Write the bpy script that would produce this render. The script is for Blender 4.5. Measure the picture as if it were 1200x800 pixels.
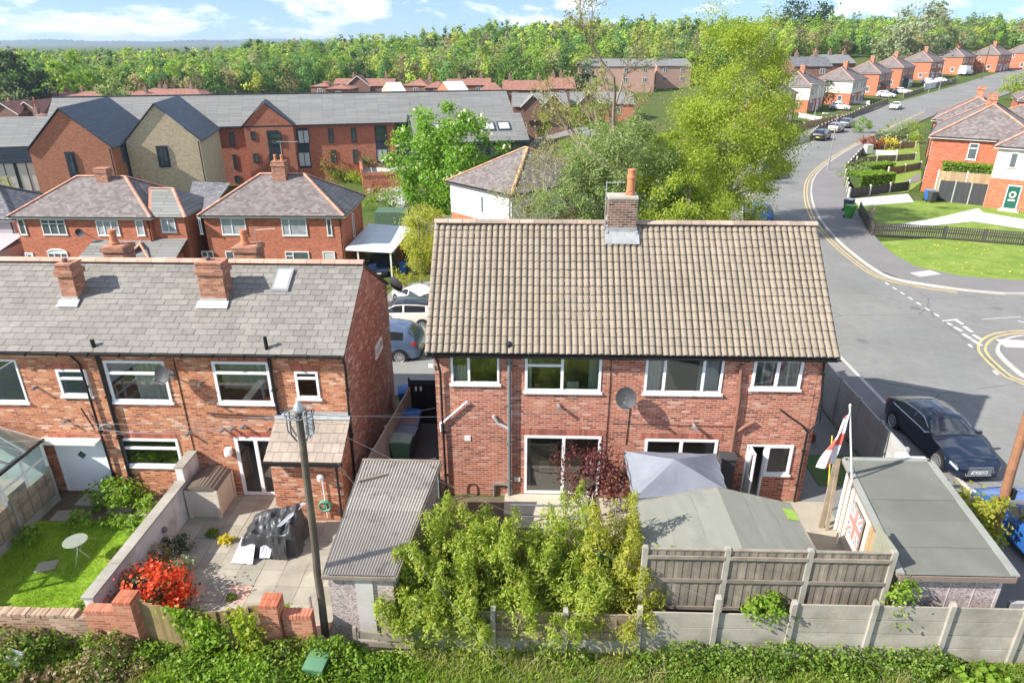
import bpy, math, random
import numpy as np
from math import sin, cos, pi, radians, sqrt
from mathutils import Vector, Matrix
for o in list(bpy.data.objects): bpy.data.objects.remove(o)
SC = bpy.context.scene
COL = SC.collection
rnd = random.Random(7)
NP = np.random.RandomState(11)

# ---------------------------------------------------------------- camera
CAMH, PITCH, YAW, FPX = 13.1, radians(23.63), radians(1.7), 800.0
cd = bpy.data.cameras.new('camera'); cam = bpy.data.objects.new('camera', cd); COL.objects.link(cam)
cam.location = (0, 0, CAMH); cam.rotation_euler = (pi/2 - PITCH, 0, YAW)
cd.sensor_width = 36; cd.lens = 24; cd.clip_start = .1; cd.clip_end = 20000
SC.camera = cam
# ---------------------------------------------------------------- sky, sun, exposure
SUNV = Vector((-1.22, -.52, 1.0)).normalized()          # towards the sun
elev = math.asin(SUNV.z); azim = math.atan2(SUNV.x, SUNV.y)   # clockwise from +Y
W = bpy.data.worlds.new('World'); SC.world = W; W.use_nodes = True
wn = W.node_tree; wn.nodes.clear()
def wnode(t, **k):
    n = wn.nodes.new(t)
    for a, b in k.items(): setattr(n, a, b)
    return n
sky = wnode('ShaderNodeTexSky', sky_type='NISHITA', sun_disc=False, sun_elevation=elev, sun_rotation=azim)
sky.altitude = 50; sky.air_density = 1.0; sky.dust_density = .25; sky.ozone_density = 2.5
tc = wnode('ShaderNodeTexCoord'); hi = wnode('ShaderNodeVectorMath', operation='ADD'); hi.inputs[1].default_value = (0, 0, .11); nrm = wnode('ShaderNodeVectorMath', operation='NORMALIZE')
mp = wnode('ShaderNodeMapping'); mp.inputs['Scale'].default_value = (1, 1, 3.1)
nz = wnode('ShaderNodeTexNoise'); nz.inputs['Scale'].default_value = 8.5; nz.inputs['Detail'].default_value = 9; nz.inputs['Roughness'].default_value = .58
nz.inputs['Distortion'].default_value = .25
mp.inputs['Location'].default_value = (1.3, .4, .22)
rp = wnode('ShaderNodeValToRGB'); rp.color_ramp.elements[0].position = .485; rp.color_ramp.elements[1].position = .585
nz2 = wnode('ShaderNodeTexNoise'); nz2.inputs['Scale'].default_value = 26; nz2.inputs['Detail'].default_value = 6
shade = wnode('ShaderNodeMix', data_type='RGBA'); shade.inputs[6].default_value = (5.2, 5.7, 6.5, 1); shade.inputs[7].default_value = (8.6, 8.7, 8.9, 1)
mixc = wnode('ShaderNodeMix', data_type='RGBA')
bg = wnode('ShaderNodeBackground'); bg.inputs['Strength'].default_value = .10
wo = wnode('ShaderNodeOutputWorld')
L = wn.links.new
L(tc.outputs['Generated'], hi.inputs[0]); L(hi.outputs[0], nrm.inputs[0]); L(nrm.outputs[0], sky.inputs[0]); L(tc.outputs['Generated'], mp.inputs['Vector']); L(mp.outputs[0], nz.inputs['Vector']); L(nz.outputs['Fac'], rp.inputs['Fac'])
L(mp.outputs[0], nz2.inputs['Vector']); L(nz2.outputs['Fac'], shade.inputs[0])
L(rp.outputs['Color'], mixc.inputs[0]); L(sky.outputs[0], mixc.inputs[6]); L(shade.outputs[2], mixc.inputs[7])
L(mixc.outputs[2], bg.inputs['Color']); L(bg.outputs[0], wo.inputs['Surface'])
sd = bpy.data.lights.new('sun', 'SUN'); sun = bpy.data.objects.new('sun', sd); COL.objects.link(sun)
sd.energy = 4.7; sd.angle = radians(.5); sd.color = (1.0, .95, .86)
sun.rotation_euler = SUNV.to_track_quat('Z', 'Y').to_euler(); sun.location = (-60, -20, 60)
SC.view_settings.view_transform = 'Standard'; SC.view_settings.look = 'None'
SC.view_settings.exposure = .97; SC.view_settings.gamma = 1
SC.cycles.max_bounces = 6; SC.cycles.transparent_max_bounces = 12; SC.cycles.diffuse_bounces = 3; SC.cycles.glossy_bounces = 3
SC.cycles.use_denoising = True; SC.cycles.sample_clamp_indirect = 6

# ---------------------------------------------------------------- measuring from the photograph
def ray(u, v):
    a = (u-600)/FPX; b = -(v-400)/FPX; cp, sp = cos(PITCH), sin(PITCH)
    x, y, z = a, cp+b*sp, -sp+b*cp
    c, s = cos(YAW), sin(YAW)
    return Vector((x*c-y*s, x*s+y*c, z))
def G(u, v, z=0.):
    d = ray(u, v); t = (z-CAMH)/d.z
    return Vector((d.x*t, d.y*t, z))
def Y(u, v, y):
    d = ray(u, v); t = y/d.y
    return Vector((d.x*t, y, CAMH+d.z*t))
def S(a, b, t):
    k = min(1, max(0, (t-a)/(b-a))); return k*k*(3-2*k)
def terr(x, y):
    yy = max(y, 1.); az = x/yy
    d = -4.2*S(24, 50, yy)*S(17, -14, x)
    d += -1.6*S(60, 95, yy)*S(12, -15, x)
    d *= 1-.75*S(110, 190, yy)
    d += 4.2*S(135, 245, yy)*S(.15, .40, az)
    pts = [(-.8, 1.), (-.45, 2.), (-.2, 6.5), (-.05, 13.), (.15, 14.), (.4, 10.), (.8, 9.)]
    hh = pts[0][1]
    for (a0, h0), (a1, h1) in zip(pts, pts[1:]):
        if az >= a0: hh = h0+(h1-h0)*min(1, (az-a0)/(a1-a0))
    d += hh*S(190, 430, yy)
    d *= 1-S(700, 1400, yy)
    return d
def GT(u, v, up=0.):
    d = ray(u, v); t = 8.; step = .5
    while t < 3000:
        p = d*t; z = CAMH+p.z
        if z <= terr(p.x, p.y)+up:
            lo, hi = t-step, t
            for _ in range(24):
                m = (lo+hi)/2; p = d*m
                if CAMH+p.z <= terr(p.x, p.y)+up: hi = m
                else: lo = m
            p = d*hi; return Vector((p.x, p.y, CAMH+p.z))
        t += step; step = .5+t*.004
    return d*3000

# ---------------------------------------------------------------- things, parts
ORIG = {}; LOCAL = [False]
def reg(o, loc, rz): ORIG[o.name] = (Vector(loc), rz)
def tag(o, label=None, cat=None, group=None, kind=None):
    if label: o['label'] = label
    if cat: o['category'] = cat
    if group: o['group'] = group
    if kind: o['kind'] = kind
    return o
def thing(name, label, cat, loc=(0, 0, 0), rz=0., group=None, kind=None):
    o = bpy.data.objects.new(name, None); COL.objects.link(o); o.empty_display_size = .3
    o.location = loc; o.rotation_euler = (0, 0, rz); ORIG[o.name] = (Vector(loc), rz)
    return tag(o, label, cat, group, kind)
def kids(o): return [c for c in bpy.data.objects if c.parent == o]
def copy_tree(o, loc=None, rz=None, label=None, scale=None, group=None):
    def rec(s, par):
        c = s.copy(); COL.objects.link(c)
        if par is not None: c.parent = par
        for k in CH.get(s.name, []): rec(k, c)
        return c
    r = rec(o, None)
    if loc is not None: r.location = loc
    if rz is not None: r.rotation_euler = (0, 0, rz)
    if label: r['label'] = label
    if scale is not None: r.scale = (scale, scale, scale) if not hasattr(scale, '__len__') else scale
    if group: r['group'] = group
    return r
CH = {}
def link_mesh(name, me, mats, parent=None, smooth=False):
    for m in (mats if isinstance(mats, (list, tuple)) else [mats]): me.materials.append(m)
    o = bpy.data.objects.new(name, me); COL.objects.link(o)
    if parent is not None:
        o.parent = parent; ORIG[o.name] = ORIG[parent.name]; CH.setdefault(parent.name, []).append(o)
    else: ORIG[o.name] = (Vector((0, 0, 0)), 0.)
    if smooth: me.polygons.foreach_set('use_smooth', [True]*len(me.polygons))
    return o
def face_uv(n, p):
    if abs(n.z) > .995: return (p.x, p.y)
    t = Vector((-n.y, n.x, 0)).normalized(); b = n.cross(t)
    return (p.dot(t), p.dot(b))
class MB:
    """collects shapes (world metres by default) into ONE mesh"""
    def __init__(s): s.v = []; s.f = []; s.m = []; s.cur = 0
    def face(s, pts, mi=None):
        i = len(s.v); s.v += [Vector(p) for p in pts]; s.f.append(tuple(range(i, i+len(pts)))); s.m.append(s.cur if mi is None else mi)
    def raw(s, vs, fs, mi=None):
        i = len(s.v); s.v += [Vector(p) for p in vs]
        for f in fs: s.f.append(tuple(k+i for k in f)); s.m.append(s.cur if mi is None else mi)
    def obox(s, c, sz, rz=0., M=None, mi=None):
        x, y, z = sz[0]/2, sz[1]/2, sz[2]/2
        vs = [Vector(p) for p in ((-x,-y,-z),(x,-y,-z),(x,y,-z),(-x,y,-z),(-x,-y,z),(x,-y,z),(x,y,z),(-x,y,z))]
        R = M if M is not None else Matrix.Rotation(rz, 3, 'Z')
        s.raw([R @ p + Vector(c) for p in vs], [(0,3,2,1),(4,5,6,7),(0,1,5,4),(1,2,6,5),(2,3,7,6),(3,0,4,7)], mi)
    def box(s, x0, x1, y0, y1, z0, z1, mi=None):
        s.obox(((x0+x1)/2, (y0+y1)/2, (z0+z1)/2), (abs(x1-x0), abs(y1-y0), abs(z1-z0)), 0, None, mi)
    def bar(s, a, b, w, h, mi=None):
        """box from a to b, w wide (sideways) h tall"""
        a, b = Vector(a), Vector(b); d = b-a; ln = d.length
        if ln < 1e-6: return
        ex = d/ln; up = Vector((0, 0, 1)) if abs(ex.z) < .95 else Vector((0, 1, 0))
        ey = up.cross(ex).normalized(); ez = ex.cross(ey)
        s.obox((a+b)/2, (ln, w, h), 0, Matrix((ex, ey, ez)).transposed(), mi)
    def tube(s, pts, r, n=8, cap=True, mi=None):
        pts = [Vector(p) for p in pts]; rs = r if hasattr(r, '__len__') else [r]*len(pts)
        i0 = len(s.v); prev = None
        for k, p in enumerate(pts):
            d = (pts[min(k+1, len(pts)-1)]-pts[max(k-1, 0)]); d = d.normalized() if d.length > 1e-9 else Vector((0,0,1))
            if prev is None: ref = Vector((0,0,1)) if abs(d.z) < .9 else Vector((1,0,0)); ex = ref.cross(d).normalized()
            else: ex = (prev-d*prev.dot(d)); ex = ex.normalized() if ex.length > 1e-6 else Vector((1,0,0))
            prev = ex; ey = d.cross(ex)
            for j in range(n):
                a = 2*pi*j/n; s.v.append(p+(ex*cos(a)+ey*sin(a))*rs[k])
        mi = s.cur if mi is None else mi
        for k in range(len(pts)-1):
            for j in range(n):
                a = i0+k*n+j; b = i0+k*n+(j+1) % n
                s.f.append((a, b, b+n, a+n)); s.m.append(mi)
        if cap:
            s.f.append(tuple(i0+j for j in range(n))[::-1]); s.m.append(mi)
            e = i0+(len(pts)-1)*n; s.f.append(tuple(e+j for j in range(n))); s.m.append(mi)
    def lathe(s, c, prof, n=16, mi=None):
        s.tube([(c[0], c[1], c[2]+z) for r, z in prof], [max(r, 1e-4) for r, z in prof], n, True, mi)
    def prism(s, poly, ext, mi=None):
        """poly (3d points) extruded by vector ext, closed"""
        a = [Vector(p) for p in poly]; e = Vector(ext); n = len(a)
        s.raw(a+[p+e for p in a], [tuple(range(n))[::-1], tuple(range(n, 2*n))]+[(i, (i+1) % n, n+(i+1) % n, n+i) for i in range(n)], mi)
    def grid(s, P, mi=None):
        nu, nv = len(P), len(P[0]); vs = [p for r in P for p in r]
        s.raw(vs, [(i*nv+j, (i+1)*nv+j, (i+1)*nv+j+1, i*nv+j+1) for i in range(nu-1) for j in range(nv-1)], mi)
    def build(s, name, mats, parent=None, smooth=False, local=False, fix=True):
        local = local or LOCAL[0]
        me = bpy.data.meshes.new(name)
        vs = s.v
        if parent is not None and not local:
            loc, rz = ORIG[parent.name]; R = Matrix.Rotation(-rz, 3, 'Z'); out = [R @ (p-loc) for p in vs]
        else: out = vs
        me.from_pydata([tuple(p) for p in out], [], s.f); me.polygons.foreach_set('material_index', s.m)
        uv = me.uv_layers.new(name='UVMap'); co = []
        for f in s.f:
            p = [vs[i] for i in f]; n = Vector((0, 0, 0))
            for i in range(len(p)):
                a, b = p[i], p[(i+1) % len(p)]; n += a.cross(b)
            n = n.normalized() if n.length > 1e-12 else Vector((0, 0, 1))
            for q in p: co += face_uv(n, q)
        uv.data.foreach_set('uv', co); me.update()
        return link_mesh(name, me, mats, parent, smooth)
def solo(mb, name, mats, label, cat, group=None, kind=None, smooth=False, origin=None):
    """a thing that is one mesh; origin moved to its base"""
    o = mb.build(name, mats, None, smooth)
    if origin is None:
        xs = [p.x for p in mb.v]; ys = [p.y for p in mb.v]; zs = [p.z for p in mb.v]
        origin = Vector(((min(xs)+max(xs))/2, (min(ys)+max(ys))/2, min(zs)))
    o.data.transform(Matrix.Translation(-Vector(origin))); o.location = origin; ORIG[o.name] = (Vector(origin), 0.)
    return tag(o, label, cat, group, kind)
# ---------------------------------------------------------------- materials
MATS = {}
def newmat(name):
    m = bpy.data.materials.new(name); m.use_nodes = True; nt = m.node_tree; nt.nodes.clear()
    out = nt.nodes.new('ShaderNodeOutputMaterial'); return m, nt, out
class NT:
    def __init__(s, nt): s.nt = nt
    def n(s, t, ins=None, **k):
        x = s.nt.nodes.new(t)
        for a, b in k.items(): setattr(x, a, b)
        for a, b in (ins or {}).items():
            if hasattr(b, 'is_output'): s.nt.links.new(b, x.inputs[a])
            else: x.inputs[a].default_value = b
        return x
    def link(s, a, b): s.nt.links.new(a, b)
    def noise(s, vec, scale, detail=4, rough=.55): return s.n('ShaderNodeTexNoise', {'Vector': vec, 'Scale': scale, 'Detail': detail, 'Roughness': rough}).outputs['Fac']
    def ramp(s, fac, stops, interp='LINEAR'):
        r = s.n('ShaderNodeValToRGB', {'Fac': fac}); e = r.color_ramp; e.interpolation = interp
        while len(e.elements) < len(stops): e.elements.new(.5)
        for q, (p, c) in zip(e.elements, stops): q.position = p; q.color = c if len(c) == 4 else (*c, 1)
        return r.outputs['Color']
    def mix(s, f, a, b, blend='MIX'):
        x = s.n('ShaderNodeMix', data_type='RGBA', blend_type=blend)
        for i, q in ((0, f), (6, a), (7, b)):
            if hasattr(q, 'is_output'): s.nt.links.new(q, x.inputs[i])
            else: x.inputs[i].default_value = (*q, 1) if hasattr(q, '__len__') and len(q) == 3 else q
        return x.outputs[2]
    def math(s, op, a, b=0.):
        x = s.n('ShaderNodeMath', operation=op)
        for i, q in ((0, a), (1, b)):
            if hasattr(q, 'is_output'): s.nt.links.new(q, x.inputs[i])
            else: x.inputs[i].default_value = q
        return x.outputs[0]
    def val(s, col, fac, lo, hi):
        """multiply colour by lo..hi as fac goes 0..1"""
        mr = s.n('ShaderNodeMapRange', {0: fac, 3: lo, 4: hi}).outputs[0]
        return s.n('ShaderNodeVectorMath', {0: col, 1: s.n('ShaderNodeCombineXYZ', {0: mr, 1: mr, 2: mr}).outputs[0]}, operation='MULTIPLY').outputs[0]
def rgb(g, c): 
    x = g.n('ShaderNodeRGB'); x.outputs[0].default_value = (*c, 1); return x.outputs[0]
def finish(g, out, col, rough=.7, metal=0., bump=None, bs=.3, bd=.01, spec=.4, coat=0.):
    p = g.n('ShaderNodeBsdfPrincipled', {'Base Color': col, 'Roughness': rough, 'Metallic': metal, 'Specular IOR Level': spec, 'Coat Weight': coat, 'Coat Roughness': .05})
    if bump is not None:
        b = g.n('ShaderNodeBump', {'Height': bump, 'Strength': bs, 'Distance': bd}); g.link(b.outputs[0], p.inputs['Normal'])
    g.link(p.outputs[0], out.inputs[0]); return p
def plain(name, c, rough=.6, amt=.18, scale=3., metal=0., isl=0., fine=None, spec=.4, coat=0., bs=.15, stain=None):
    """colour with worn variation; isl = variation from piece to piece"""
    if name in MATS: return MATS[name]
    m, nt, out = newmat(name); g = NT(nt)
    tc = g.n('ShaderNodeTexCoord').outputs['Object']
    col = rgb(g, c); nf = g.noise(tc, scale, 6, .62)
    col = g.val(col, nf, 1-amt*1.6, 1+amt*1.6)
    if isl:
        ri = g.n('ShaderNodeNewGeometry').outputs['Random Per Island']; col = g.val(col, ri, 1-isl, 1+isl)
    f2 = g.noise(tc, fine or scale*14, 3)
    col = g.val(col, f2, 1-amt*.8, 1+amt*.8)
    if stain:
        sc, (r0, r1), scol, k = stain
        s_ = g.ramp(g.noise(tc, sc, 5, .6), [(r0, (0, 0, 0)), (r1, (1, 1, 1))]); col = g.mix(g.math('MULTIPLY', s_, k), col, scol)
    finish(g, out, col, rough, metal, f2, bs, .01, spec, coat)
    MATS[name] = m; return m
def brick(name, stops, mortar=(.42, .38, .34), w=.225, h=.075, ms=.009, weather=.25, patch=None, rough=.85, offset=.5, bs=.5, soot=None):
    if name in MATS: return MATS[name]
    m, nt, out = newmat(name); g = NT(nt)
    uv = g.n('ShaderNodeTexCoord').outputs['UV']; ob = g.n('ShaderNodeTexCoord').outputs['Object']
    b = g.n('ShaderNodeTexBrick', {'Vector': uv, 'Color1': (0,0,0,1), 'Color2': (1,1,1,1), 'Mortar': (.5,.5,.5,1), 'Scale': 1., 'Mortar Size': ms, 'Mortar Smooth': .3, 'Bias': 0., 'Brick Width': w, 'Row Height': h})
    b.offset = offset
    col = g.ramp(b.outputs['Color'], stops)
    n1 = g.noise(ob, .7, 5, .6); col = g.val(col, n1, 1-weather, 1+weather)
    n2 = g.noise(ob, 30, 3); col = g.val(col, n2, .85, 1.15)
    col = g.mix(b.outputs['Fac'], col, g.val(rgb(g, mortar), n1, .8, 1.2))
    if patch:
        sc, (r0, r1), pc, k = patch
        s_ = g.ramp(g.noise(ob, sc, 6, .7), [(r0, (0,0,0)), (r1, (1,1,1))]); col = g.mix(g.math('MULTIPLY', s_, k), col, pc)
    hgt = g.math('SUBTRACT', g.math('MULTIPLY', n2, .35), b.outputs['Fac'])
    finish(g, out, col, rough, 0, hgt, bs, .012, .25)
    MATS[name] = m; return m
def leaf(name, c1, c2, c3=None, trans=.35, rough=.5):
    """leaf colour varies leaf by leaf; lets light through"""
    if name in MATS: return MATS[name]
    m, nt, out = newmat(name); g = NT(nt)
    ri = g.n('ShaderNodeNewGeometry').outputs['Random Per Island']
    st = [(0., c1), (.55, c2), (1., c3 or c2)]
    col = g.ramp(ri, st)
    ob = g.n('ShaderNodeTexCoord').outputs['Object']; col = g.val(col, g.noise(ob, .9, 3), .72, 1.28)
    d = g.n('ShaderNodeBsdfPrincipled', {'Base Color': col, 'Roughness': rough, 'Specular IOR Level': .3})
    t = g.n('ShaderNodeBsdfTranslucent', {'Color': g.mix(1., col, (1.5, 1.55, .7), 'MULTIPLY')})
    x = g.n('ShaderNodeMixShader', {0: trans, 1: d.outputs[0], 2: t.outputs[0]}); g.link(x.outputs[0], out.inputs[0])
    MATS[name] = m; return m
def glass(name='glass', tint=(.85, .9, .88), k=1.):
    if name in MATS: return MATS[name]
    m, nt, out = newmat(name); g = NT(nt)
    t = g.n('ShaderNodeBsdfTransparent', {'Color': (*tint, 1)}); gl = g.n('ShaderNodeBsdfGlossy', {'Roughness': .02, 'Color': (.95, .97, 1, 1)})
    f = g.n('ShaderNodeFresnel', {'IOR': 1.6}).outputs[0]
    x = g.n('ShaderNodeMixShader', {0: g.math('MULTIPLY', f, 3.2*k), 1: t.outputs[0], 2: gl.outputs[0]}); g.link(x.outputs[0], out.inputs[0])
    MATS[name] = m; return m
def pane_mat(name='dark_pane', c=(.03, .04, .045)):
    """a pane seen from far off: dark room behind, sky on the surface"""
    if name in MATS: return MATS[name]
    m, nt, out = newmat(name); g = NT(nt); ob = g.n('ShaderNodeTexCoord').outputs['Object']
    n = g.noise(ob, 1.4, 3); col = g.mix(n, c, tuple(min(1, q*3+.06) for q in c))
    p = finish(g, out, col, .06, 0, None, spec=.8); MATS[name] = m; return m
def ground_mat():
    m, nt, out = newmat('ground'); g = NT(nt); ob = g.n('ShaderNodeTexCoord').outputs['Object']
    n1 = g.noise(ob, .12, 5); n2 = g.noise(ob, 1.7, 6, .65); n3 = g.noise(ob, 22, 3)
    col = g.ramp(n1, [(.35, (.075, .12, .022)), (.5, (.10, .125, .035)), (.62, (.15, .12, .065))])
    col = g.mix(g.ramp(n2, [(.4, (0,0,0)), (.62, (1,1,1))]), col, (.06, .10, .018))
    col = g.val(col, n3, .6, 1.4); finish(g, out, col, .95, 0, n3, .6, .03, .1); return m
def asphalt(name, c, worn=.16, crack=True):
    if name in MATS: return MATS[name]
    m, nt, out = newmat(name); g = NT(nt); ob = g.n('ShaderNodeTexCoord').outputs['Object']
    n1 = g.noise(ob, .22, 6, .6); n2 = g.noise(ob, 2.1, 5, .65); n3 = g.noise(ob, 48, 2, .6)
    col = g.val(rgb(g, c), n1, 1-worn*1.6, 1+worn*1.6); col = g.val(col, n2, 1-worn, 1+worn); col = g.val(col, n3, .68, 1.32)
    if crack:
        wv = g.n('ShaderNodeTexVoronoi', {'Vector': g.mix(.06, ob, g.n('ShaderNodeTexNoise', {'Vector': ob, 'Scale': 1.5}).outputs['Color'], 'ADD'), 'Scale': .16}, feature='DISTANCE_TO_EDGE').outputs['Distance']
        ck = g.ramp(wv, [(0., (1,1,1)), (.006, (0,0,0))]); col = g.mix(g.math('MULTIPLY', ck, .55), col, (.03, .03, .03))
    finish(g, out, col, .9, 0, n3, .35, .008, .25); MATS[name] = m; return m
def grassm(name, c1, c2, c3):
    if name in MATS: return MATS[name]
    m, nt, out = newmat(name); g = NT(nt); ob = g.n('ShaderNodeTexCoord').outputs['Object']
    n1 = g.noise(ob, .8, 5, .6); n2 = g.noise(ob, 5, 5, .7); n3 = g.noise(ob, 40, 3, .7)
    col = g.ramp(g.math('ADD', g.math('MULTIPLY', n1, .6), g.math('MULTIPLY', n2, .4)), [(.36, c1), (.5, c2), (.64, c3)])
    col = g.val(col, n3, .55, 1.45); finish(g, out, col, .9, 0, n3, .8, .03, .15); MATS[name] = m; return m

WHITE = plain('white_upvc', (.80, .81, .82), .35, .05, 2)
OFFWHITE = plain('white_paint', (.76, .76, .74), .5, .08, 2)
BLACKP = plain('black_plastic', (.015, .015, .016), .4, .2, 3)
GREYP = plain('grey_plastic', (.16, .17, .18), .5, .2, 3)
DKGREY = plain('anthracite', (.035, .045, .06), .45, .15, 2)
BROWNP = plain('brown_pipe', (.23, .11, .08), .55, .2, 3)
METAL = plain('galvanised', (.5, .51, .52), .4, .12, 4, metal=.7)
CHROME = plain('chrome', (.75, .76, .78), .12, .04, 4, metal=1.)
LEAD = plain('lead_flashing', (.45, .47, .50), .55, .2, 4)
CONC = plain('concrete', (.335, .31, .27), .9, .22, 1.6, isl=.08, stain=(1.1, (.5, .68), (.2, .19, .15), .7))
CONCG = plain('grey_concrete', (.36, .36, .355), .9, .18, 1.3, isl=.05, stain=(1., (.55, .75), (.2, .2, .18), .6))
TIMB = plain('weathered_timber', (.30, .245, .18), .85, .25, 3, isl=.22, stain=(2.1, (.5, .7), (.13, .11, .085), .6))
TIMBG = plain('grey_timber', (.24, .203, .163), .88, .25, 3, isl=.25, stain=(1.7, (.45, .7), (.11, .095, .08), .6))
TIMBT = plain('tan_timber', (.42, .30, .17), .8, .22, 3, isl=.2)
TERRA = plain('terracotta', (.50, .19, .095), .75, .2, 4, isl=.12)
RIDGER = plain('red_ridge_tile', (.55, .27, .19), .8, .2, 3, isl=.2)
RIDGEB = plain('buff_ridge_tile', (.38, .29, .23), .85, .25, 3, isl=.2, stain=(2, (.5, .7), (.2, .17, .14), .7))
GLASS = glass()
PANE = pane_mat()
BARK = plain('bark', (.20, .16, .12), .9, .35, 4)
BARKG = plain('pale_bark', (.38, .34, .29), .9, .3, 4)
POLEW = plain('pole_timber', (.10, .08, .06), .9, .3, 5, stain=(2., (.45, .7), (.19, .16, .125), .6))
POLER = plain('red_pole_timber', (.27, .13, .07), .85, .3, 5)
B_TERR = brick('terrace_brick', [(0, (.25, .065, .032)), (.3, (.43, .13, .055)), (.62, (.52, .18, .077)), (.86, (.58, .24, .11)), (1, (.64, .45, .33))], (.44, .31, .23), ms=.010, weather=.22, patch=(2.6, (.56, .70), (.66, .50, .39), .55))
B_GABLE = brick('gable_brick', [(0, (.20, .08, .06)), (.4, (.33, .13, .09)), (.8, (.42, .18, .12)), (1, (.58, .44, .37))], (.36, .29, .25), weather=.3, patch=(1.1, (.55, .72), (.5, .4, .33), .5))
B_MAIN = brick('semi_brick', [(0, (.17, .05, .035)), (.2, (.34, .09, .052)), (.6, (.45, .135, .078)), (.88, (.50, .19, .12)), (1, (.56, .34, .26))], (.48, .36, .29), ms=.010, weather=.26, patch=(1.1, (.58, .72), (.60, .40, .31), .5))
B_RED = brick('red_brick', [(0, (.34, .08, .04)), (.5, (.49, .125, .058)), (1, (.55, .175, .095))], (.45, .28, .21), weather=.14, ms=.007)
B_FAR = brick('orange_brick', [(0, (.34, .095, .045)), (.5, (.47, .14, .065)), (1, (.54, .19, .10))], (.45, .3, .22), weather=.14, ms=.007)
B_BUFF = brick('buff_brick', [(0, (.50, .37, .23)), (.5, (.66, .51, .33)), (1, (.72, .59, .42))], (.44, .38, .29), weather=.12, ms=.007)
B_DARK = brick('dark_brick', [(0, (.075, .045, .035)), (.5, (.15, .08, .06)), (1, (.24, .14, .11))], (.40, .33, .28), weather=.3)
B_CHIM = brick('chimney_brick', [(0, (.28, .10, .06)), (.5, (.44, .17, .10)), (1, (.55, .28, .18))], (.36, .26, .2), weather=.3, patch=(3, (.5, .7), (.16, .12, .09), .6))
B_WALL = brick('garden_brick', [(0, (.20, .10, .06)), (.5, (.36, .20, .13)), (1, (.50, .34, .24))], (.4, .34, .27), weather=.3, patch=(1.8, (.5, .7), (.2, .18, .11), .6))
B_PILL = brick('orange_garden_brick', [(0, (.36, .11, .06)), (.5, (.5, .18, .10)), (1, (.56, .25, .16))], (.42, .3, .22), weather=.2)
SLATE = plain('slate', (.215, .198, .178), .62, .16, 1.1, isl=.13, stain=(.9, (.56, .72), (.34, .315, .285), .6), spec=.4)
SLATEP = brick('purple_slate', [(0, (.135, .11, .107)), (.5, (.185, .157, .15)), (1, (.245, .215, .205))], (.14, .12, .12), w=.3, h=.22, ms=.012, weather=.16, rough=.6, bs=.4)
SLATED = brick('dark_slate', [(0, (.12, .12, .13)), (.5, (.165, .16, .17)), (1, (.22, .21, .22))], (.06, .06, .065), w=.32, h=.3, ms=.02, weather=.15, rough=.6, bs=.4)
SLATEG = brick('grey_roof_tile', [(0, (.185, .185, .18)), (.5, (.215, .213, .205)), (1, (.25, .245, .235))], (.11, .11, .11), w=3.2, h=.34, ms=.03, weather=.07, rough=.7, bs=.3)
ROOFRED = brick('red_roof_tile', [(0, (.24, .115, .085)), (.5, (.30, .145, .108)), (1, (.36, .19, .145))], (.22, .1, .08), w=.4, h=.34, ms=.03, weather=.12, rough=.8, bs=.3)
ROOFNAVY = brick('navy_metal_roof', [(0, (.04, .06, .09)), (1, (.065, .085, .12))], (.02, .03, .04), w=2.4, h=.38, ms=.03, weather=.06, rough=.45, bs=.5)
LEANT = brick('brown_flat_tile', [(0, (.28, .23, .185)), (.5, (.36, .29, .235)), (1, (.42, .35, .29))], (.1, .08, .065), w=.33, h=.26, ms=.014, weather=.18, rough=.85, offset=.5)
PANTILE = plain('buff_pantile', (.268, .222, .172), .88, .08, .8, isl=.09, stain=(1.1, (.5, .74), (.18, .155, .125), .4))
RENDER = plain('cream_render', (.72, .66, .55), .9, .08, 1.)
RENDW = plain('white_render', (.82, .82, .80), .9, .05, 1.)
def pebble(name, a, b):
    if name in MATS: return MATS[name]
    m, nt, out = newmat(name); g = NT(nt); ob = g.n('ShaderNodeTexCoord').outputs['Object']
    v = g.n('ShaderNodeTexVoronoi', {'Vector': ob, 'Scale': 32.}); 
    col = g.mix(g.n('ShaderNodeSeparateColor', {0: v.outputs['Color']}).outputs[0], a, b)
    col = g.val(col, g.noise(ob, 1.2, 5), .75, 1.25)
    finish(g, out, col, .9, 0, v.outputs['Distance'], .5, .01, .2); MATS[name] = m; return m
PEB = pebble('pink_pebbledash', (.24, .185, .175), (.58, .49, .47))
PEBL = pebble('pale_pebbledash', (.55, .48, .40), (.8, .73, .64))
FELT = plain('roof_felt', (.15, .153, .132), .92, .17, .7, isl=.06, fine=60, stain=(.7, (.5, .72), (.19, .195, .175), .6))
FELTL = plain('pale_roof_felt', (.225, .23, .198), .92, .12, .7, isl=.05, fine=60, stain=(.9, (.55, .7), (.16, .165, .145), .6))
FABRIC = plain('grey_cover_fabric', (.215, .23, .275), .7, .10, 2., stain=(1.5, (.5, .7), (.27, .285, .33), .5))
ASPH = asphalt('road_asphalt', (.205, .203, .196), .22)
PAVE = asphalt('pavement_asphalt', (.20, .19, .19), .12, False)
PAVEL = plain('paving_slab', (.33, .30, .245), .9, .2, 1.5, isl=.16, stain=(1.3, (.5, .72), (.19, .175, .135), .6))
PAVEW = plain('pale_path', (.50, .485, .45), .9, .1, 1.)
KERB = plain('kerb_stone', (.46, .44, .40), .9, .15, 1., isl=.1)
YELLOW = plain('yellow_line', (.60, .43, .17), .8, .25, 2., stain=(3., (.5, .65), (.3, .28, .25), .7))
WHITEL = plain('white_road_paint', (.58, .58, .56), .8, .15, 3., stain=(4., (.5, .65), (.35, .35, .34), .7))
LAWN = grassm('lawn_grass', (.12, .22, .015), (.21, .335, .025), (.31, .42, .055))
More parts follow.
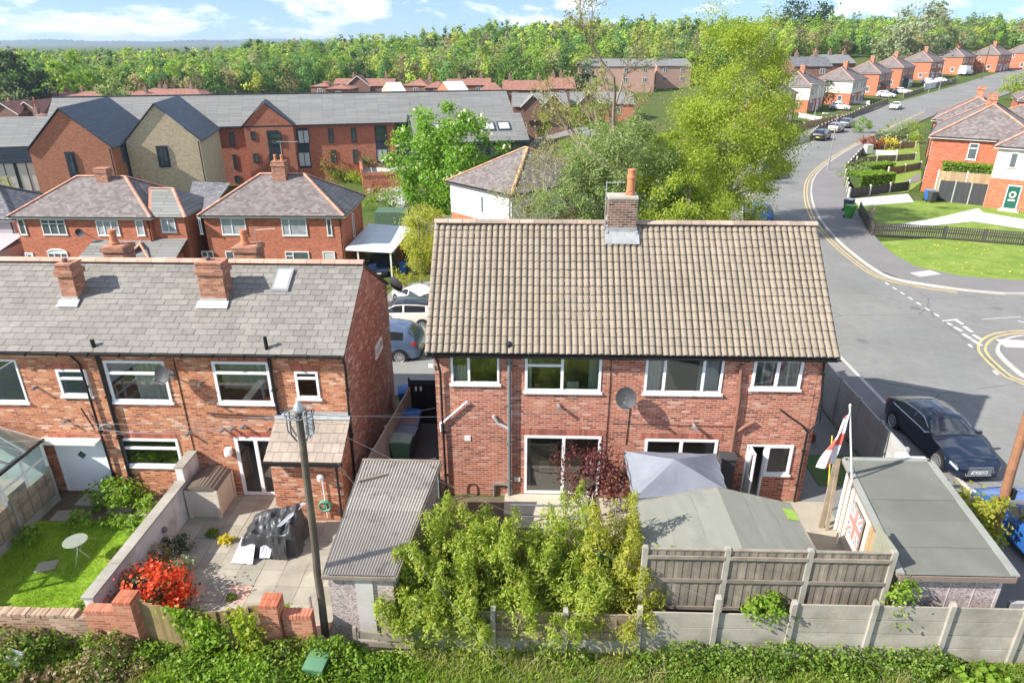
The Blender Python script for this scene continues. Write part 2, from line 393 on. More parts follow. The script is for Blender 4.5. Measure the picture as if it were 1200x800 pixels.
LAWNV = grassm('verge_grass', (.14, .22, .035), (.20, .285, .05), (.28, .34, .09))
# ---------------------------------------------------------------- the setting: ground, roads, lawns
def terrain():
    ax = sorted(set([round(q, 2) for q in
        list(np.arange(-60, 100.1, 2.5)) + [s*60*(1.13**k) for k in range(1, 46) for s in (-1, 1)]+[100+9*k for k in range(1, 22)]]))
    ay = list(np.arange(-30, 110, 2.5)) + list(np.arange(110, 480, 7)) + [480*(1.1**k) for k in range(0, 28)]
    ax = [q for q in ax if abs(q) < 7000]
    vs = [(x, y, terr(x, y)) for y in ay for x in ax]; n = len(ax)
    fs = [(j*n+i, j*n+i+1, (j+1)*n+i+1, (j+1)*n+i) for j in range(len(ay)-1) for i in range(n-1)]
    me = bpy.data.meshes.new('ground'); me.from_pydata(vs, [], fs); me.update()
    return tag(link_mesh('ground', me, ground_mat(), None, True), None, None, None, 'structure')
terrain()
def resample(pts, n):
    pts = [Vector((p[0], p[1], 0)) for p in pts]; ls = [0.]
    for a, b in zip(pts, pts[1:]): ls.append(ls[-1]+(b-a).length)
    out = []
    for k in range(n):
        t = ls[-1]*k/(n-1); i = 0
        while i < len(ls)-2 and ls[i+1] < t: i += 1
        f = (t-ls[i])/max(1e-9, ls[i+1]-ls[i]); out.append(pts[i].lerp(pts[i+1], f))
    return out
def smooth_line(pts, it=2):
    pts = [Vector((p[0], p[1], 0)) for p in pts]
    for _ in range(it):
        q = [pts[0]]
        for a, b in zip(pts, pts[1:]): q += [a.lerp(b, .25), a.lerp(b, .75)]
        q.append(pts[-1]); pts = q
    return pts
def offset_line(pts, d):
    out = []
    for i, p in enumerate(pts):
        t = pts[min(i+1, len(pts)-1)]-pts[max(i-1, 0)]; t = t.normalized(); out.append(p+Vector((t.y, -t.x, 0))*d)
    return out
def ontop(p, up): return Vector((p[0], p[1], terr(p[0], p[1])+up))
def strip_mesh(m, A, B, up, n=60, k=5):
    A, B = resample(A, n), resample(B, n)
    m.grid([[ontop(a.lerp(b, j/k), up) for j in range(k+1)] for a, b in zip(A, B)])
def line_strip(m, P, off, w, up):
    a, b = offset_line(P, off-w/2), offset_line(P, off+w/2)
    m.grid([[ontop(q, up), ontop(r, up)] for q, r in zip(a, b)])
def structure(m, name, mat): return tag(m.build(name, mat), None, None, None, 'structure')
def pxl(pts): return [GT(u, v) for u, v in pts]
def tri_poly(m, pts, up):
    from mathutils.geometry import tessellate_polygon
    P = [ontop(p, up) for p in pts]
    for t in tessellate_polygon([[Vector((p.x, p.y, 0)) for p in P]]):
        q = [P[i] for i in t]; n = (q[1]-q[0]).cross(q[2]-q[0])
        m.face(q if n.z > 0 else q[::-1])
# kerb lines traced on the ground
KR = smooth_line([Vector((95, 39.5, 0))]+pxl([(1200, 348), (1138, 343), (1094, 337), (1045, 329), (1020, 316), (985, 288), (963, 264), (953, 245), (949, 226), (952, 209), (969, 192), (1001, 172), (1037, 154), (1083, 131)])+[Vector((87, 155, 0)), Vector((116, 185, 0)), Vector((156, 227, 0)), Vector((215, 285, 0))], 2)
KLp = [Vector((14.0, 2, 0)), Vector((14.0, 26, 0)), Vector((14.1, 34, 0)), Vector((15.2, 46, 0)), Vector((17.5, 58, 0))]+pxl([(893, 208), (912, 184), (935, 168), (958, 157), (1000, 138), (1041, 122)])+[Vector((79, 161, 0)), Vector((108, 192, 0)), Vector((148, 234, 0)), Vector((207, 292, 0))]
KL = smooth_line(KLp, 2)
KI = smooth_line(pxl([(1260, 394), (1200, 395), (1184, 397), (1172, 402), (1166, 410), (1169, 418), (1186, 434), (1200, 445)])+[Vector((25.2, 20, 0)), Vector((25.2, 2, 0))], 2)
m = MB()
strip_mesh(m, [Vector((12.9, 0, 0))]+list(offset_line(KL, -.6))[6:], [Vector((27.5, 0, 0)), Vector((27.5, 34, 0))]+[p for p in offset_line(KR, .6) if p.x < 27 or p.y > 66], .04, 150, 8)
m.grid([[ontop((x, y), .038) for y in (2, 12, 22, 32, 41)] for x in (26, 40, 60, 95)])
structure(m, 'road', ASPH)
# pavements with kerbs
inner = smooth_line([Vector((95, 43, 0))]+pxl([(1260, 335), (1200, 331), (1120, 326), (1080, 319), (1046, 301), (1030, 285), (1020, 273), (1006, 252), (997, 236), (992, 216), (993, 202), (1003, 188), (1020, 175), (1045, 162), (1090, 136)])+[Vector((89.5, 153, 0)), Vector((118.5, 183, 0)), Vector((158, 225, 0)), Vector((217, 283, 0))], 2)
m = MB(); strip_mesh(m, KR, inner, .13, 140, 4)
strip_mesh(m, [p+Vector((-2.6, 0, 0)) if i < 40 else p for i, p in enumerate(offset_line(KL, -.01))], KL, .13, 120, 2)
tri_poly(m, KI+[Vector((60, 2, 0)), Vector((60, 27, 0))], .13)
structure(m, 'pavement', PAVE)
m = MB()
for P, sgn in ((KR, 1), (KL, -1), (KI, -1)):
    a, b = offset_line(P, -.02*sgn), offset_line(P, .12*sgn)
    for i in range(len(P)-1):
        if P[i].y > 130 or P[i].y < 9: continue
        q = [a[i], a[i+1], b[i+1], b[i]]
        t = [ontop(p, .145) for p in q]; lo = [ontop(p, .0) for p in q]
        m.face(t); m.face([lo[0], lo[1], t[1], t[0]]); m.face([lo[2], lo[3], t[3], t[2]])
structure(m, 'kerb', KERB)
m = MB()
sel = [p for p in KR if p.y < 150 and (p.x < 24.8 or p.y > 60)]
for off in (-.32, -.58): line_strip(m, sel, off, .10, .046)
selI = [p for p in KI if p.y > 9 and p.x < 40]
for off in (.42, .7): line_strip(m, selI, off, .11, .046)
structure(m, 'road_markings', YELLOW)
m = MB()
def dash(p, q, w=.12):
    p, q = Vector(p), Vector(q); d = (q-p).normalized(); s = Vector((-d.y, d.x, 0))*w/2
    m.face([ontop(r, .047) for r in (p-s, q-s, q+s, p+s)][::1])
A, B = GT(1036, 331), GT(1104, 374)
for k in range(7):
    dash(A.lerp(B, k/7+.02), A.lerp(B, k/7+.095), .12)
for (u0, v0, u1, v1) in ((1120,376,1128,381),(1129,383,1139,390),(1140,393,1150,399),(1110,379,1115,382),(1118,384,1127,389),(1128,392,1138,398),(1139,399,1150,406)):
    dash(GT(u0, v0), GT(u1, v1), .19)
dash(GT(1104, 377), GT(1122, 375), .14); dash(GT(1192, 377), GT(1215, 381), .12); dash(GT(1150, 375), GT(1196, 372), .06)
dash(GT(1164, 435), GT(1169, 440), .14); dash(GT(1135, 404), GT(1139, 408), .14)
ctr = [GT(u, v) for u, v in ((925, 183), (934, 178), (947, 170), (956, 165))]
dash(ctr[0], ctr[1], .1); dash(ctr[1].lerp(ctr[2], .3), ctr[2], .1); dash(ctr[2].lerp(ctr[3], .3), ctr[3], .1)
tag(m.build('lane_markings', WHITEL), None, None, None, 'structure')
# pale tactile slabs in the pavement
for (u, v, w, d, rz) in ((1084, 323, 1.6, .8, .35), (1193, 406, 1.6, .9, -.1)):
    m = MB(); p = GT(u, v); m.obox((p.x, p.y, p.z+.138), (w, d, .02), rz); structure(m, 'paving_slab', PAVEW)
# repairs and covers in the road
for (u, v, w, d, rz_) in ((1060, 392, 3.2, 1.1, .2), (1010, 330, 1.4, 4.5, -.2), (955, 196, 5, 1.6, .9), (1120, 440, 1.0, 5.5, -.35), (978, 312, .7, 7, -.28), (1020, 148, 6, 1.5, .95)):
    m = MB(); p = GT(u, v); e1_, e2_ = Vector((cos(rz_), sin(rz_), 0))*w/2, Vector((-sin(rz_), cos(rz_), 0))*d/2; m.face([ontop(p+a_*e1_+b_*e2_, .0445) for a_, b_ in ((-1, -1), (1, -1), (1, 1), (-1, 1))]); structure(m, 'road_patch', asphalt('patch_asphalt', (.198, .198, .193), .16, False))
for (u, v, lab) in ((1072, 362, 'round iron cover in the road near the dashed centre line'), (1010, 400, 'round iron cover in the road beside the pantiled roof'), (1168, 362, 'round iron cover in the mouth of the side road'), (962, 232, 'round iron cover in the road at the bend')):
    m = MB(); p = ontop(GT(u, v), .05); m.lathe((p.x, p.y, p.z-.03), [(.26, 0), (.26, .034)], 20); solo(m, 'manhole_cover', plain('cast_iron', (.15, .148, .14), .6, .2, 6), lab, 'cover', 'iron covers in the road')
# lawns of the corner house
m = MB()
tri_poly(m, pxl([(1030, 285), (1046, 301), (1080, 319), (1120, 326), (1200, 331), (1262, 335), (1290, 292), (1200, 288), (1100, 280)]), .10)
structure(m, 'corner_lawn', LAWNV)
m = MB(); tri_poly(m, pxl([(1002, 238), (1012, 256), (1026, 274), (1100, 280), (1205, 288), (1300, 292), (1300, 255), (1146, 238), (1068, 236)]), .06)
structure(m, 'front_lawn', LAWNV)
m = MB(); tri_poly(m, pxl([(1034, 268), (1060, 263), (1100, 256), (1146, 245), (1152, 250), (1210, 260), (1300, 268), (1300, 276), (1200, 270), (1140, 261), (1090, 266), (1045, 270)]), .09)
structure(m, 'garden_path', PAVEW)
m = MB(); tri_poly(m, pxl([(998, 234), (1064, 228), (1071, 238), (1007, 243)]), .09)
structure(m, 'driveway', PAVEW)
# the drive where the cars stand
m = MB(); m.grid([[ontop((x, y), .03) for x in (-10.5, -8, -6, -4, -2.6)] for y in np.arange(24.3, 50, 1.5)]); structure(m, 'shared_drive', asphalt('drive_asphalt', (.24, .235, .22), .15, False))
# distant blue hills
m = MB()
for (az0, az1, dist, hh, seed) in ((-.95, -.16, 3300, 27, 1), (-.98, .3, 5200, 50, 5), (.1, 1.1, 4600, 40, 9)):
    R_ = random.Random(seed); ph = [R_.uniform(0, 6) for _ in range(6)]; rows = []; N = 420
    for k in range(N+1):
        az = az0+(az1-az0)*k/N; e = .58+.2*sin(az*9+ph[0])+.12*sin(az*23+ph[1])+.06*sin(az*61+ph[2]); e *= min(1, k/30, (N-k)/30+.25); tr = R_.uniform(0, 9) if sin(az*17+ph[3]) > -.5 else R_.uniform(0, 4)
        rows.append([Vector((az*dist*(1+.1*j), dist*(1+.1*j), hh*e*w_+(tr if j == 2 else 0))) for j, w_ in ((0, -.08), (1, .55), (2, 1.), (3, .3))])
    m.grid(rows)
structure(m, 'hills', plain('far_hill', (.05, .08, .045), .95, .35, .012))
# ---------------------------------------------------------------- house pieces
EX = Vector((1, 0, 0))
def window(par, O, w, h, ex=(1, 0, 0), cols=(1.,), trans=None, fr=.06, depth=.06, inset=0., pane=None, sill=True, fmat=None, name='window', curtain=None, sillmat=None, label=None):
    """O = lower left corner on the wall plane seen from outside; ex to the right; the outward normal is ex x z turned"""
    O = Vector(O); ex = Vector(ex); ez = Vector((0, 0, 1)); n = ex.cross(ez)
    def P(a, b, c): return O+ex*a+ez*b+n*c
    f0, f1 = (.012-inset), (.012-inset+depth)
    def bx(m, a0, a1, b0, b1, c0, c1):
        m.raw([P(a0,b0,c0),P(a1,b0,c0),P(a1,b0,c1),P(a0,b0,c1),P(a0,b1,c0),P(a1,b1,c0),P(a1,b1,c1),P(a0,b1,c1)], [(0,1,2,3),(7,6,5,4),(0,4,5,1),(1,5,6,2),(2,6,7,3),(3,7,4,0)])
    m = MB()
    bx(m, 0, w, 0, fr, f0, f1); bx(m, 0, w, h-fr, h, f0, f1); bx(m, 0, fr, fr, h-fr, f0, f1); bx(m, w-fr, w, fr, h-fr, f0, f1)
    acc = 0.; edges = [0.]; tot = sum(cols)
    for c in cols: acc += c/tot; edges.append(acc*w)
    for e in edges[1:-1]: bx(m, e-fr*.55, e+fr*.55, fr, h-fr, f0, f1+.004)
    if trans:
        for i, t in enumerate(trans):
            if t: bx(m, edges[i]+fr*.4, edges[i+1]-fr*.4, h*t-fr*.5, h*t+fr*.5, f0, f1+.002)
    W_ = m.build(name, fmat or WHITE, par)
    if label: W_['label'] = label
    m = MB(); c = f0+depth*.45
    m.face([P(fr*.5, fr*.5, c), P(w-fr*.5, fr*.5, c), P(w-fr*.5, h-fr*.5, c), P(fr*.5, h-fr*.5, c)]); m.build('pane', pane or PANE, W_)
    if sill:
        m = MB(); bx(m, -.05, w+.05, -.06, -.001, -.02, .07); m.build('sill', sillmat or fmat or WHITE, W_)
    for (a0, a1, b0, b1, cm) in (curtain or ()):
        m = MB(); N = 14; a0, a1 = a0*w, a1*w
        m.grid([[P(a0+(a1-a0)*k/N, b, -inset-.09+.025*sin(k*2.1)) for b in (h*b0, h*b1)] for k in range(N+1)]); m.build('curtain', cm, W_)
    return W_
def wall_holes(m, x0, x1, z0, z1, y, holes, rev=.11):
    """front wall (faces -y) with openings and their reveals"""
    xs = sorted(set([x0, x1]+[q for h in holes for q in h[:2]])); zs = sorted(set([z0, z1]+[q for h in holes for q in h[2:]]))
    for a, b in zip(xs, xs[1:]):
        for c, d in zip(zs, zs[1:]):
            if any(h[0]-1e-4 <= a and b <= h[1]+1e-4 and h[2]-1e-4 <= c and d <= h[3]+1e-4 for h in holes): continue
            m.face([(a, y, c), (b, y, c), (b, y, d), (a, y, d)])
    for (a, b, c, d) in holes:
        e = y+rev
        m.face([(a, y, c), (a, y, d), (a, e, d), (a, e, c)]); m.face([(b, y, d), (b, y, c), (b, e, c), (b, e, d)])
        m.face([(a, y, d), (b, y, d), (b, e, d), (a, e, d)]); m.face([(b, y, c), (a, y, c), (a, e, c), (b, e, c)])
def chimney(par, x0, x1, y0, y1, z0, z1, mat, pots=1, cap=True, potmat=None, base=True, pots_h=.55):
    m = MB(); m.box(x0, x1, y0, y1, z0, z1)
    if cap:
        m.box(x0-.05, x1+.05, y0-.05, y1+.05, z1-.32, z1-.16); m.box(x0-.02, x1+.02, y0-.02, y1+.02, z1, z1+.05)
    c = m.build('chimney', mat, par)
    for k in range(pots):
        m = MB(); cx = x0+(x1-x0)*(k+.5)/pots; cy = (y0+y1)/2
        m.lathe((cx, cy, z1+.03), [(.15, 0), (.15, .08), (.115, .1), (.10, pots_h-.12), (.13, pots_h-.1), (.13, pots_h-.03), (.10, pots_h)], 14); m.build('chimney_pot', potmat or TERRA, c, smooth=False)
    return c
def pipe(par, pts, r=.04, mat=None, name='drainpipe', clips=True):
    m = MB(); m.tube(pts, r, 8)
    if clips:
        for a, b in zip(pts, pts[1:]):
            a, b = Vector(a), Vector(b)
            if (b-a).length > 1.5:
                k = int((b-a).length/1.6)+1
                for i in range(k):
                    p = a.lerp(b, (i+.5)/k); m.obox(p+Vector((0, .02, 0)), (r*2.9, r*2.4, .05))
    return m.build(name, mat or BLACKP, par, smooth=False)
def roof_quad_rows(m, a, b, c, d, rows, cols, step=.02, jit=.004, gap=.006, seed=1, lip=True, stag=True):
    """separate slates over the slope a (eave left) b (eave right) c (ridge right) d (ridge left)"""
    R_ = random.Random(seed); a, b, c, d = map(Vector, (a, b, c, d)); n = (b-a).cross(d-a).normalized()
    for r in range(rows):
        v0, v1 = r/rows, (r+1.12)/rows if r < rows-1 else 1.
        off = .5 if (r % 2 and stag) else 0.
        for k in range(-1, cols+1):
            u0, u1 = (k+off)/cols, (k+1+off)/cols
            u0, u1 = max(0, u0), min(1, u1)
            if u1-u0 < .003: continue
            g = gap/((b-a).length)*.5
            def Q(u, v, h): return a.lerp(b, u).lerp(d.lerp(c, u), v)+n*h
            lo = step+R_.uniform(-jit, jit); lo2 = lo+R_.uniform(-jit, jit)*.7; hi = R_.uniform(0, .003); dv = R_.uniform(-.004, .004)/1
            p = [Q(u0+g, v0+dv*.5, lo), Q(u1-g, v0+dv*.5, lo2), Q(u1-g, v1, hi), Q(u0+g, v1, hi)]
            m.face(p)
            q0, q1 = Q(u0+g, v0+dv*.5, -.01), Q(u1-g, v0+dv*.5, -.01); i = len(m.v)-4
            j = len(m.v); m.v += [q0, q1]; m.f.append((j, j+1, i+1, i)); m.m.append(m.cur)
def ridge_row(m, a, b, n, r=.13, gap=.012):
    a, b = Vector(a), Vector(b); d = (b-a).normalized(); side = Vector((-d.y, d.x, 0)).normalized(); up = side.cross(d)*-1
    if up.z < 0: up = -up
    for k in range(n):
        p, q = a.lerp(b, k/n), a.lerp(b, (k+1)/n)-d*gap; i = len(m.v); N = 6
        for e in (p, q):
            for j in range(N+1):
                t = pi*j/N; m.v.append(e+side*cos(t)*r+up*(sin(t)*r*.62-.02))
        for j in range(N): m.f.append((i+j, i+j+1, i+N+1+j+1, i+N+1+j)); m.m.append(m.cur)
        m.f.append(tuple(range(i, i+N+1))); m.m.append(m.cur); m.f.append(tuple(range(i+N+1, i+2*N+2))); m.m.append(m.cur)

# ---------------------------------------------------------------- the brick semi in the middle
HY = 17.8
def rectpx(u0, v0, u1, v1, y=HY):
    a, b = Y(u0, v1, y), Y(u1, v0, y); return (a.x, b.x, a.z, b.z)
def main_house():
    X0, X1, ZE, YR, ZR, YB = -2.78, 8.44, 4.93, 20.7, 8.0, 23.6
    T = thing('semi_detached_house', 'brick semi-detached pair with buff pantiled roof and its door standing open', 'house', ((X0+X1)/2, HY, 0))
    W1, W2, W3, W4 = rectpx(529, 415, 585, 449), rectpx(615, 416, 706, 458), rectpx(754, 419, 850, 460), rectpx(879, 421, 943, 455)
    D1, D2, D3, W5 = rectpx(614, 511, 705, 579), rectpx(752, 515, 842, 560), rectpx(866.5, 521, 899.5, 579), rectpx(900, 522, 930, 555)
    D1 = (D1[0], D1[1], .12, D1[3]); D2 = (D2[0], D2[1], .12, D2[3]); D3 = (D3[0], D3[1], .1, D3[3]); W5 = (D3[1], W5[1], W5[2], D3[3])
    top = min(w[3] for w in (W1, W2, W3, W4)); holes = [W1, W2, W3, W4, D1, D2, D3, W5]
    holes = [(a, b, c, min(d, ZE-.03)) for a, b, c, d in holes]
    m = MB(); wall_holes(m, X0, X1, -.1, ZE, HY, holes)
    for x, s in ((X0, -1), (X1, 1)):
        p = [(x, HY, -.1), (x, HY, ZE), (x, YR, ZR-.12), (x, YB, ZE), (x, YB, -.1)]; m.face(p if s > 0 else p[::-1])
    m.face([(X1, YB, -.1), (X0, YB, -.1), (X0, YB, ZE), (X1, YB, ZE)])
    wl = m.build('wall', B_MAIN, T)
    # soldier courses over the openings
    for (a, b, c, d) in (D1, D2):
        m = MB(); n = int((b-a+.3)/.075)
        for k in range(n):
            x = a-.15+(b-a+.3)*k/n; m.box(x+.004, x+.068, HY-.006, HY+.02, d+.005, d+.215)
        m.build('lintel_course', plain('soldier_brick', (.36, .13, .09), .85, .2, 3, isl=.3), wl)
    # inside: floors, cross walls
    m = MB(); ins = plain('room_wall', (.62, .58, .5), .9, .06, 1)
    for z in (.05, 2.55): m.box(X0+.1, X1-.1, HY+.12, 21.4, z-.04, z)
    m.box(X0+.1, X1-.1, HY+.12, 21.4, ZE-.05, ZE-.02)
    m.face([(X1-.1, 21.4, 0), (X0+.1, 21.4, 0), (X0+.1, 21.4, ZE), (X1-.1, 21.4, ZE)][::-1])
    for x in (X0+.1, .0, 2.93, 5.9, 6.3, X1-.1): m.box(x-.04, x+.04, HY+.13, 21.39, .06, ZE-.06)
    m.build('interior', ins, T)
    # roof of separate pantiles
    e0, r0 = Vector((X0-.22, HY-.24, ZE+.10)), Vector((X0-.22, YR, ZR)); wx = X1-X0+.44
    m = MB(); NC, NR = 64, 16; up = (r0-e0); sl = up.length; us = up/sl; n = Vector((1, 0, 0)).cross(us)
    R_ = random.Random(3); tw = wx/NC; th = sl/NR
    prof = [(0, .0), (.10, .026), (.28, .042), (.50, .045), (.68, .036), (.80, .012), (.86, -.014), (1.0, -.012)]
    for r in range(NR):
        for c in range(NC):
            jz, jt, ju = R_.uniform(-.004, .004)+.022*sin(c*.16+1)*sin(r*.33)+.012*sin(c*.41+r*.2), R_.uniform(-.007, .007), R_.uniform(-.011, .011); i = len(m.v)
            for (vv, dz) in ((r*th+ju, .040), (r*th+ju+.02, .042), ((r+1)*th+.03, .006)):
                for (t, z) in prof: m.v.append(e0+Vector((1, 0, 0))*(c*tw+t*tw*.985)+us*vv+n*(z+dz+jz+jt*t))
            for (t, z) in prof: m.v.append(e0+Vector((1, 0, 0))*(c*tw+t*tw*.985)+us*(r*th+ju)+n*(z+.016))
            k = len(prof)
            for a in range(2):
                for j in range(k-1): m.f.append((i+a*k+j, i+a*k+j+1, i+(a+1)*k+j+1, i+(a+1)*k+j)); m.m.append(0)
            for j in range(k-1): m.f.append((i+3*k+j, i+3*k+j+1, i+j+1, i+j)); m.m.append(0)
    m.cur = 1
    er = Vector((X1+.22, HY-.24, ZE+.10))
    m.face([e0, er, (X1+.22, YR, ZR), r0]); m.face([(X1+.22, YB+.24, ZE+.1), (X0-.22, YB+.24, ZE+.1), (X0-.22, YR, ZR), (X1+.22, YR, ZR)])
    m.prism([e0+Vector((0, 0, -.10)), e0+Vector((0, 0, .0)), r0, r0+Vector((0, 0, -.14))], (.06, 0, 0)); m.prism([er+Vector((-.06, 0, -.10)), er+Vector((-.06, 0, 0)), (X1+.16, YR, ZR), (X1+.16, YR, ZR-.14)], (.06, 0, 0))
    m.prism([Vector((X0-.22, YB+.24, ZE)), Vector((X0-.22, YB+.24, ZE+.1)), r0, r0+Vector((0, 0, -.14))], (.06, 0, 0)); m.prism([Vector((X1+.16, YB+.24, ZE)), Vector((X1+.16, YB+.24, ZE+.1)), (X1+.16, YR, ZR), (X1+.16, YR, ZR-.14)], (.06, 0, 0))
    rf = m.build('roof', [PANTILE, plain('roof_under', (.25, .2, .16), .9, .15, 2)], T, smooth=False)
    m = MB(); ridge_row(m, (X0-.22, YR, ZR+.06), (2.26, YR, ZR+.06), 12, .15); m.build('ridge_tiles', RIDGEB, rf); m = MB(); ridge_row(m, (3.17, YR, ZR+.06), (X1+.22, YR, ZR+.06), 13, .15); m.build('ridge_tiles', RIDGEB, rf)
    c = chimney(rf, 2.30, 3.14, 20.40, 21.0, 7.3, 8.82, B_DARK, 0, False)
    m = MB(); m.box(2.28, 3.16, 20.38, 21.02, 8.82, 8.90); m.build('chimney_cap', plain('mortar_cap', (.44, .40, .35), .95, .2, 4), c)
    m = MB(); m.lathe((2.95, 20.7, 8.88), [(.15, 0), (.145, .1), (.125, .14), (.115, .5), (.14, .52), (.14, .58), (.115, .6), (.11, .72), (.125, .74), (.125, .78), (.09, .78)], 16); m.build('chimney_pot', TERRA, c)
    m = MB(); m.raw([(2.20, 20.06, 7.555), (3.24, 20.06, 7.555), (3.24, 20.38, 7.87), (2.20, 20.38, 7.87)], [(0, 1, 2, 3)]); m.box(2.27, 3.17, 20.36, 20.42, 7.6, 7.98)
    for x in (2.24, 3.14): m.prism([(x, 20.3, 7.62), (x, 20.9, 8.12), (x, 20.9, 8.22), (x, 20.3, 7.85)], (.06, 0, 0))
    m.build('flashing', plain('pale_lead', (.30, .31, .32), .65, .25, 5), c)
    m = MB(); m.tube([(2.2, 20.45, 7.9), (2.2, 20.45, 9.35)], .018, 6); m.tube([(2.2, 20.45, 9.3), (2.75, 20.4, 9.33)], .012, 5)
    for k in range(6): x = 2.28+k*.08; m.tube([(x, 20.3, 9.31), (x, 20.55, 9.31)], .006, 4)
    m.box(3.17, 3.19, 20.6, 20.62, 8.0, 8.75); m.build('aerial', METAL, c)
    # gutter and fascia
    m = MB(); m.box(X0-.2, X1+.2, HY-.20, HY-.012, ZE-.06, ZE+.06); fas = m.build('fascia', BLACKP, T)
    m = MB(); N = 6
    m.grid([[(x, HY-.26+.065*cos(pi+pi*j/N), ZE+.07+.075*sin(pi+pi*j/N)) for j in range(N+1)] for x in np.linspace(X0-.24, X1+.24, 20)])
    for x in np.arange(X0, X1, .9): m.box(x, x+.03, HY-.335, HY-.18, ZE-.015, ZE+.075)
    m.build('gutter', BLACKP, T)
    # windows
    cur = plain('net_curtain', (.74, .73, .70), .9, .08, 4); cur2 = plain('sage_curtain', (.46, .53, .48), .9, .1, 4); cur3 = plain('grey_curtain', (.52, .53, .56), .9, .1, 4); cg = plain('sill_clutter', (.62, .42, .2), .6, .3, 9, isl=.5)
    def hole(w): a, b, c, d = w; return (a, HY, c), b-a, min(d, ZE-.03)-c
    O, w, h = hole(W1); a = window(T, O, w, h, cols=(1, 1.7), pane=GLASS, inset=.05, fr=.065, curtain=[(.03, .33, 0, .55, cur)], label='two light window above the side alley')
    O, w, h = hole(W2); a = window(T, O, w, h, cols=(1, 1.05), trans=(.72, None), pane=GLASS, inset=.05, fr=.075, curtain=[(.84, .99, 0, 1, cur2), (.01, .09, 0, .7, cur), (.56, .72, 0, .22, cur), (.12, .2, 0, .16, cg)], label='wide window with a small opening light over a fixed pane')
    O, w, h = hole(W3); a = window(T, O, w, h, cols=(1, 2, 1), pane=GLASS, inset=.05, fr=.07, curtain=[(.02, .22, 0, 1, cur3), (.7, .98, 0, 1, cur3), (.25, .3, 0, 1, cur)], label='wide three light window with grey curtains')
    O, w, h = hole(W4); a = window(T, O, w, h, cols=(1, 1), pane=GLASS, inset=.03, fr=.08, label='white window with louvred shutters')
    m = MB()
    for k in (0, 1):
        for q in (0, 1):
            x0 = O[0]+w*(k*.5)+.08+q*(w*.5-.14)*.5; x1 = x0+(w*.5-.16)*.46
            for z in np.arange(O[2]+.1, O[2]+h-.1, .065): m.obox(((x0+x1)/2, HY+.13, z), (x1-x0, .06, .012), 0, Matrix.Rotation(-.6, 3, 'X'))
            m.box(x0-.015, x0+.015, HY+.10, HY+.15, O[2]+.05, O[2]+h-.05); m.box(x1-.015, x1+.015, HY+.10, HY+.15, O[2]+.05, O[2]+h-.05)
    m.build('shutters', WHITE, a)
    O, w, h = hole(D1); a = window(T, O, w, h, cols=(1.05, 1), pane=GLASS, inset=.05, fr=.085, sill=False, name='patio_door', curtain=[(.03, .07, 0, 1, cur)])
    m = MB(); m.box(O[0]+.1, O[0]+w*.5-.08, HY+1.6, HY+1.62, .06, .95); m.box(O[0]+w*.55, O[0]+w*.75, HY+2.4, HY+2.8, .06, 1.9); m.box(O[0]+w*.2, O[0]+w*.34, HY+.8, HY+1.0, .06, .8); m.build('furniture', plain('pale_furniture', (.6, .58, .5), .7, .1, 3), a)
    O, w, h = hole(D2); a = window(T, O, w, h, cols=(1, 1), pane=GLASS, inset=.05, fr=.085, sill=False, name='patio_door', curtain=[(.85, .97, 0, 1, cur3)])
    O, w, h = hole(W5); a = window(T, O, w, h, pane=GLASS, inset=.03, fr=.085, label='small white window beside the open back door')
    m = MB()
    for z in np.arange(O[2]+.1, O[2]+h-.08, .055): m.obox((O[0]+w/2, HY+.10, z), (w-.2, .05, .008), 0, Matrix.Rotation(-.7, 3, 'X'))
    m.build('blind', cur, a)
    O, w, h = hole(D3)
    m = MB(); f = .06
    m.box(O[0], O[0]+f, HY-.01, HY+.09, O[2], O[2]+h); m.box(O[0]+w-f, O[0]+w-.001, HY-.01, HY+.09, O[2], O[2]+h); m.box(O[0]+f, O[0]+w-f, HY-.01, HY+.09, O[2]+h-f, O[2]+h); m.box(O[0], O[0]+w, HY-.04, HY+.1, O[2]-.05, O[2])
    dr = m.build('door', WHITE, T); dr['label'] = 'white back door standing open'
    m = MB(); hx, ln, an = O[0]+f+.02, w-.14, radians(97)
    q = Matrix.Rotation(an, 3, 'Z'); ctr = Vector((hx, HY-.03, 0))+Vector((cos(an), -sin(an)*-1, 0))*ln/2
    m.obox((hx+.02, HY-.02+ln/2*-1, O[2]+h*.25), (.05, ln, h*.48)); m.obox((hx+.02, HY-.02-ln*.03, O[2]+h*.73), (.05, .09, h*.52)); m.obox((hx+.02, HY-.02-ln*.95, O[2]+h*.73), (.05, .09, h*.52)); m.obox((hx+.02, HY-.02-ln/2, O[2]+h*.955), (.05, ln, .1))
    lf = m.build('door_leaf', WHITE, dr); m = MB(); m.box(hx+.01, hx+.03, HY-.02-ln*.9, HY-.1, O[2]+h*.49, O[2]+h*.92); m.build('door_glass', GLASS, dr)
    m = MB(); m.box(hx+.05, hx+.1, HY-ln*.95, HY-ln*.8, O[2]+h*.47, O[2]+h*.49); m.build('handle', METAL, dr)
    m = MB(); m.box(O[0]+.1, O[0]+w-.1, HY+.3, HY+1.7, .06, .075); m.build('hall_mat', plain('tile_floor', (.4, .36, .31), .7, .2, 3), dr)
    # pipes
    y = HY-.07
    def at(u, v, yy=y): return Y(u, v, yy)
    a = at(510, 424); b = at(516, 436); c_ = at(518, 480); d = at(519, 598)
    pipe(T, [(X0+.1, HY-.26, ZE+.0), (b.x, y, b.z), (c_.x, y, c_.z), (b.x+.02, y, .0)], .035)
    pipe(T, [at(548, 470), at(520, 494), at(516, 496), at(517, 505)], .03, WHITE, 'waste_pipe', False)
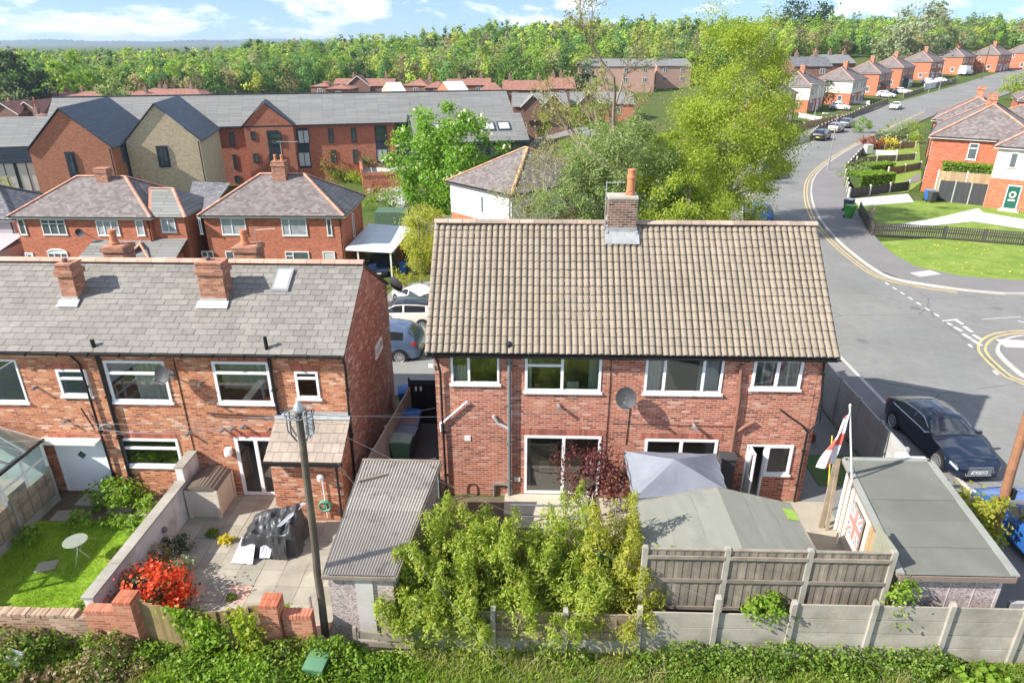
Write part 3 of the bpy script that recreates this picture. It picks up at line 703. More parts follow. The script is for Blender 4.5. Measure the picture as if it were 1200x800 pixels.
    pipe(T, [(at(597, 440).x, y-.02, 5.28), (at(597, 440).x, y-.02, .0)], .058, GREYP, 'soil_pipe'); m = MB(); m.lathe((at(597, 440).x, y-.02, 5.18), [(.07, 0), (.07, .1), (.04, .16)], 10); m.build('vent_cowl', BLACKP, T)
    pipe(T, [at(578, 487), at(584, 496), at(596, 502)], .05, plain('pale_pipe', (.5, .47, .44), .6, .2, 3), 'waste_pipe', False)
    xx = at(866, 470).x
    pipe(T, [at(869, 427), at(868, 440), (xx, y, 3.6), (xx, y, .0)], .05, BROWNP, 'soil_pipe'); pipe(T, [at(884, 494), at(872, 500), at(865, 505)], .05, BROWNP, 'waste_pipe', False)
    pipe(T, [(at(965, 426).x, y, ZE), (at(953, 506).x+.12, y, 2.9), at(946, 508), (at(946, 508).x+.02, y, 0)], .035)
    pipe(T, [at(915, 480), at(925, 488), at(940, 498), at(946, 506)], .028, BLACKP, 'waste_pipe', False)
    for u, v in ((655, 474), (813, 497)):
        m = MB(); p = at(u, v, HY); m.tube([p, p+Vector((0, -.22, 0))], .05, 10); m.tube([p+Vector((0,-.22,0)), p+Vector((0,-.25,0))], .062, 10); m.build('flue', METAL, T)
    m = MB(); p = at(548, 513, HY); m.box(p.x-.09, p.x+.09, HY-.02, HY+.01, p.z-.09, p.z+.09); p = at(606, 561, HY); m.box(p.x-.09, p.x+.09, HY-.03, HY+.01, p.z-.07, p.z+.07); p = at(505, 428, HY); m.box(p.x-.07, p.x+.07, HY-.05, HY+.01, p.z-.05, p.z+.05); m.build('vent', OFFWHITE, T)
    m = MB(); q = at(717, 420).x; m.tube([(q, HY-.012, ZE-.1), (q+.01, HY-.012, 3.5), (q-.005, HY-.012, 1.2)], .011, 5)
    p = at(738, 478); m.tube([(p.x+.02, HY-.012, p.z), (p.x-.02, HY-.012, 1.95)], .012, 5); m.tube([at(717, 496, HY-.012), at(860, 500, HY-.012)], .008, 4); m.build('cable', BLACKP, T)
    m = MB(); p = at(583, 575, HY); m.tube([(p.x-.1, HY-.05, .45), (p.x+.5, HY-.05, .42)], .03, 6); m.tube([(p.x-.1, HY-.05, .45), (p.x-.1, HY-.05, .0)], .035, 6); m.build('drain_pipe', GREYP, T)
    return T
def dish(u, v, y, label, r=.30, flip=1):
    p = Y(u, v, y-.32)
    T = thing('satellite_dish', label, 'satellite dish', (p.x, y, p.z-.25))
    m = MB(); rows = []
    d = Vector((-.25*flip, -1, .35)).normalized(); ex = Vector((0, 0, 1)).cross(d).normalized(); ey = d.cross(ex)
    for k in range(7):
        q = r*k/6; rows.append([p+ex*cos(2*pi*j/18)*q+ey*sin(2*pi*j/18)*q*1.1+d*(.08*(k/6)**2) for j in range(19)])
    m.grid(rows); m.build('dish', plain('dish_grey', (.05, .05, .054), .6, .2, 5), T, smooth=True)
    m = MB(); m.tube([p, (p.x+.05, y-.02, p.z-.15)], .025, 6); m.box(p.x-.02, p.x+.12, y-.03, y, p.z-.28, p.z-.02); m.tube([p-ey*r, p+d*.34-ey*.12], .012, 5); m.obox(p+d*.36-ey*.1, (.06, .1, .06)); m.build('bracket', GREYP, T)
    return T
MAIN = main_house()
dish(734, 466, HY, 'small grey satellite dish on the brick wall between two patio doors')
# ---------------------------------------------------------------- the slate-roofed terrace on the left
TY = 17.55
def XP(u, v, x):
    d = ray(u, v); t = x/d.x
    return Vector((x, d.y*t, CAMH+d.z*t))
def terrace():
    X0, X1, ZE, YE, YR, ZR, YF = -24.0, -5.3, 4.95, 17.30, 20.45, 6.75, 23.6
    T = thing('terraced_house', 'orange brick terrace row with grey slate roof and two brick stacks', 'house', (-12, TY, 0))
    def R(*a): return rectpx(*a, y=TY)
    TW0 = R(-40, 421, 18, 470); TW1 = R(73.6, 433, 100.6, 463); TW2 = R(133, 422.6, 192, 470); TW3 = R(257, 423.6, 314, 471.5); TW4 = R(349, 435, 372, 466); TW5 = R(148.5, 514, 208, 545)
    DO = R(81, 515.6, 121, 576.6); FD = R(286, 512.6, 323.5, 575)
    DO = (DO[0], DO[1], .08, DO[3]); FD = (FD[0], FD[1], .06, FD[3])
    m = MB(); wall_holes(m, X0, X1, -.1, ZE, TY, [TW0, TW1, TW2, TW3, TW4, TW5, DO, FD])
    wl = m.build('wall', B_TERR, T)
    m = MB(); p = [(X1, TY, -.1), (X1, YF, -3), (X1, YF, ZE), (X1, YR, ZR-.1), (X1, TY, ZE)]; m.face(p)
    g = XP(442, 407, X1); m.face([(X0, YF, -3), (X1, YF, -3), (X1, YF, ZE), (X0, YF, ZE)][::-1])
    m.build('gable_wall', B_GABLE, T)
    # shallow lintels of redder brick
    for (a, b, c, d) in (TW1, TW3, TW4, TW5, DO, FD):
        m = MB(); n = int((b-a+.2)/.075)
        for k in range(n): x = a-.1+(b-a+.2)*k/n; m.box(x+.004, x+.068, TY-.006, TY+.02, d+.004, d+.2)
        m.build('lintel_course', plain('terrace_lintel', (.40, .12, .075), .85, .2, 3, isl=.3), wl)
    m = MB(); ins = MATS['room_wall']
    for z in (.03, 2.5): m.box(X0, X1-.25, TY+.12, 20.4, z-.04, z)
    m.box(X0, X1-.25, TY+.12, 20.4, ZE-.04, ZE-.015); m.box(X0, X1-.25, 20.4, 20.44, 0, ZE)
    for x in (-14.7, -12.6, -9.9, -7.9, X1-.25): m.box(x-.04, x+.04, TY+.13, 20.39, .04, ZE-.05)
    m.build('interior', ins, T)
    # roof of separate slates
    m = MB(); a, b = Vector((X0, YE, ZE+.08)), Vector((X1+.06, YE, ZE+.08)); c, d = Vector((X1+.06, YR, ZR)), Vector((X0, YR, ZR))
    roof_quad_rows(m, a, b, c, d, 16, 52, .018, .006, .012, 5)
    m.cur = 1; dn = Vector((0, 0, -.04)); m.face([a+dn, b+dn, c+dn, d+dn]); m.face([(X1+.06, YF+.25, ZE), (X0, YF+.25, ZE), (X0, YR, ZR), (X1+.06, YR, ZR)])
    m.prism([b+Vector((-.12, 0, -.07)), b+Vector((-.12, 0, -.0)), c+Vector((-.12, 0, 0)), c+Vector((-.12, 0, -.1))], (.10, 0, 0)); m.prism([Vector((X1-.06, YF+.25, ZE-.07)), Vector((X1-.06, YF+.25, ZE)), c+Vector((-.12, 0, 0)), c+Vector((-.12, 0, -.1))], (.10, 0, 0))
    rf = m.build('roof', [SLATE, plain('slate_gap', (.09, .085, .08), .9, .2, 3)], T)
    m = MB(); ridge_row(m, (X0, YR, ZR+.05), (X1+.06, YR, ZR+.05), 42, .15); m.build('ridge_tiles', plain('salmon_ridge', (.56, .33, .25), .8, .2, 3, isl=.18), rf)
    for (u0, u1, vt, vb, n, lab) in ((71, 92, 312, 347, 0, None), (233, 266, 310, 346, 0, None)):
        p0, p1 = Y(u0, vb, 19.), Y(u1, vb, 19.); zt = Y(u0, vt, 19.).z
        ch = chimney(rf, p0.x+.06, p1.x-.04, 19., 19.55, 5.7, zt, B_CHIM, 0)
        m = MB(); m.box(p0.x+.03, p1.x-.01, 18.95, 18.995, 5.9, 6.08); m.face([(p0.x-.04, 18.72, 5.865), (p1.x+.06, 18.72, 5.865), (p1.x+.05, 18.95, 6.02), (p0.x-.03, 18.95, 6.02)]); m.build('flashing', plain('grey_lead', (.42, .42, .42), .7, .25, 5), ch)
        m = MB(); m.lathe(((p0.x*.6+p1.x*.4), 19.28, zt+.04), [(.07, 0), (.07, .08), (.09, .1), (.03, .13)], 10); m.build('chimney_cowl', plain('dark_cowl', (.12, .1, .1), .6), ch)
    # skylight on the slope
    p = [G(313, 331, 0), G(335, 331, 0), G(341, 313, 0), G(319, 313, 0)]
    sl = (ZR-ZE-.08)/(YR-YE); ys, ye = YE+.1+1.95, YE+.1+2.75; xs = (Y(316, 331, ys).x, Y(336, 331, ys).x); zz = lambda y, h: ZE+.08+(y-YE)*sl+h
    m = MB(); q = [(xs[0], ys), (xs[1], ys), (xs[1], ye), (xs[0], ye)]
    m.prism([(x, y, zz(y, .0)) for x, y in q], (0, 0, .10)); sk = m.build('skylight', plain('skylight_frame', (.28, .28, .28), .5), rf)
    m = MB(); i = .07; m.face([(xs[0]+i, ys+i, zz(ys+i, .104)), (xs[1]-i, ys+i, zz(ys+i, .104)), (xs[1]-i, ye-i, zz(ye-i, .104)), (xs[0]+i, ye-i, zz(ye-i, .104))]); m.build('pane', plain('sky_pane', (.52, .56, .60), .1, .05, 2), sk)
    m = MB()
    m.grid([[(x, YE-.03+.06*cos(pi+pi*j/6), ZE+.07+.07*sin(pi+pi*j/6)) for j in range(7)] for x in np.linspace(X0, X1+.06, 24)]); m.box(X0, X1, TY-.06, TY-.012, ZE-.12, ZE+.03)
    for x in np.arange(-18, X1, .9): m.box(x, x+.03, YE-.10, TY-.02, ZE-.02, ZE+.06)
    m.build('gutter', BLACKP, T)
    cur = MATS['net_curtain']; bl = plain('grey_blind', (.40, .42, .40), .85, .1, 3)
    def hole(w): a, b, c, d = w; return (a, TY, c), b-a, d-c
    O, w, h = hole(TW0); window(T, O, w, h, cols=(1, 1), pane=GLASS, inset=.05)
    O, w, h = hole(TW1); window(T, O, w, h, trans=(.66,), pane=GLASS, inset=.05, fr=.07)
    O, w, h = hole(TW2); window(T, O, w, h, trans=(.7,), pane=GLASS, inset=.04, fr=.08, curtain=[(.42, .93, 0, .9, cur), (.5, .9, .72, 1, plain('yellow_blind', (.6, .53, .35), .9))])
    O, w, h = hole(TW3); window(T, O, w, h, trans=(.73,), pane=GLASS, inset=.04, fr=.08, curtain=[(.1, .92, .3, .72, bl), (.1, .92, .74, 1, bl)])
    O, w, h = hole(TW4); window(T, O, w, h, trans=(.75,), pane=GLASS, inset=.04, fr=.07)
    O, w, h = hole(TW5); wd = window(T, O, w, h, trans=(.66,), pane=GLASS, inset=.04, fr=.08)
    O, w, h = hole(FD); window(T, O, w, h, cols=(1, 1), pane=GLASS, inset=.04, fr=.10, sill=False, name='french_door')
    O, w, h = hole(DO)
    m = MB(); m.box(O[0], O[0]+w, TY-.0, TY+.06, O[2], O[2]+h); m.box(O[0], O[0]+.07, TY-.02, TY, O[2], O[2]+h); m.box(O[0]+w-.07, O[0]+w, TY-.02, TY, O[2], O[2]+h); m.box(O[0]+.07, O[0]+w-.07, TY-.02, TY, O[2]+h-.07, O[2]+h)
    dr = m.build('door', WHITE, T); cx = O[0]+w/2; cz = O[2]+h*.72
    m = MB(); m.obox((cx, TY-.006, cz), (.30, .014, .30), 0, Matrix.Rotation(pi/4, 3, 'Y')); m.build('door_frame_trim', WHITE, dr)
    m = MB(); m.obox((cx, TY-.016, cz), (.2, .012, .2), 0, Matrix.Rotation(pi/4, 3, 'Y')); m.build('door_glass', PANE, dr)
    m = MB(); m.box(O[0]-.3, O[0]+w-.05, TY-.32, TY-.002, O[2]+h+.03, O[2]+h+.07); m.box(O[0]-.3, O[0]+w-.05, TY-.325, TY-.3, O[2]+h+.0, O[2]+h+.1)
    m.build('door_canopy', OFFWHITE, T)
    # gable window, pipes
    g0, g1 = XP(439.5, 419, X1), XP(445, 395, X1); window(T, (X1, g0.y, g0.z), abs(g1.y-g0.y)+.05, g1.z-g0.z, ex=(0, 1, 0), fr=.05)
    yy = TY-.07
    def at(u, v): return Y(u, v, yy)
    for (u1, v1, top_, bot, r) in ((119, 436, 5.35, 0., .06), (318.5, 440, 5.5, 2.6, .055)):
        p = at(u1, v1); pipe(T, [(p.x-.03, yy, top_), (p.x-.0, yy, 4.2), (p.x+.03, yy, bot)], r, BLACKP, 'soil_pipe')
    p = at(97, 440); pipe(T, [(p.x-.15, YE+.05, ZE+.02), (p.x, yy, 4.6), (p.x+.1, yy, 0.)], .035); p = at(404, 425); pipe(T, [(p.x-.02, YE+.05, ZE+.02), (p.x+.0, yy, 4.6), (X1-.1, yy, 0)], .04)
    pipe(T, [at(117, 500), at(124, 497), at(131, 500)], .04, GREYP, 'waste_pipe', False); pipe(T, [at(242, 484), at(270, 486), at(320, 488)], .022, BLACKP, 'waste_pipe', False)
    pipe(T, [at(95, 478), at(104, 492), at(111, 503)], .02, BLACKP, 'waste_pipe', False)
    for (u, v) in ((43, 453), (79, 492), (236, 448), (222, 506), (262, 502), (273, 501), (286, 498), (316, 502)):
        p = Y(u, v, TY); m = MB(); m.tube([p, p+Vector((0, -.2, 0))], .045, 8); m.build('flue', GREYP, T)
    p = Y(269, 527, TY); m = MB(); m.obox(p+Vector((0, -.1, 0)), (.18, .2, .22)); m.tube([p+Vector((0, -.1, .1)), p+Vector((0, -.2, -.1))], .06, 8); m.build('lamp', OFFWHITE, T)
    m = MB(); p = at(206, 440); m.tube([(p.x, TY-.012, 4.8), (p.x+.02, TY-.012, 2.), (p.x+.05, TY-.012, .3)], .011, 5); m.build('cable', BLACKP, T)
    # tiled brick lean-to
    e0, e1 = -7.45, -5.40; fy, zt, ze = 16.35, 2.98, 2.30
    m = MB(); m.box(e0, e1, fy, TY-.004, -.1, ze-.02); m.prism([(e1-.004, fy, ze-.02), (e1-.004, TY-.004, ze-.02), (e1-.004, TY-.004, zt-.08)], (-.1, 0, 0)); m.prism([(e0+.104, fy, ze-.02), (e0+.104, TY-.004, ze-.02), (e0+.104, TY-.004, zt-.08)], (-.1, 0, 0))
    ext = m.build('lean_to', B_TERR, T)
    m = MB(); roof_quad_rows(m, (e0-.08, fy-.22, ze-.07), (e1+.10, fy-.22, ze-.07), (e1+.10, TY-.01, zt), (e0-.08, TY-.01, zt), 5, 9, .03, .004, .008, 9); m.cur = 0
    m.face([(e0-.08, fy-.22, ze-.1), (e1+.10, fy-.22, ze-.1), (e1+.10, TY-.01, zt-.03), (e0-.08, TY-.01, zt-.03)])
    m.build('lean_to_roof', plain('brown_tile', (.35, .285, .235), .85, .2, 2, isl=.1, stain=(1.6, (.5, .7), (.22, .19, .16), .6)), ext)
    m = MB(); m.box(e0-.08, e1+.1, TY-.06, TY-.002, zt-.01, zt+.09); m.face([(e0-.08, TY-.22, zt-.05), (e1+.1, TY-.22, zt-.05), (e1+.1, TY-.05, zt+.06), (e0-.08, TY-.05, zt+.06)]); m.build('flashing', MATS['pale_lead'], ext)
    m = MB(); m.box(e0-.1, e1+.12, fy-.32, fy-.22, ze-.15, ze-.05); m.tube([(e1-.12, fy-.05, ze-.12), (e1-.12, fy-.05, 0)], .035, 8); m.build('gutter', BLACKP, ext)
    # hose reel and wall lamp on the lean-to
    p = Y(382, 590, fy); m = MB(); m.tube([(p.x, fy-.12, p.z), (p.x, fy-.02, p.z)], .05, 8)
    for k in range(3): m.tube([(p.x+.17*cos(t), fy-.06-.03*k, p.z+.17*sin(t)) for t in np.linspace(0, 6.1, 14)], .022, 5, False)
    m.build('hose_reel', plain('green_hose', (.10, .33, .22), .5, .2, 5), ext)
    m = MB(); m.tube([(p.x+.02, fy-.05, .2), (p.x, fy-.05, 1.5)], .02, 6); m.lathe((p.x-.02, fy-.12, 1.55), [(.03, 0), (.1, .04), (.1, .16), (.04, .2)], 8); m.build('wall_lamp', OFFWHITE, ext)
    return T
TERR = terrace()
dish(192, 439, TY, 'grey satellite dish beside an upper window of the slate-roofed terrace', .25)
def XPdish():
    p = XP(451, 334, -5.3); T = thing('satellite_dish', 'dark satellite dish high on the shaded gable of the terrace', 'satellite dish', (p.x, p.y, p.z-.3))
    m = MB(); c = p+Vector((.35, 0, 0)); d = Vector((.5, .8, .3)).normalized(); ex = Vector((0, 0, 1)).cross(d).normalized(); ey = d.cross(ex)
    m.grid([[c+ex*cos(2*pi*j/16)*.32*k/5+ey*sin(2*pi*j/16)*.32*k/5+d*.08*(k/5)**2 for j in range(17)] for k in range(6)]); m.build('dish', plain('dish_grey', (.2, .2, .21)), T, smooth=True)
    m = MB(); m.tube([c, p+Vector((.0, 0, -.2))], .02, 6); m.tube([c-ey*.3, c+d*.35], .012, 5); m.build('bracket', GREYP, T)
XPdish()

# ---------------------------------------------------------------- gardens behind the terrace
m = MB(); tri_poly(m, [(-14.75, 11.6), (-10.45, 11.6), (-10.45, 15.6), (-10.6, 16.2), (-14.6, 16.1)], .03); structure(m, 'lawn', LAWN)
m = MB(); m.grid([[(x, y, .012) for x in (-14.8, -10.4)] for y in (15.5, 17.54)]); structure(m, 'soil_bed', plain('garden_soil', (.13, .10, .065), .95, .3, 3))
m = MB(); R_ = random.Random(4)
for (x, y, w, d, a) in ((-13.55, 17.15, .9, .6, 0), (-13.9, 16.35, .8, .5, .1), (-12.5, 16.8, .7, .5, .2), (-11.5, 16.7, .8, .6, 0), (-10.9, 16.0, .6, .6, .2), (-12.1, 16.2, .7, .5, -.2), (-13.1, 14.2, .5, .4, .3)):
    m.obox((x, y, .04), (w, d, .04), a)
structure(m, 'stepping_stones', PAVEL)
m = MB()
for i in range(9):
    for j in range(10):
        x0, y0 = -10.2+i*.6, 11.85+j*.6
        if x0 > -5.0: continue
        m.obox((x0+.3, y0+.3, .02+R_.uniform(-.004, .004)), (.59, .59, .04), R_.uniform(-.006, .006), None, 1 if (i, j) in ((2, 2), (4, 2), (8, 0), (7, 0)) else 0)
tag(m.build('patio', [PAVEL, plain('pink_slab', (.50, .32, .25), .9, .15, 2)]), None, None, None, 'structure')
m = MB(); m.grid([[(x, y, .006) for x in (-10.25, -2.2)] for y in (11.5, 17.6)]); structure(m, 'yard', plain('yard_dirt', (.22, .20, .16), .95, .25, 1.5))
m = MB(); m.grid([[(x, y, .010) for x in (-5.25, -2.7)] for y in (16.2, 20, 24.3)]); structure(m, 'alley', asphalt('alley_ground', (.12, .12, .115), .2, False))
# party wall
m = MB(); m.box(-10.42, -10.20, 11.95, 16.6, -.1, 1.16); m.box(-10.42, -10.20, 16.6, 17.53, -.1, 1.62)
W_ = thing('garden_wall', 'white rendered party wall with flat coping between lawn and patio', 'wall', (-10.31, 14.6, 0)); m.build('wall', plain('white_wall_worn', (.60, .59, .58), .9, .2, 1.2, stain=(1.4, (.5, .68), (.32, .29, .28), .7)), W_)
m = MB()
for k in range(8): y0 = 11.93+k*.585; m.box(-10.46, -10.16, y0, y0+.575, 1.163, 1.215)
m.box(-10.46, -10.16, 16.6, 17.52, 1.623, 1.675); m.build('coping', CONC, W_)
# conservatory
def conservatory():
    T = thing('conservatory', 'lean-to conservatory with white bars and clear glass roof by the timber fence', 'conservatory', (-16, 15, 0))
    xe, xr, y0, y1, ze, zr = -14.72, -17.6, 12.6, 17.2, 2.15, 3.15; sl = (zr-ze)/(xr-xe)
    m = MB(); m.box(xr, xe, y0, y1, -.1, .55); m.build('dwarf_wall', B_WALL, T)
    m = MB()
    for y in np.linspace(y0, y1, 8): m.bar((xe+.05, y, ze), (xr, y, zr), .05, .05)
    m.bar((xe, y0-.03, ze), (xe, y1+.03, ze), .07, .07); m.bar((xr, y0, zr), (xr, y1, zr), .08, .08)
    for y in np.linspace(y0+.02, y1-.02, 6): m.bar((xe, y, .55), (xe, y, ze), .06, .06)
    m.bar((xe, y0, .58), (xe, y1, .58), .07, .05); m.bar((xe, y0, 1.6), (xe, y1, 1.6), .05, .05)
    for x in np.linspace(xe, xr, 4): m.bar((x, y0, .55), (x, y0, ze+(x-xe)*sl), .06, .06)
    m.build('frame', WHITE, T)
    m = MB(); m.face([(xe+.06, y0, ze+.03), (xe+.06, y1, ze+.03), (xr, y1, zr+.03), (xr, y0, zr+.03)]); m.face([(xe, y0, .6), (xe, y1, .6), (xe, y1, ze), (xe, y0, ze)]); m.build('glazing', GLASS, T)
    m = MB(); m.tube([(xe+.08, y0-.05, ze+.0), (xe+.08, y1+.05, ze)], .045, 6); m.build('gutter', BLACKP, T)
    m = MB(); m.face([(xr, y1+.02, -.1), (xe, y1+.02, -.1), (xe, y1+.02, ze+.04), (xr, y1+.02, zr+.04)][::-1]); m.build('end_panel', plain('aqua_panel', (.35, .47, .46), .6, .15, 2), T)
    m = MB(); m.box(-17.2, -16.2, 13.6, 15.2, .1, .8); m.box(-16, -15.2, 16, 16.8, .1, 1.0); m.build('furniture', plain('cons_furniture', (.35, .33, .3), .8, .3, 4), T)
conservatory()
def panel_fence(name, label, pts, h, mat, postmat, n, kind='vert', ph=.1, group=None, bw=.12, cat='fence', base=0., gravel=False, pw=.1, back=False, slats=None, posttops=0.):
    """fence along the straight line a-b in n bays; parts: panel each, post each"""
    a, b = Vector(pts[0]), Vector(pts[1]); T = thing(name, label, cat, (a.x, a.y, a.z), 0, group)
    d = (b-a); L_ = Vector((d.x, d.y, 0)).length; ex = Vector((d.x, d.y, 0)).normalized(); ny = Vector((-ex.y, ex.x, 0)); rz = math.atan2(ex.y, ex.x); R_ = random.Random(int(L_*100))
    for k in range(n+1):
        p = a+d*k/n; m = MB(); m.obox(p+Vector((0, 0, base+(h+ph)/2)), (pw, pw, h+ph), rz)
        m.obox(p+Vector((0, 0, base+h+ph+.012)), (pw*.8, pw*.8, .025), rz); m.build('post', postmat, T)
    for k in range(n):
        p, q = a+d*(k+.0)/n+ex*pw/2, a+d*(k+1)/n-ex*pw/2; m = MB(); ln = (q-p).length; z0 = base+(.3 if gravel else .04)
        if kind == 'vert':
            c = int(ln/bw)
            for i in range(c):
                s = p.lerp(q, (i+.5)/c); hh = h-z0+base*0+R_.uniform(-.012, .012)
                m.obox(s+Vector((0, 0, z0+hh/2))-ny*(.012 if i % 2 else 0), (ln/c*1.06 if slats is None else ln/c*slats, .016, hh), rz+R_.uniform(-.03, .03))
        elif kind == 'horiz':
            c = int((h-z0)/bw)
            for i in range(c):
                z = z0+(h-z0)*(i+.5)/c; m.obox((p+q)/2+Vector((0, 0, z))-ny*(.004*(i % 2)), (ln, .02, (h-z0)/c*1.02), rz, Matrix.Rotation(rz, 3, 'Z') @ Matrix.Rotation(.12, 3, 'X'))
            for i in range(4):
                s = p.lerp(q, (i+.5)/4); m.obox(s+Vector((0, 0, (z0+h)/2))-ny*.028, (.04, .02, h-z0-.03), rz)
        elif kind == 'conc':
            c = max(1, round(h/.3))
            for i in range(c):
                z = base+h*(i+.5)/c; m.obox((p+q)/2+Vector((0, 0, z)), (ln+.03, .05, h/c-.008), rz)
        if kind != 'conc':
            if kind == 'vert' and back:
                for z in (z0+.12, (z0+h)/2+.05, h-.18): m.obox((p+q)/2+Vector((0, 0, base*0+z))-ny*.05, (ln, .04, .085), rz)
                m.obox((p+q)/2+Vector((0, 0, h+.015)), (ln, .07, .03), rz)
        m.build('panel', mat, T)
        if gravel: m = MB(); m.obox((p+q)/2+Vector((0, 0, base+.14)), (ln, .05, .28), rz); m.build('gravel_board', CONC, T)
    return T
panel_fence('timber_fence', 'low timber panel fence with concrete bases between conservatory and lawn', ((-14.66, 12.2, 0), (-14.66, 17.1, 0)), 1.15, TIMB, CONC, 3, 'horiz', .08, gravel=True)
# old brick wall, orange pillars, boarded gate
def rear_brick():
    T = thing('garden_wall', 'old brown brick wall along the foot of the lawn garden', 'wall', (-14, 11.75, 0))
    m = MB(); m.box(-17.5, -10.25, 11.65, 11.87, -.6, .86); m.build('wall', B_WALL, T)
    m = MB(); R_ = random.Random(2); x = -17.5
    while x < -10.6:
        m.obox((x+.055, 11.76+R_.uniform(-.01, .01), .90+R_.uniform(-.01, .012)), (.10, .24, .075), R_.uniform(-.06, .06)); x += .11+R_.choice([0, 0, 0, .02])
    m.build('coping', plain('old_coping', (.40, .27, .19), .9, .25, 4, isl=.3), T)
    for (label, xs, pil) in (('orange brick wall and square pillar at the left of the boarded gate', (-10.24, -9.52), (-9.45, -9.02)), ('orange brick wall and square pillar at the right of the boarded gate', (-5.62, -4.95), (-6.08, -5.66))):
        T = thing('gate_pillar', label, 'pillar', ((pil[0]+pil[1])/2, 11.75, 0), 0, 'brick pillars of the boarded gate')
        m = MB(); m.box(pil[0], pil[1], 11.54, 11.96, -.6, 1.36); pw_ = m.build('pillar', B_PILL, T); m = MB()
        for k in range(5):
            for j in range(2): m.obox((pil[0]+.043+.0857*k, 11.645+.21*j, 1.415), (.078, .20, .105))
        m.build('cap', plain('orange_cap', (.42, .13, .07), .85, .2, 4, isl=.2), T)
        m = MB(); m.box(xs[0], xs[1], 11.64, 11.86, -.6, 1.0); m.build('wall', B_PILL, T)
        m = MB(); n = int((xs[1]-xs[0])/.08)
        for k in range(n): m.obox((xs[0]+(k+.5)*(xs[1]-xs[0])/n, 11.75, 1.055), (.072, .25, .11))
        m.build('coping', plain('orange_coping', (.48, .18, .11), .85, .2, 4, isl=.2), T)
    T = thing('boarded_gate', 'sagging wooden board gate with ivy between two orange brick pillars', 'gate', (-7.5, 11.75, 0))
    m = MB(); n = 24
    for k in range(n):
        t = (k+.5)/n; x = -8.96+2.78*t; sag = .12*sin(pi*t); hh = 1.32-sag+R_.uniform(-.02, .02)+.05*(1-t)
        m.obox((x, 11.75-.02*(k % 2)-.18*sin(pi*t), hh/2-.3), (.122, .018, hh+.6), R_.uniform(-.05, .05))
    m.build('boards', plain('mossy_boards', (.30, .21, .10), .88, .3, 3, isl=.25, stain=(3., (.45, .65), (.15, .13, .04), .6)), T)
rear_brick()
# things on the patio and lawn
def bistro():
    p = G(88, 633, .72); T = thing('garden_table', 'small round metal table standing on the shaded lawn', 'table', (p.x, p.y, 0))
    m = MB(); m.lathe((p.x, p.y, .70), [(.30, 0), (.31, .012), (.30, .025)], 24); m.build('tabletop', plain('frosted_glass', (.25, .28, .23), .3, .12, 6), T)
    for k in range(3):
        a = 2*pi*k/3+.4; m = MB(); m.tube([(p.x+.2*cos(a), p.y+.2*sin(a), .70), (p.x+.03*cos(a), p.y+.03*sin(a), .38), (p.x+.22*cos(a), p.y+.22*sin(a), .03)], .013, 6); m.build('leg', METAL, T)
bistro()
def storage_box():
    x0, x1, y0, y1 = -10.12, -9.20, 16.38, 17.44; T = thing('storage_box', 'beige plastic storage box with arched brown lid on the patio', 'storage box', ((x0+x1)/2, (y0+y1)/2, .04))
    beige = plain('beige_plastic', (.60, .54, .45), .6, .06, 3); br = plain('brown_lid', (.16, .125, .10), .6, .15, 3)
    m = MB(); m.box(x0+.03, x1-.03, y0+.03, y1-.03, .04, 1.02)
    for k in range(9): z = .1+k*.1; m.box(x0+.02, x1-.02, y0+.02, y0+.035, z, z+.085); 
    for k in range(6): y = y0+.08+k*.155; m.box(x1-.035, x1-.015, y, y+.14, .08, 1.0)
    for (a, b) in ((x0, y0), (x1, y0), (x1, y1), (x0, y1)): m.obox((a*.97+(x0+x1)*.015, b*.995+(y0+y1)*.0025, .53), (.09, .09, .98))
    m.build('body', beige, T)
    m = MB(); N = 10; prof = [(x0-.03+(x1-x0+.06)*k/N, 1.03+.17*sin(pi*k/N)**.8) for k in range(N+1)]
    m.prism([(x, y0-.02, z) for x, z in prof], (0, y1-y0+.04, 0))
    for k in range(1, N): m.bar((prof[k][0], y0-.01, prof[k][1]+.006), (prof[k][0], y1+.01, prof[k][1]+.006), .018, .014)
    m.build('lid', br, T)
storage_box()
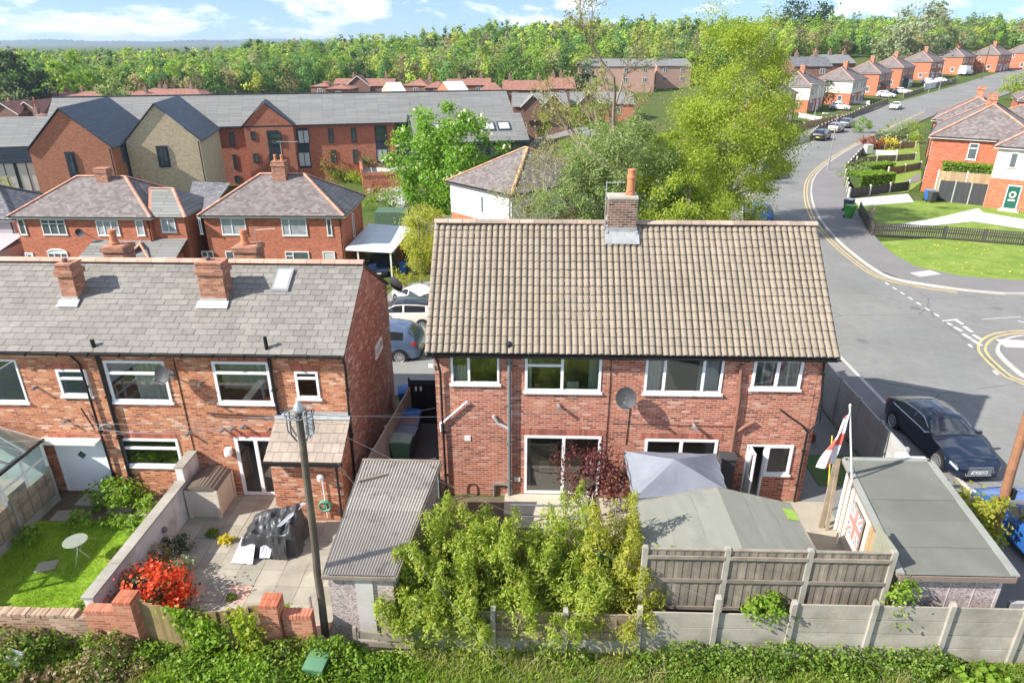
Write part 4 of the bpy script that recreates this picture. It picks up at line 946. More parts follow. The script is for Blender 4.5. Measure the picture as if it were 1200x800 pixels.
def tarp():
    T = thing('covered_furniture', 'garden furniture heaped under a crumpled black cover with a white sheet', 'furniture', (-7.1, 15.4, .04))
    R_ = random.Random(8); N, M_ = 60, 44; x0, x1, y0, y1 = -8.05, -6.35, 14.75, 15.98
    from mathutils import noise as mn
    rows = []
    for i in range(N+1):
        r = []
        for j in range(M_+1):
            a, b = i/N, j/M_; x = x0+(x1-x0)*a; y = y0+(y1-y0)*b
            e = min(a, 1-a, b, 1-b); top_ = .62+.22*S(.2, .8, b)*S(.0, .5, a)+.1*S(.5, 1., a)
            q = mn.noise(Vector((x*3.1, y*3.1, 1)))*.15+mn.noise(Vector((x*7, y*3.5, 4)))*.10+mn.noise(Vector((x*16, y*11, 2)))*.03
            z = top_*S(0, .10+.08*abs(mn.noise(Vector((x*2, y*2, 7)))), e)+q*S(0, .2, e)
            fl = (1-S(0, .12, e))*.12*mn.noise(Vector((x*5, y*5, 2)))
            r.append(Vector((x+fl, y+fl, max(.05, z+.05))))
        rows.append(r)
    m = MB(); m.grid(rows); m.build('black_cover', plain('black_tarp', (.055, .057, .062), .4, .2, 4, bs=.3), T, smooth=True)
    m = MB(); w = plain('white_sheet', (.44, .46, .50), .6, .08, 3)
    def sheet(P, n=8):
        a, b, c, d = map(Vector, P); m.grid([[a.lerp(b, i/n).lerp(d.lerp(c, i/n), j/n)+Vector((0, 0, .04*mn.noise(Vector((i*.7, j*.6, 3))))) for j in range(n+1)] for i in range(n+1)])
    sheet([(-8.12, 14.45, .08), (-7.5, 14.4, .08), (-7.55, 14.95, .5), (-8.0, 15.05, .45)]); sheet([(-7.4, 14.62, .1), (-7.1, 14.62, .12), (-7.05, 14.95, .5), (-7.4, 14.9, .45)]); sheet([(-6.95, 15.0, .88), (-6.8, 15.0, .9), (-6.38, 15.95, .98), (-6.52, 15.98, .98)])
    m.build('white_sheet', w, T)
    m = MB(); rows = [[Vector((-7.05+.42*i/8, 14.74-.12*S(0, 1, j/6)+.05*mn.noise(Vector((i, j*.4, 0))), .78-.72*j/6)) for j in range(7)] for i in range(9)]; m.grid(rows); m.build('cover_flap', MATS['black_tarp'], T)
    m = MB(); 
    for x in (-6.5, -7.8):
        for y in (14.9, 15.85): m.box(x, x+.04, y, y+.04, .04, .6)
    m.build('table_legs', METAL, T)
tarp()
for (u, v, lab) in ((192, 620, 'dark round ornament hung at the top on the white party wall'), (192, 632, 'dark round ornament hung lower on the white party wall')):
    p = XP(u, v, -10.17); m = MB(); m.lathe((-10.15, p.y, p.z-.08), [(.05, 0), (.08, .05), (.08, .1), (.04, .15)], 10); solo(m, 'wall_ornament', GREYP, lab, 'ornament', 'ornaments on the white party wall')
# corrugated garage
def corrugated():
    T = thing('garden_garage', 'pebbledashed garage with corrugated grey roof between two back gardens', 'garage', (-3.7, 14, 0))
    a, b, c, d = Vector((-4.66, 11.92, 2.06)), Vector((-3.0, 11.92, 2.06)), Vector((-2.50, 16.15, 2.30)), Vector((-4.70, 16.15, 2.30))
    N = 26*6; rows = []
    for i in range(N+1):
        u = i/N; h = .026*cos(2*pi*26*u); rows.append([a.lerp(b, u).lerp(d.lerp(c, u), v)+Vector((0, 0, h+(.012 if v > .5 else 0))) for v in (0, .25, .5, .501, .75, 1)])
    m = MB(); m.grid(rows); m.build('roof', plain('asbestos_sheet', (.40, .365, .33), .92, .14, 1.2, stain=(2.2, (.56, .7), (.16, .14, .12), .7)), T, smooth=True)
    m = MB(); q = [a+Vector((.08, .1, -.05)), b+Vector((-.08, .1, -.05)), c+Vector((-.08, -.1, -.05)), d+Vector((.08, -.1, -.05))]
    for p, r in zip(q, q[1:]+q[:1]): m.face([(p.x, p.y, -.2), (r.x, r.y, -.2), (r.x, r.y, r.z), (p.x, p.y, p.z)])
    m.build('wall', PEB, T)
    m = MB(); m.box(-3.95, -3.55, 11.98, 12.05, -.1, 1.95); m.build('smooth_panel', plain('smooth_render', (.50, .47, .45), .9, .12, 2), T)
    m = MB(); m.bar(a+Vector((-.02, -.01, -.07)), b+Vector((.02, -.01, -.07)), .04, .09); m.bar(d+Vector((0, .02, .02)), c+Vector((0, .02, .02)), .08, .06); m.bar(c+Vector((.03, 0, -.05)), b+Vector((.03, 0, -.05)), .04, .1); m.build('bargeboard', TIMBG, T)
    m = MB(); p = G(437, 561, 2.27); m.obox(p+Vector((0, 0, .06)), (.8, .07, .04), .45); solo(m, 'timber_plank', TIMBG, 'short dark plank lying across the corrugated garage roof', 'plank')
corrugated()
# alley between the houses
a, b = Vector((-4.42, 22.0, 0)), Vector((-4.98, 16.5, 0))
panel_fence('alley_fence', 'concrete and render alley wall running between the two brick houses', (b, a), 1.55, plain('alley_concrete', (.37, .34, .30), .9, .2, 2), CONC, 4, 'conc', .03)
m = MB(); T = thing('alley_gate', 'tall black sheet gate across the alley beside the brick semi', 'gate', (-3.6, 22.1, 0))
m.box(-4.40, -2.82, 22.07, 22.12, .05, 1.85); m.build('panel', BLACKP, T); m = MB(); m.box(-4.40, -2.82, 22.04, 22.07, 1.7, 1.8); m.box(-4.40, -2.82, 22.04, 22.07, .2, .3); m.box(-4.44, -4.38, 22.02, 22.14, 0, 1.95); m.box(-2.84, -2.79, 22.02, 22.14, 0, 1.95); m.build('frame', DKGREY, T)
m = MB(); 
for x in (-4.2, -4.02): m.box(x, x+.07, 22.02, 22.045, 1.45, 1.62); m.box(x+.015, x+.055, 22.015, 22.02, 1.48, 1.53)
m.build('number_plate', WHITE, T)
def bin_proto(c1, c2, label, loc, rz=0., group=None, open_=0.):
    T = thing('wheelie_bin', label, 'bin', loc, rz, group)
    x, y, z = loc; R = Matrix.Rotation(rz, 3, 'Z')
    def tr(p): return R @ Vector(p)+Vector(loc)
    b1 = plain('bin_'+str(c1), c1, .45, .12, 3); b2 = plain('bin_'+str(c2), c2, .45, .12, 3)
    m = MB(); lo = [(-.2, -.24), (.2, -.24), (.2, .24), (-.2, .24)]; hi = [(-.28, -.34), (.28, -.34), (.28, .34), (-.28, .34)]
    m.raw([tr((*p, .1)) for p in lo]+[tr((*p, .95)) for p in hi], [(3, 2, 1, 0), (0, 1, 5, 4), (1, 2, 6, 5), (2, 3, 7, 6), (3, 0, 4, 7)])
    rim = [tr((x_*1.04, y_*1.04, .93)) for x_, y_ in hi]; rim2 = [tr((x_*1.04, y_*1.04, .98)) for x_, y_ in hi]; m.raw(rim+rim2, [(0, 1, 5, 4), (1, 2, 6, 5), (2, 3, 7, 6), (3, 0, 4, 7), (4, 5, 6, 7)])
    m.build('body', b1, T)
    m = MB(); N = 6; rows = []
    for i in range(N+1):
        yy = -.37+.72*i/N; rows.append([tr((xx, yy, 1.0+.05*sin(pi*(i+.6)/(N+1.2))-.02*(abs(k-2)/2)**2)) for k, xx in enumerate((-.3, -.15, 0, .15, .3))])
    m.grid(rows); m.grid([[p-Vector((0, 0, .05)) for p in r] for r in (rows[0], rows[-1])]); 
    per = rows[0]+[r[-1] for r in rows[1:]]+rows[-1][::-1][1:]+[r[0] for r in rows[::-1][1:]]
    for p, q in zip(per, per[1:]): m.face([p, q, q-Vector((0, 0, .05)), p-Vector((0, 0, .05))])
    ld = m.build('lid', b2, T); m = MB(); m.tube([tr((-.22, .38, .98)), tr((.22, .38, .98))], .018, 6); m.build('handle', b2, T)
    for sx in (-1, 1): m = MB(); m.tube([tr((sx*.24, .24, .1)), tr((sx*.29, .24, .1))], .1, 12); m.build('wheel', BLACKP, T)
    return T
BIN_G, BIN_B, BIN_K, BIN_N = (.10, .22, .13), (.02, .12, .42), (.05, .052, .056), (.10, .11, .16)
for (u, v, c, c2, lab) in ((470, 513, BIN_G, (.24, .33, .28), 'green wheelie bin with a pale lid in the alley, first of the alley row'), (476, 504, BIN_N, (.13, .15, .22), 'dull navy wheelie bin behind the green bin in the alley'), (479, 493, (.10, .07, .075), (.16, .12, .13), 'brown wheelie bin between the navy bin and the blue-lidded bin'), (481, 484, BIN_B, BIN_B, 'bright blue wheelie bin at the far end of the alley row')):
    p = G(u, v, 1.0); bin_proto(c, c2, lab, (p.x, p.y, .012), pi/2+rnd.uniform(-.1, .1), 'wheelie bins in the alley')
p = G(462, 447, 1.0); bin_proto(BIN_B, BIN_B, 'blue lidded wheelie bin behind the black alley gate', (-4.75, 23.0, .012), .2)
p = Y(357, 800, 10.75); bin_proto((.075, .17, .085), (.10, .22, .12), 'green wheelie bin standing in the foreground undergrowth', (-4.68, 10.98, -.28), -.12).scale = (.78, .78, .78)
m = MB()
for k in range(5): m.bar((-4.35, 17.25+.14*k, .55+.08*k), (-2.95, 17.65+.14*k, .75+.08*k), .12, .03)
solo(m, 'slatted_bench', plain('black_slats', (.03, .03, .033), .7, .2, 3), 'black slatted timber panel leaning low in the alley beside the bins', 'timber panel')
m = MB(); q = Vector((-2.86, 17.3, 0)); m.tube([q+Vector((-.22, 0, 0)), q+Vector((-.22, 0, 1.2)), q+Vector((-.15, 0, 1.35)), q+Vector((.05, 0, 1.35)), q+Vector((.1, 0, 1.2)), q+Vector((.1, 0, 0))], .02, 6); m.tube([q+Vector((-.22, 0, .8)), q+Vector((.1, 0, .8))], .015, 6)
solo(m, 'bent_rail', plain('green_rail', (.2, .33, .26), .5), 'thin green bent metal rail at the corner of the brick semi', 'rail')
# ---------------------------------------------------------------- yard of the brick semi: step, covers, sheds, fences
from mathutils import noise as mn
m = MB(); m.box(-.75, 2.0, 16.75, HY-.01, 0, .09); m.box(-.55, 1.7, 16.2, 16.74, 0, .05); structure(m, 'patio_step', plain('cream_slab', (.46, .42, .335), .9, .12, 2))
m = MB(); m.grid([[(x, y, .013) for x in (-2.5, 2.75)] for y in (11.9, 17.7)]); structure(m, 'soil', plain('garden_soil', (.13, .10, .065)))
m = MB(); m.tube([(-.5, 16.2, 0), (-.5, 16.2, .85), (1.9, 16.2, .85), (1.9, 16.2, 0)], .03, 6); m.tube([(-.5, 16.2, .45), (1.9, 16.2, .45)], .02, 6)
solo(m, 'handrail', GREYP, 'low grey metal handrail before the patio step, half hidden by bamboo', 'handrail')
m = MB(); m.grid([[(x, y, .014) for x in (2.2, 9.2)] for y in (12, 17.75)]); structure(m, 'back_yard', plain('yard_slab', (.36, .32, .26), .9, .15, 2))
def cabin():
    T = thing('garden_shed', 'low timber shed with wide shallow pale felt roof behind the closeboard fence', 'shed', (4.9, 13.8, 0))
    x0, xm, x1, y0, y1 = 2.78, 4.98, 6.86, 12.45, 15.15
    def yb(x): return y1-.25*abs(x-xm)/2
    m = MB()
    for (xa, xb, za, zb) in ((x0, xm, 2.02, 2.34), (xm, x1, 2.34, 2.02)):
        n = 3
        for k in range(n):
            a, b = k/n, (k+1)/n; p0, p1 = xa+(xb-xa)*a, xa+(xb-xa)*b; q0, q1 = za+(zb-za)*a, za+(zb-za)*b; dz = .006*(k % 2)
            m.grid([[Vector((p0+(p1-p0)*i/4, y0+((yb(p0+(p1-p0)*i/4))-y0)*j/5, q0+(q1-q0)*i/4+dz+.012*mn.noise(Vector((p0+i, j*.8, 1))))) for i in range(5)] for j in range(6)][::-1])
    m.build('roof', FELTL, T)
    m = MB(); m.box(x0+.1, x1-.1, y0+.1, y1-.35, 0, 1.98); m.prism([(x0+.1, y1-.36, 1.98), (x1-.1, y1-.36, 1.98), (xm, y1-.36, 2.28)], (0, -2.2, 0)); m.build('wall', TIMBG, T)
    m = MB(); m.bar((x0, yb(x0), 1.99), (xm, yb(xm), 2.30), .03, .09); m.bar((xm, yb(xm), 2.30), (x1, yb(x1), 1.99), .03, .09); m.bar((x0, y0, 1.99), (x0, yb(x0), 1.99), .03, .09); m.bar((x1, y0, 1.99), (x1, yb(x1), 1.99), .03, .09); m.build('bargeboard', TIMBG, T)
cabin()
m = MB(); m.grid([[Vector((6.55+.3*i/4, 14.2+.45*j/5, 2.09-.0*i+.012*mn.noise(Vector((i, j, 5)))-.055*i/4)) for i in range(5)] for j in range(6)])
solo(m, 'turf_scrap', plain('lime_turf', (.26, .40, .06), .9, .3, 9), 'scrap of lime green turf lying on the corner of the pale felt roof', 'turf')
def gazebo():
    T = thing('gazebo', 'grey pyramid gazebo canopy tied beside the brick semi', 'gazebo', (4.2, 16.2, 0))
    c = [G(743, 584, 2.02), G(852, 574, 2.02), G(839, 532, 2.05), G(732, 529, 2.1)]; c[2].y = c[3].y = 17.2; c[2].x += .0; top = G(791, 538, 2.72)
    m = MB(); N = 12
    for i in range(4):
        a, b = c[i], c[(i+1) % 4]; rows = []
        for k in range(N+1):
            t = k/N; r = []
            for j in range(N+1):
                p = a.lerp(b, j/N).lerp(top, t); s = -.10*sin(pi*j/N)*sin(pi*min(1, t+.15))*(1-t)+.016*mn.noise(Vector((j*.9, k*.35, i*7)))*(1-t)
                r.append(p+Vector((0, 0, s)))
            rows.append(r)
        m.grid(rows)
        rows = []
        for k in range(4): rows.append([a.lerp(b, j/N)+Vector((.02*sin(j*1.7+i), .02*cos(j*1.3), -.16*k/3)) for j in range(N+1)])
        m.grid(rows)
    m.build('canopy', FABRIC, T, smooth=False)
    for p in c: m = MB(); m.box(p.x-.02, p.x+.02, p.y-.02+(.06 if p.y < 16 else -.06), p.y+.02+(.06 if p.y < 16 else -.06), 0, 1.98); m.build('leg', METAL, T)
gazebo()
m = MB(); m.box(5.75, 6.15, 17.35, 17.76, 0, 1.75); m.box(5.70, 6.2, 17.3, 17.76, 1.752, 1.80)
solo(m, 'barbecue_cover', plain('dark_cover', (.05, .05, .055), .7, .2, 4), 'tall narrow dark covered cupboard against the brick wall beside the open door', 'cupboard')
# closeboard fence above the concrete fence
panel_fence('closeboard_fence', 'tall weathered closeboard fence raised above the concrete fence', ((2.62, 12.2, .95), (8.10, 12.2, .95)), 1.80, TIMBG, CONC, 3, 'vert', .06, bw=.10, back=True, pw=.12)
T = bpy.data.objects['closeboard_fence']
m = MB()
for k in range(4):
    x = 2.62+5.48*k/3; m.box(x-.06, x+.06, 12.14, 12.26, -.2, .96)
m.build('footing', CONC, T)
m = MB()
for k in range(8): m.box(8.17, 8.19, 12.2+.12*k, 12.315+.12*k, .9, 2.74)
m.box(8.14, 8.20, 12.2, 13.2, 2.745, 2.78); m.build('return_panel', plain('green_grey_timber', (.25, .255, .19), .9, .2, 3), T)
# concrete fence: posts and panels of differing height
def concrete_fence():
    T = thing('concrete_fence', 'long concrete panel fence with timber infill along the back of the gardens', 'fence', (2.5, 11.8, 0))
    xs = [-2.5, -.78, .87, 2.55, 4.26, 5.95, 7.73, 9.42, 11.05, 12.8]
    for i, x in enumerate(xs):
        h = (1.3, 1.3, 1.3, 1.42, 1.78, 1.68, 1.72, 1.72, 1.66, 1.6)[i]; m = MB(); R_ = random.Random(i)
        tl = Matrix.Rotation(R_.uniform(-.012, .012), 3, 'Y'); m.obox((x, 11.78, h/2-.15), (.11, .12, h+.3), 0, tl); m.prism([(x-.055, 11.72, h), (x+.055, 11.72, h), (x+.055, 11.80, h+.045), (x-.055, 11.80, h+.045)], (0, .04, 0)); m.build('post', CONC, T)
    for i in range(len(xs)-1):
        a, b = xs[i]+.055, xs[i+1]-.055
        if i < 3:
            m = MB(); m.box(a, b, 11.79, 11.84, -.3, .20); m.box(a, b, 11.79, 11.84, .205, .40); m.build('concrete_panel', CONC, T)
            m = MB(); R_ = random.Random(30+i)
            for k in range(6):
                z = .47+.125*k; bow = .05*sin(k*1.7+i) if i == 0 else .012
                m.grid([[Vector((a+(b-a)*j/6, 11.80-.014*(k % 2)-abs(bow)*sin(pi*j/6)-(.012 if zz > 0 else 0), z+zz+R_.uniform(-.003, .003)+bow*.5*sin(pi*j/6))) for zz in (-.075, .068)] for j in range(7)])
            for k in range(5): x = a+(b-a)*(k+.5)/5; m.box(x-.02, x+.02, 11.765, 11.785, .42, 1.16)
            m.bar((a, 11.8, 1.19), (b, 11.8, 1.18), .05, .03)
            m.build('timber_panel', plain('brown_waney', (.25, .19, .13), .88, .25, 3, isl=.22, stain=(2., (.5, .7), (.11, .09, .07), .5)), T)
        else:
            hs = (.33, .33, .33, .33) if i >= 5 else (.34, .34, .34)
            top = 1.62 if i >= 5 else 1.30; n = len(hs); m = MB()
            for k in range(n+1):
                z0, z1 = top-(k+1)*(top/n), top-k*(top/n)
                m.box(a-.02, b+.02, 11.79-.006*(k % 2), 11.83, z0+.011, z1-.011)
            m.cur = 1; m.box(a-.01, b+.01, 11.832, 11.85, 0, top-.03); m.build('concrete_panel', [plain('panel_concrete', (.345, .315, .27), .9, .2, 1.6, isl=.17, stain=(1.1, (.5, .68), (.2, .19, .15), .7)), plain('joint_dark', (.10, .09, .075), .9)], T)
    # first bay beyond the corrugated garage
    m = MB(); m.box(-3.05, -2.56, 11.7, 11.74, .35, .78); m.build('timber_panel', TIMBG, T)
concrete_fence()
m = MB(); m.bar((-3.9, 11.65, .55), (-2.6, 11.6, .50), .03, .2); m.bar((-3.95, 11.62, .32), (-2.6, 11.6, .28), .03, .14); m.box(-4.02, -3.94, 11.6, 11.68, -.2, .8)
solo(m, 'broken_fence_panel', TIMBG, 'broken low timber fence boards in front of the corrugated garage', 'fence')
# flat garage on the right
def flat_garage():
    T = thing('garage', 'flat-roofed pebbledashed garage with grey felt roof beside the road', 'garage', (9.8, 14.3, 0))
    bl, br, fr, fl = Vector((8.92, 16.62, 2.3)), Vector((11.28, 16.62, 2.3)), Vector((10.78, 12.06, 2.3)), Vector((8.27, 12.06, 2.3))
    m = MB(); n = 5
    for k in range(n):
        a, b = k/n, (k+1)/n+.012; P = lambda u, v: fl.lerp(fr, u).lerp(bl.lerp(br, u), v)
        m.grid([[P(i/8, a+(b-a)*j/4)+Vector((0, 0, .010*(k % 2)+.012*mn.noise(P(i/8, a+(b-a)*j/4)*1.3))) for i in range(9)] for j in range(5)][::-1])
    m.build('roof', FELT, T)
    m = MB(); up = Vector((0, 0, .02))
    for p, q in ((bl, br), (br, fr), (fl, bl)): m.bar(p+up, q+up, .16, .05)
    m.build('roof_edge', plain('felt_edge', (.27, .28, .255), .9, .15, 2), T)
    m = MB(); i = .13
    q = [fl+Vector((i, i, -.06)), fr+Vector((-i, i, -.06)), br+Vector((-i, -i, -.06)), bl+Vector((i, -i, -.06))]; m.cur = 0
    for k, (p, r) in enumerate(zip(q, q[1:]+q[:1])):
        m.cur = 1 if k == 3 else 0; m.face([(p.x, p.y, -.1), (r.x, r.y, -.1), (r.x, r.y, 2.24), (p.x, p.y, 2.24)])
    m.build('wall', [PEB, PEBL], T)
    m = MB(); m.bar(fl+Vector((-.02, -.02, -.09)), fr+Vector((.02, -.02, -.09)), .035, .13); m.bar(fl+Vector((-.04, 0, -.04)), bl+Vector((-.04, 0, -.04)), .05, .10); m.bar(fr+Vector((.03, 0, -.06)), br+Vector((.03, 0, -.06)), .035, .12); m.build('fascia', plain('brown_fascia', (.22, .165, .14), .7, .2, 3), T)
    m = MB()
    for k in range(1, 4):
        p = q[0].lerp(q[1], k/4); m.box(p.x-.012, p.x+.012, p.y-.008, p.y+.01, 0, 2.2)
    m.box(q[1].x-.06, q[1].x+.012, q[1].y-.012, q[1].y+.03, 0, 2.22); m.build('panel_joint', plain('pale_joint', (.5, .45, .44), .9), T)
    d = (bl-fl).normalized(); nn = Vector((-d.y, d.x, 0)); base = q[0]
    def L_(y, z, o=.02): t = (y-base.y)/d.y; return Vector((base.x+d.x*t, y, z))+nn*o
    m = MB(); 
    for y in (16.35, 16.0): m.tube([L_(y, 2.2, .05), L_(y, .1, .05)], .032, 8)
    m.tube([L_(15.98, .1, .05), L_(15.8, .02, .12)], .035, 8); m.build('drainpipe', OFFWHITE, T)
    m = MB(); a, b = L_(14.2, 1.95, .03), L_(13.0, 1.95, .03)
    for k in range(5):
        t0, t1 = k/5, (k+1)/5-.02; m.prism([a.lerp(b, t0), a.lerp(b, t1), a.lerp(b, t1)-Vector((0, 0, 1.9)), a.lerp(b, t0)-Vector((0, 0, 1.9))], nn*.03)
    dr = m.build('door', TIMBT, T)
    # union flag on a board
    O = L_(15.5, 1.72, .06); ex = (L_(14.6, 1.72, .06)-O); W_, H_ = ex.length, .92; ex = ex.normalized(); ey = Vector((0, 0, -1))
    F = thing('flag_banner', 'faded red white and blue banner of crossed stripes hung on the pale garage wall', 'banner', (O.x, O.y, .74))
    def P(a, b, o): return O+ex*a*W_+ey*b*H_+nn*o
    def band(m, p0, p1, w, o):
        A, B = Vector((p0[0]*W_, p0[1]*H_)), Vector((p1[0]*W_, p1[1]*H_)); t = (B-A).normalized(); s = Vector((-t.y, t.x))*w/2
        # clip by sampling along the band
        N = 24
        for k in range(N):
            c0, c1 = A.lerp(B, k/N), A.lerp(B, (k+1)/N); q4 = [c0-s, c1-s, c1+s, c0+s]; q4 = [Vector((min(max(z.x, 0), W_), min(max(z.y, 0), H_))) for z in q4]
            m.face([O+ex*z.x+ey*z.y+nn*o for z in q4])
    blue, red, wh = plain('flag_blue', (.20, .25, .42), .8, .15, 5), plain('flag_red', (.52, .24, .22), .8, .15, 5), plain('flag_white', (.60, .57, .54), .8, .06, 5)
    m = MB(); m.prism([P(-.02, -.02, -.03), P(1.02, -.02, -.03), P(1.02, 1.02, -.03), P(-.02, 1.02, -.03)], nn*.028); m.build('backing_board', TIMB, F)
    m = MB(); m.face([P(0, 0, 0), P(1, 0, 0), P(1, 1, 0), P(0, 1, 0)], 0)
    m.cur = 1; band(m, (0, 0), (1, 1), .20, .003); band(m, (0, 1), (1, 0), .20, .0035); m.cur = 2; band(m, (0, 0), (1, 1), .075, .005); band(m, (0, 1), (1, 0), .075, .0055)
    m.cur = 1; band(m, (.5, 0), (.5, 1), .34, .008); band(m, (0, .5), (1, .5), .34, .0085); m.cur = 2; band(m, (.5, 0), (.5, 1), .2, .011); band(m, (0, .5), (1, .5), .2, .0115); m.build('cloth', [blue, wh, red], F)
    # flag pole and hanging flag
    p0 = Vector((8.66, 15.62, 0)); p1 = Y(996, 476, 15.62)
    F = thing('flagpole', 'white flagpole at the garage corner', 'flagpole', p0); m = MB(); m.tube([p0, Vector((p0.x+.04, 15.62, 2.3)), p1], [.03, .028, .024], 8); m.lathe((p1.x, p1.y, p1.z), [(.03, 0), (.03, .05), (.01, .07)], 8); m.build('pole', OFFWHITE, F)
    F = thing('hanging_flag', 'limp white flag with red cross hanging from the flagpole', 'flag', (p1.x, p1.y, 2.4))
    m = MB(); rows = []; N, M_ = 26, 16; hz = 1.62
    for i in range(N+1):
        t = i/N; r = []
        for j in range(M_+1):
            s = j/M_; top = p1+Vector((.02, -.02, -.12)); 
            x = top.x-.06*t-.38*s*(.22+.9*t)-.10*s*S(.1, .9, t)-.02; y = top.y-.16*s*t-.07*sin(s*8+t*3)*(.3+t*.7)
            z = top.z-hz*t*(1-.10*s)-.30*s*(1-.3*t)
            r.append(Vector((x+.03*sin(s*7+t*5), y, z)))
        rows.append(r)
    for i in range(N):
        for j in range(M_):
            red_ = (abs((i+.5)/N-.5) < .10) or (abs((j+.5)/M_-.5) < .13)
            m.face([rows[i][j], rows[i+1][j], rows[i+1][j+1], rows[i][j+1]], 1 if red_ else 0)
    m.build('cloth', [plain('flag_clean_white', (.80, .80, .80), .8, .04, 5), plain('flag_bright_red', (.66, .12, .09), .8, .1, 5)], F, smooth=True)
    for (dx, w, lab) in ((0, .16, 'brown weathered plank leaning on the garage corner, nearer the house'), (.12, .1, 'narrow weathered batten leaning on the garage corner beside the plank')):
        m = MB(); m.bar((8.62+dx, 16.5-dx, 0.02), (8.85+dx*.4, 16.9, 2.15), w, .04); solo(m, 'timber_plank', TIMB, lab, 'plank')
flat_garage()
m = MB(); m.tube([(9.05, 17.2, .0), (9.0, 17.75, 2.4)], .022, 6); solo(m, 'yellow_rod', plain('yellow_rod_paint', (.62, .5, .06), .5), 'thin yellow rod leaning at the right corner of the brick semi', 'rod')
m = MB(); m.grid([[(x, y, .012) for x in (8.5, 11.35)] for y in (16.7, 20, 24, 28)]); structure(m, 'side_path', plain('dark_flags', (.20, .20, .20), .9, .2, 1.5))
m = MB(); m.box(9.35, 11.2, 18.6, 20.4, .012, .035); solo(m, 'turf_mat', plain('artificial_turf', (.085, .15, .05), .95, .2, 9), 'square of dull green artificial turf between house and side fence', 'turf')
panel_fence('side_fence', 'smooth grey concrete panel fence between the brick semi and the pavement', ((11.45, 26.0, 0), (11.45, 18.0, 0)), 1.8, CONCG, CONCG, 5, 'conc', .05)
m = MB(); m.box(11.1, 11.42, 17.65, 17.95, 0, 1.75); m.box(11.42, 11.9, 17.7, 17.8, 0, 1.7); solo(m, 'end_panel', plain('pale_panel', (.62, .61, .58), .8, .08, 2), 'pale end panel closing the grey side fence behind the garage', 'panel')
m = MB(); m.box(9.0, 9.06, 21.9, 26, 0, 1.7); 
for k in range(10): m.box(8.97, 8.999, 21.9+.4*k, 21.94+.4*k, 0, 1.7)
solo(m, 'side_gate', BLACKP, 'black boarded side gate at the right gable of the brick semi', 'gate')
m = MB(); m.obox((10.9, 19.7, .05), (.2, .14, .03), .3); solo(m, 'drain_cover', METAL, 'small square metal cover on the green artificial turf', 'cover')
m = MB(); m.tube([(9.7, 21.4, .35), (10.1, 21.3, .35)], .16, 10); m.box(9.6, 10.2, 21.2, 21.6, .05, .3); solo(m, 'garden_tool_box', plain('red_black_box', (.2, .05, .03), .6, .4, 5), 'small dark red machine on the flags by the side fence', 'machine')
# timber pole by the road, telegraph pole, cables
def pole(name, label, base, top, r0, r1, mat, lean=0):
    T = thing(name, label, 'pole', base); m = MB(); b, t = Vector(base), Vector(top); R_ = random.Random(5)
    m.tube([b.lerp(t, k/8)+Vector((R_.uniform(-.012, .012), R_.uniform(-.012, .012), 0)) for k in range(9)], [r0+(r1-r0)*k/8 for k in range(9)], 12); m.build('shaft', mat, T); return T
PB = Vector((-4.88, 12.1, -.6)); PT = Y(350, 480, 12.1)
T = pole('telegraph_pole', 'grey weathered telegraph pole with a ring of cables at its top', PB, PT+Vector((0, 0, .0)), .095, .075, POLEW)
m = MB(); m.lathe((PT.x, PT.y, PT.z), [(.115, -.02), (.115, .03), (.09, .1), (.03, .2)], 12); m.build('cap', METAL, T)
m = MB()
for k in range(9):
    a = 2*pi*k/9; c = Vector((PT.x, PT.y, PT.z-.12)); d = Vector((cos(a), sin(a), 0)); m.tube([c+d*.1, c+d*.26+Vector((0, 0, .03)), c+d*.27+Vector((0, 0, -.32)), c+d*.15+Vector((0, 0, -.55))], .018, 5)
m.tube([(PT.x+.3*cos(t), PT.y+.3*sin(t), PT.z-.08) for t in np.linspace(0, 2*pi, 15)], .015, 5, False); m.build('cable_ring', GREYP, T)
m = MB(); m.obox((PT.x+.2, PT.y-.05, PT.z-.35), (.14, .12, .35)); m.build('junction_box', plain('pale_box', (.40, .42, .45), .5, .15, 4), T)
m = MB(); m.box(PB.x-.17, PB.x-.13, 11.9, 11.98, 0, 1.4); m.build('cable_guard', METAL, T)
RB = Vector((12.75, 15.6, -.1)); RT = Y(1203, 490, 15.6); RT = RB+(RT-RB)*1.9
RB.x = Y(1172, 610, 15.6).x; RT = Y(1200, 500, 15.6); RT = RB+(RT-RB)*(7.5/ (RT.z-RB.z))
T = pole('telegraph_pole', 'reddish brown timber pole leaning beside the blue car', RB, RT, .125, .10, POLER)
m = MB(); q = RB.lerp(RT, .28); m.obox(q+Vector((.17, -.05, 0)), (.08, .14, .3)); m.build('junction_box', BLACKP, T)
def cable(a, b, sag, label, r=.005, mat=None, grp='overhead cables'):
    a, b = Vector(a), Vector(b); m = MB(); m.tube([a.lerp(b, t)-Vector((0, 0, sag*4*t*(1-t))) for t in np.linspace(0, 1, 22)], min(r, .0042) if b.y > 10 else .0022, 5); solo(m, 'overhead_cable', mat or plain('cable_grey', (.22, .22, .23), .6, .1, 3), label, 'cable', grp)
top = PT+Vector((0, 0, -.1))
cable(top, (-20, 12.9, 4.6), .35, 'grey telephone cable from the pole far off to the left'); cable(top, (-14.2, TY-.1, 2.75), .5, 'grey telephone cable from the pole to the wall above the white back door', .009)
cable(top, (-19.5, 16, 4.2), .5, 'grey telephone cable from the pole across the left lawn garden', .009)
cable(top, Y(112, 503, TY-.1), .25, 'grey telephone cable ending at the thin black drainpipe of the terrace', .009)
cable(top, (X_ := -2.78+.08, HY-.1, 3.2), .15, 'grey telephone cable from the pole to the left corner of the brick semi', .01); cable(top, (8.0, HY-.1, 4.55), .55, 'grey telephone cable from the pole past the front of the brick semi', .008)
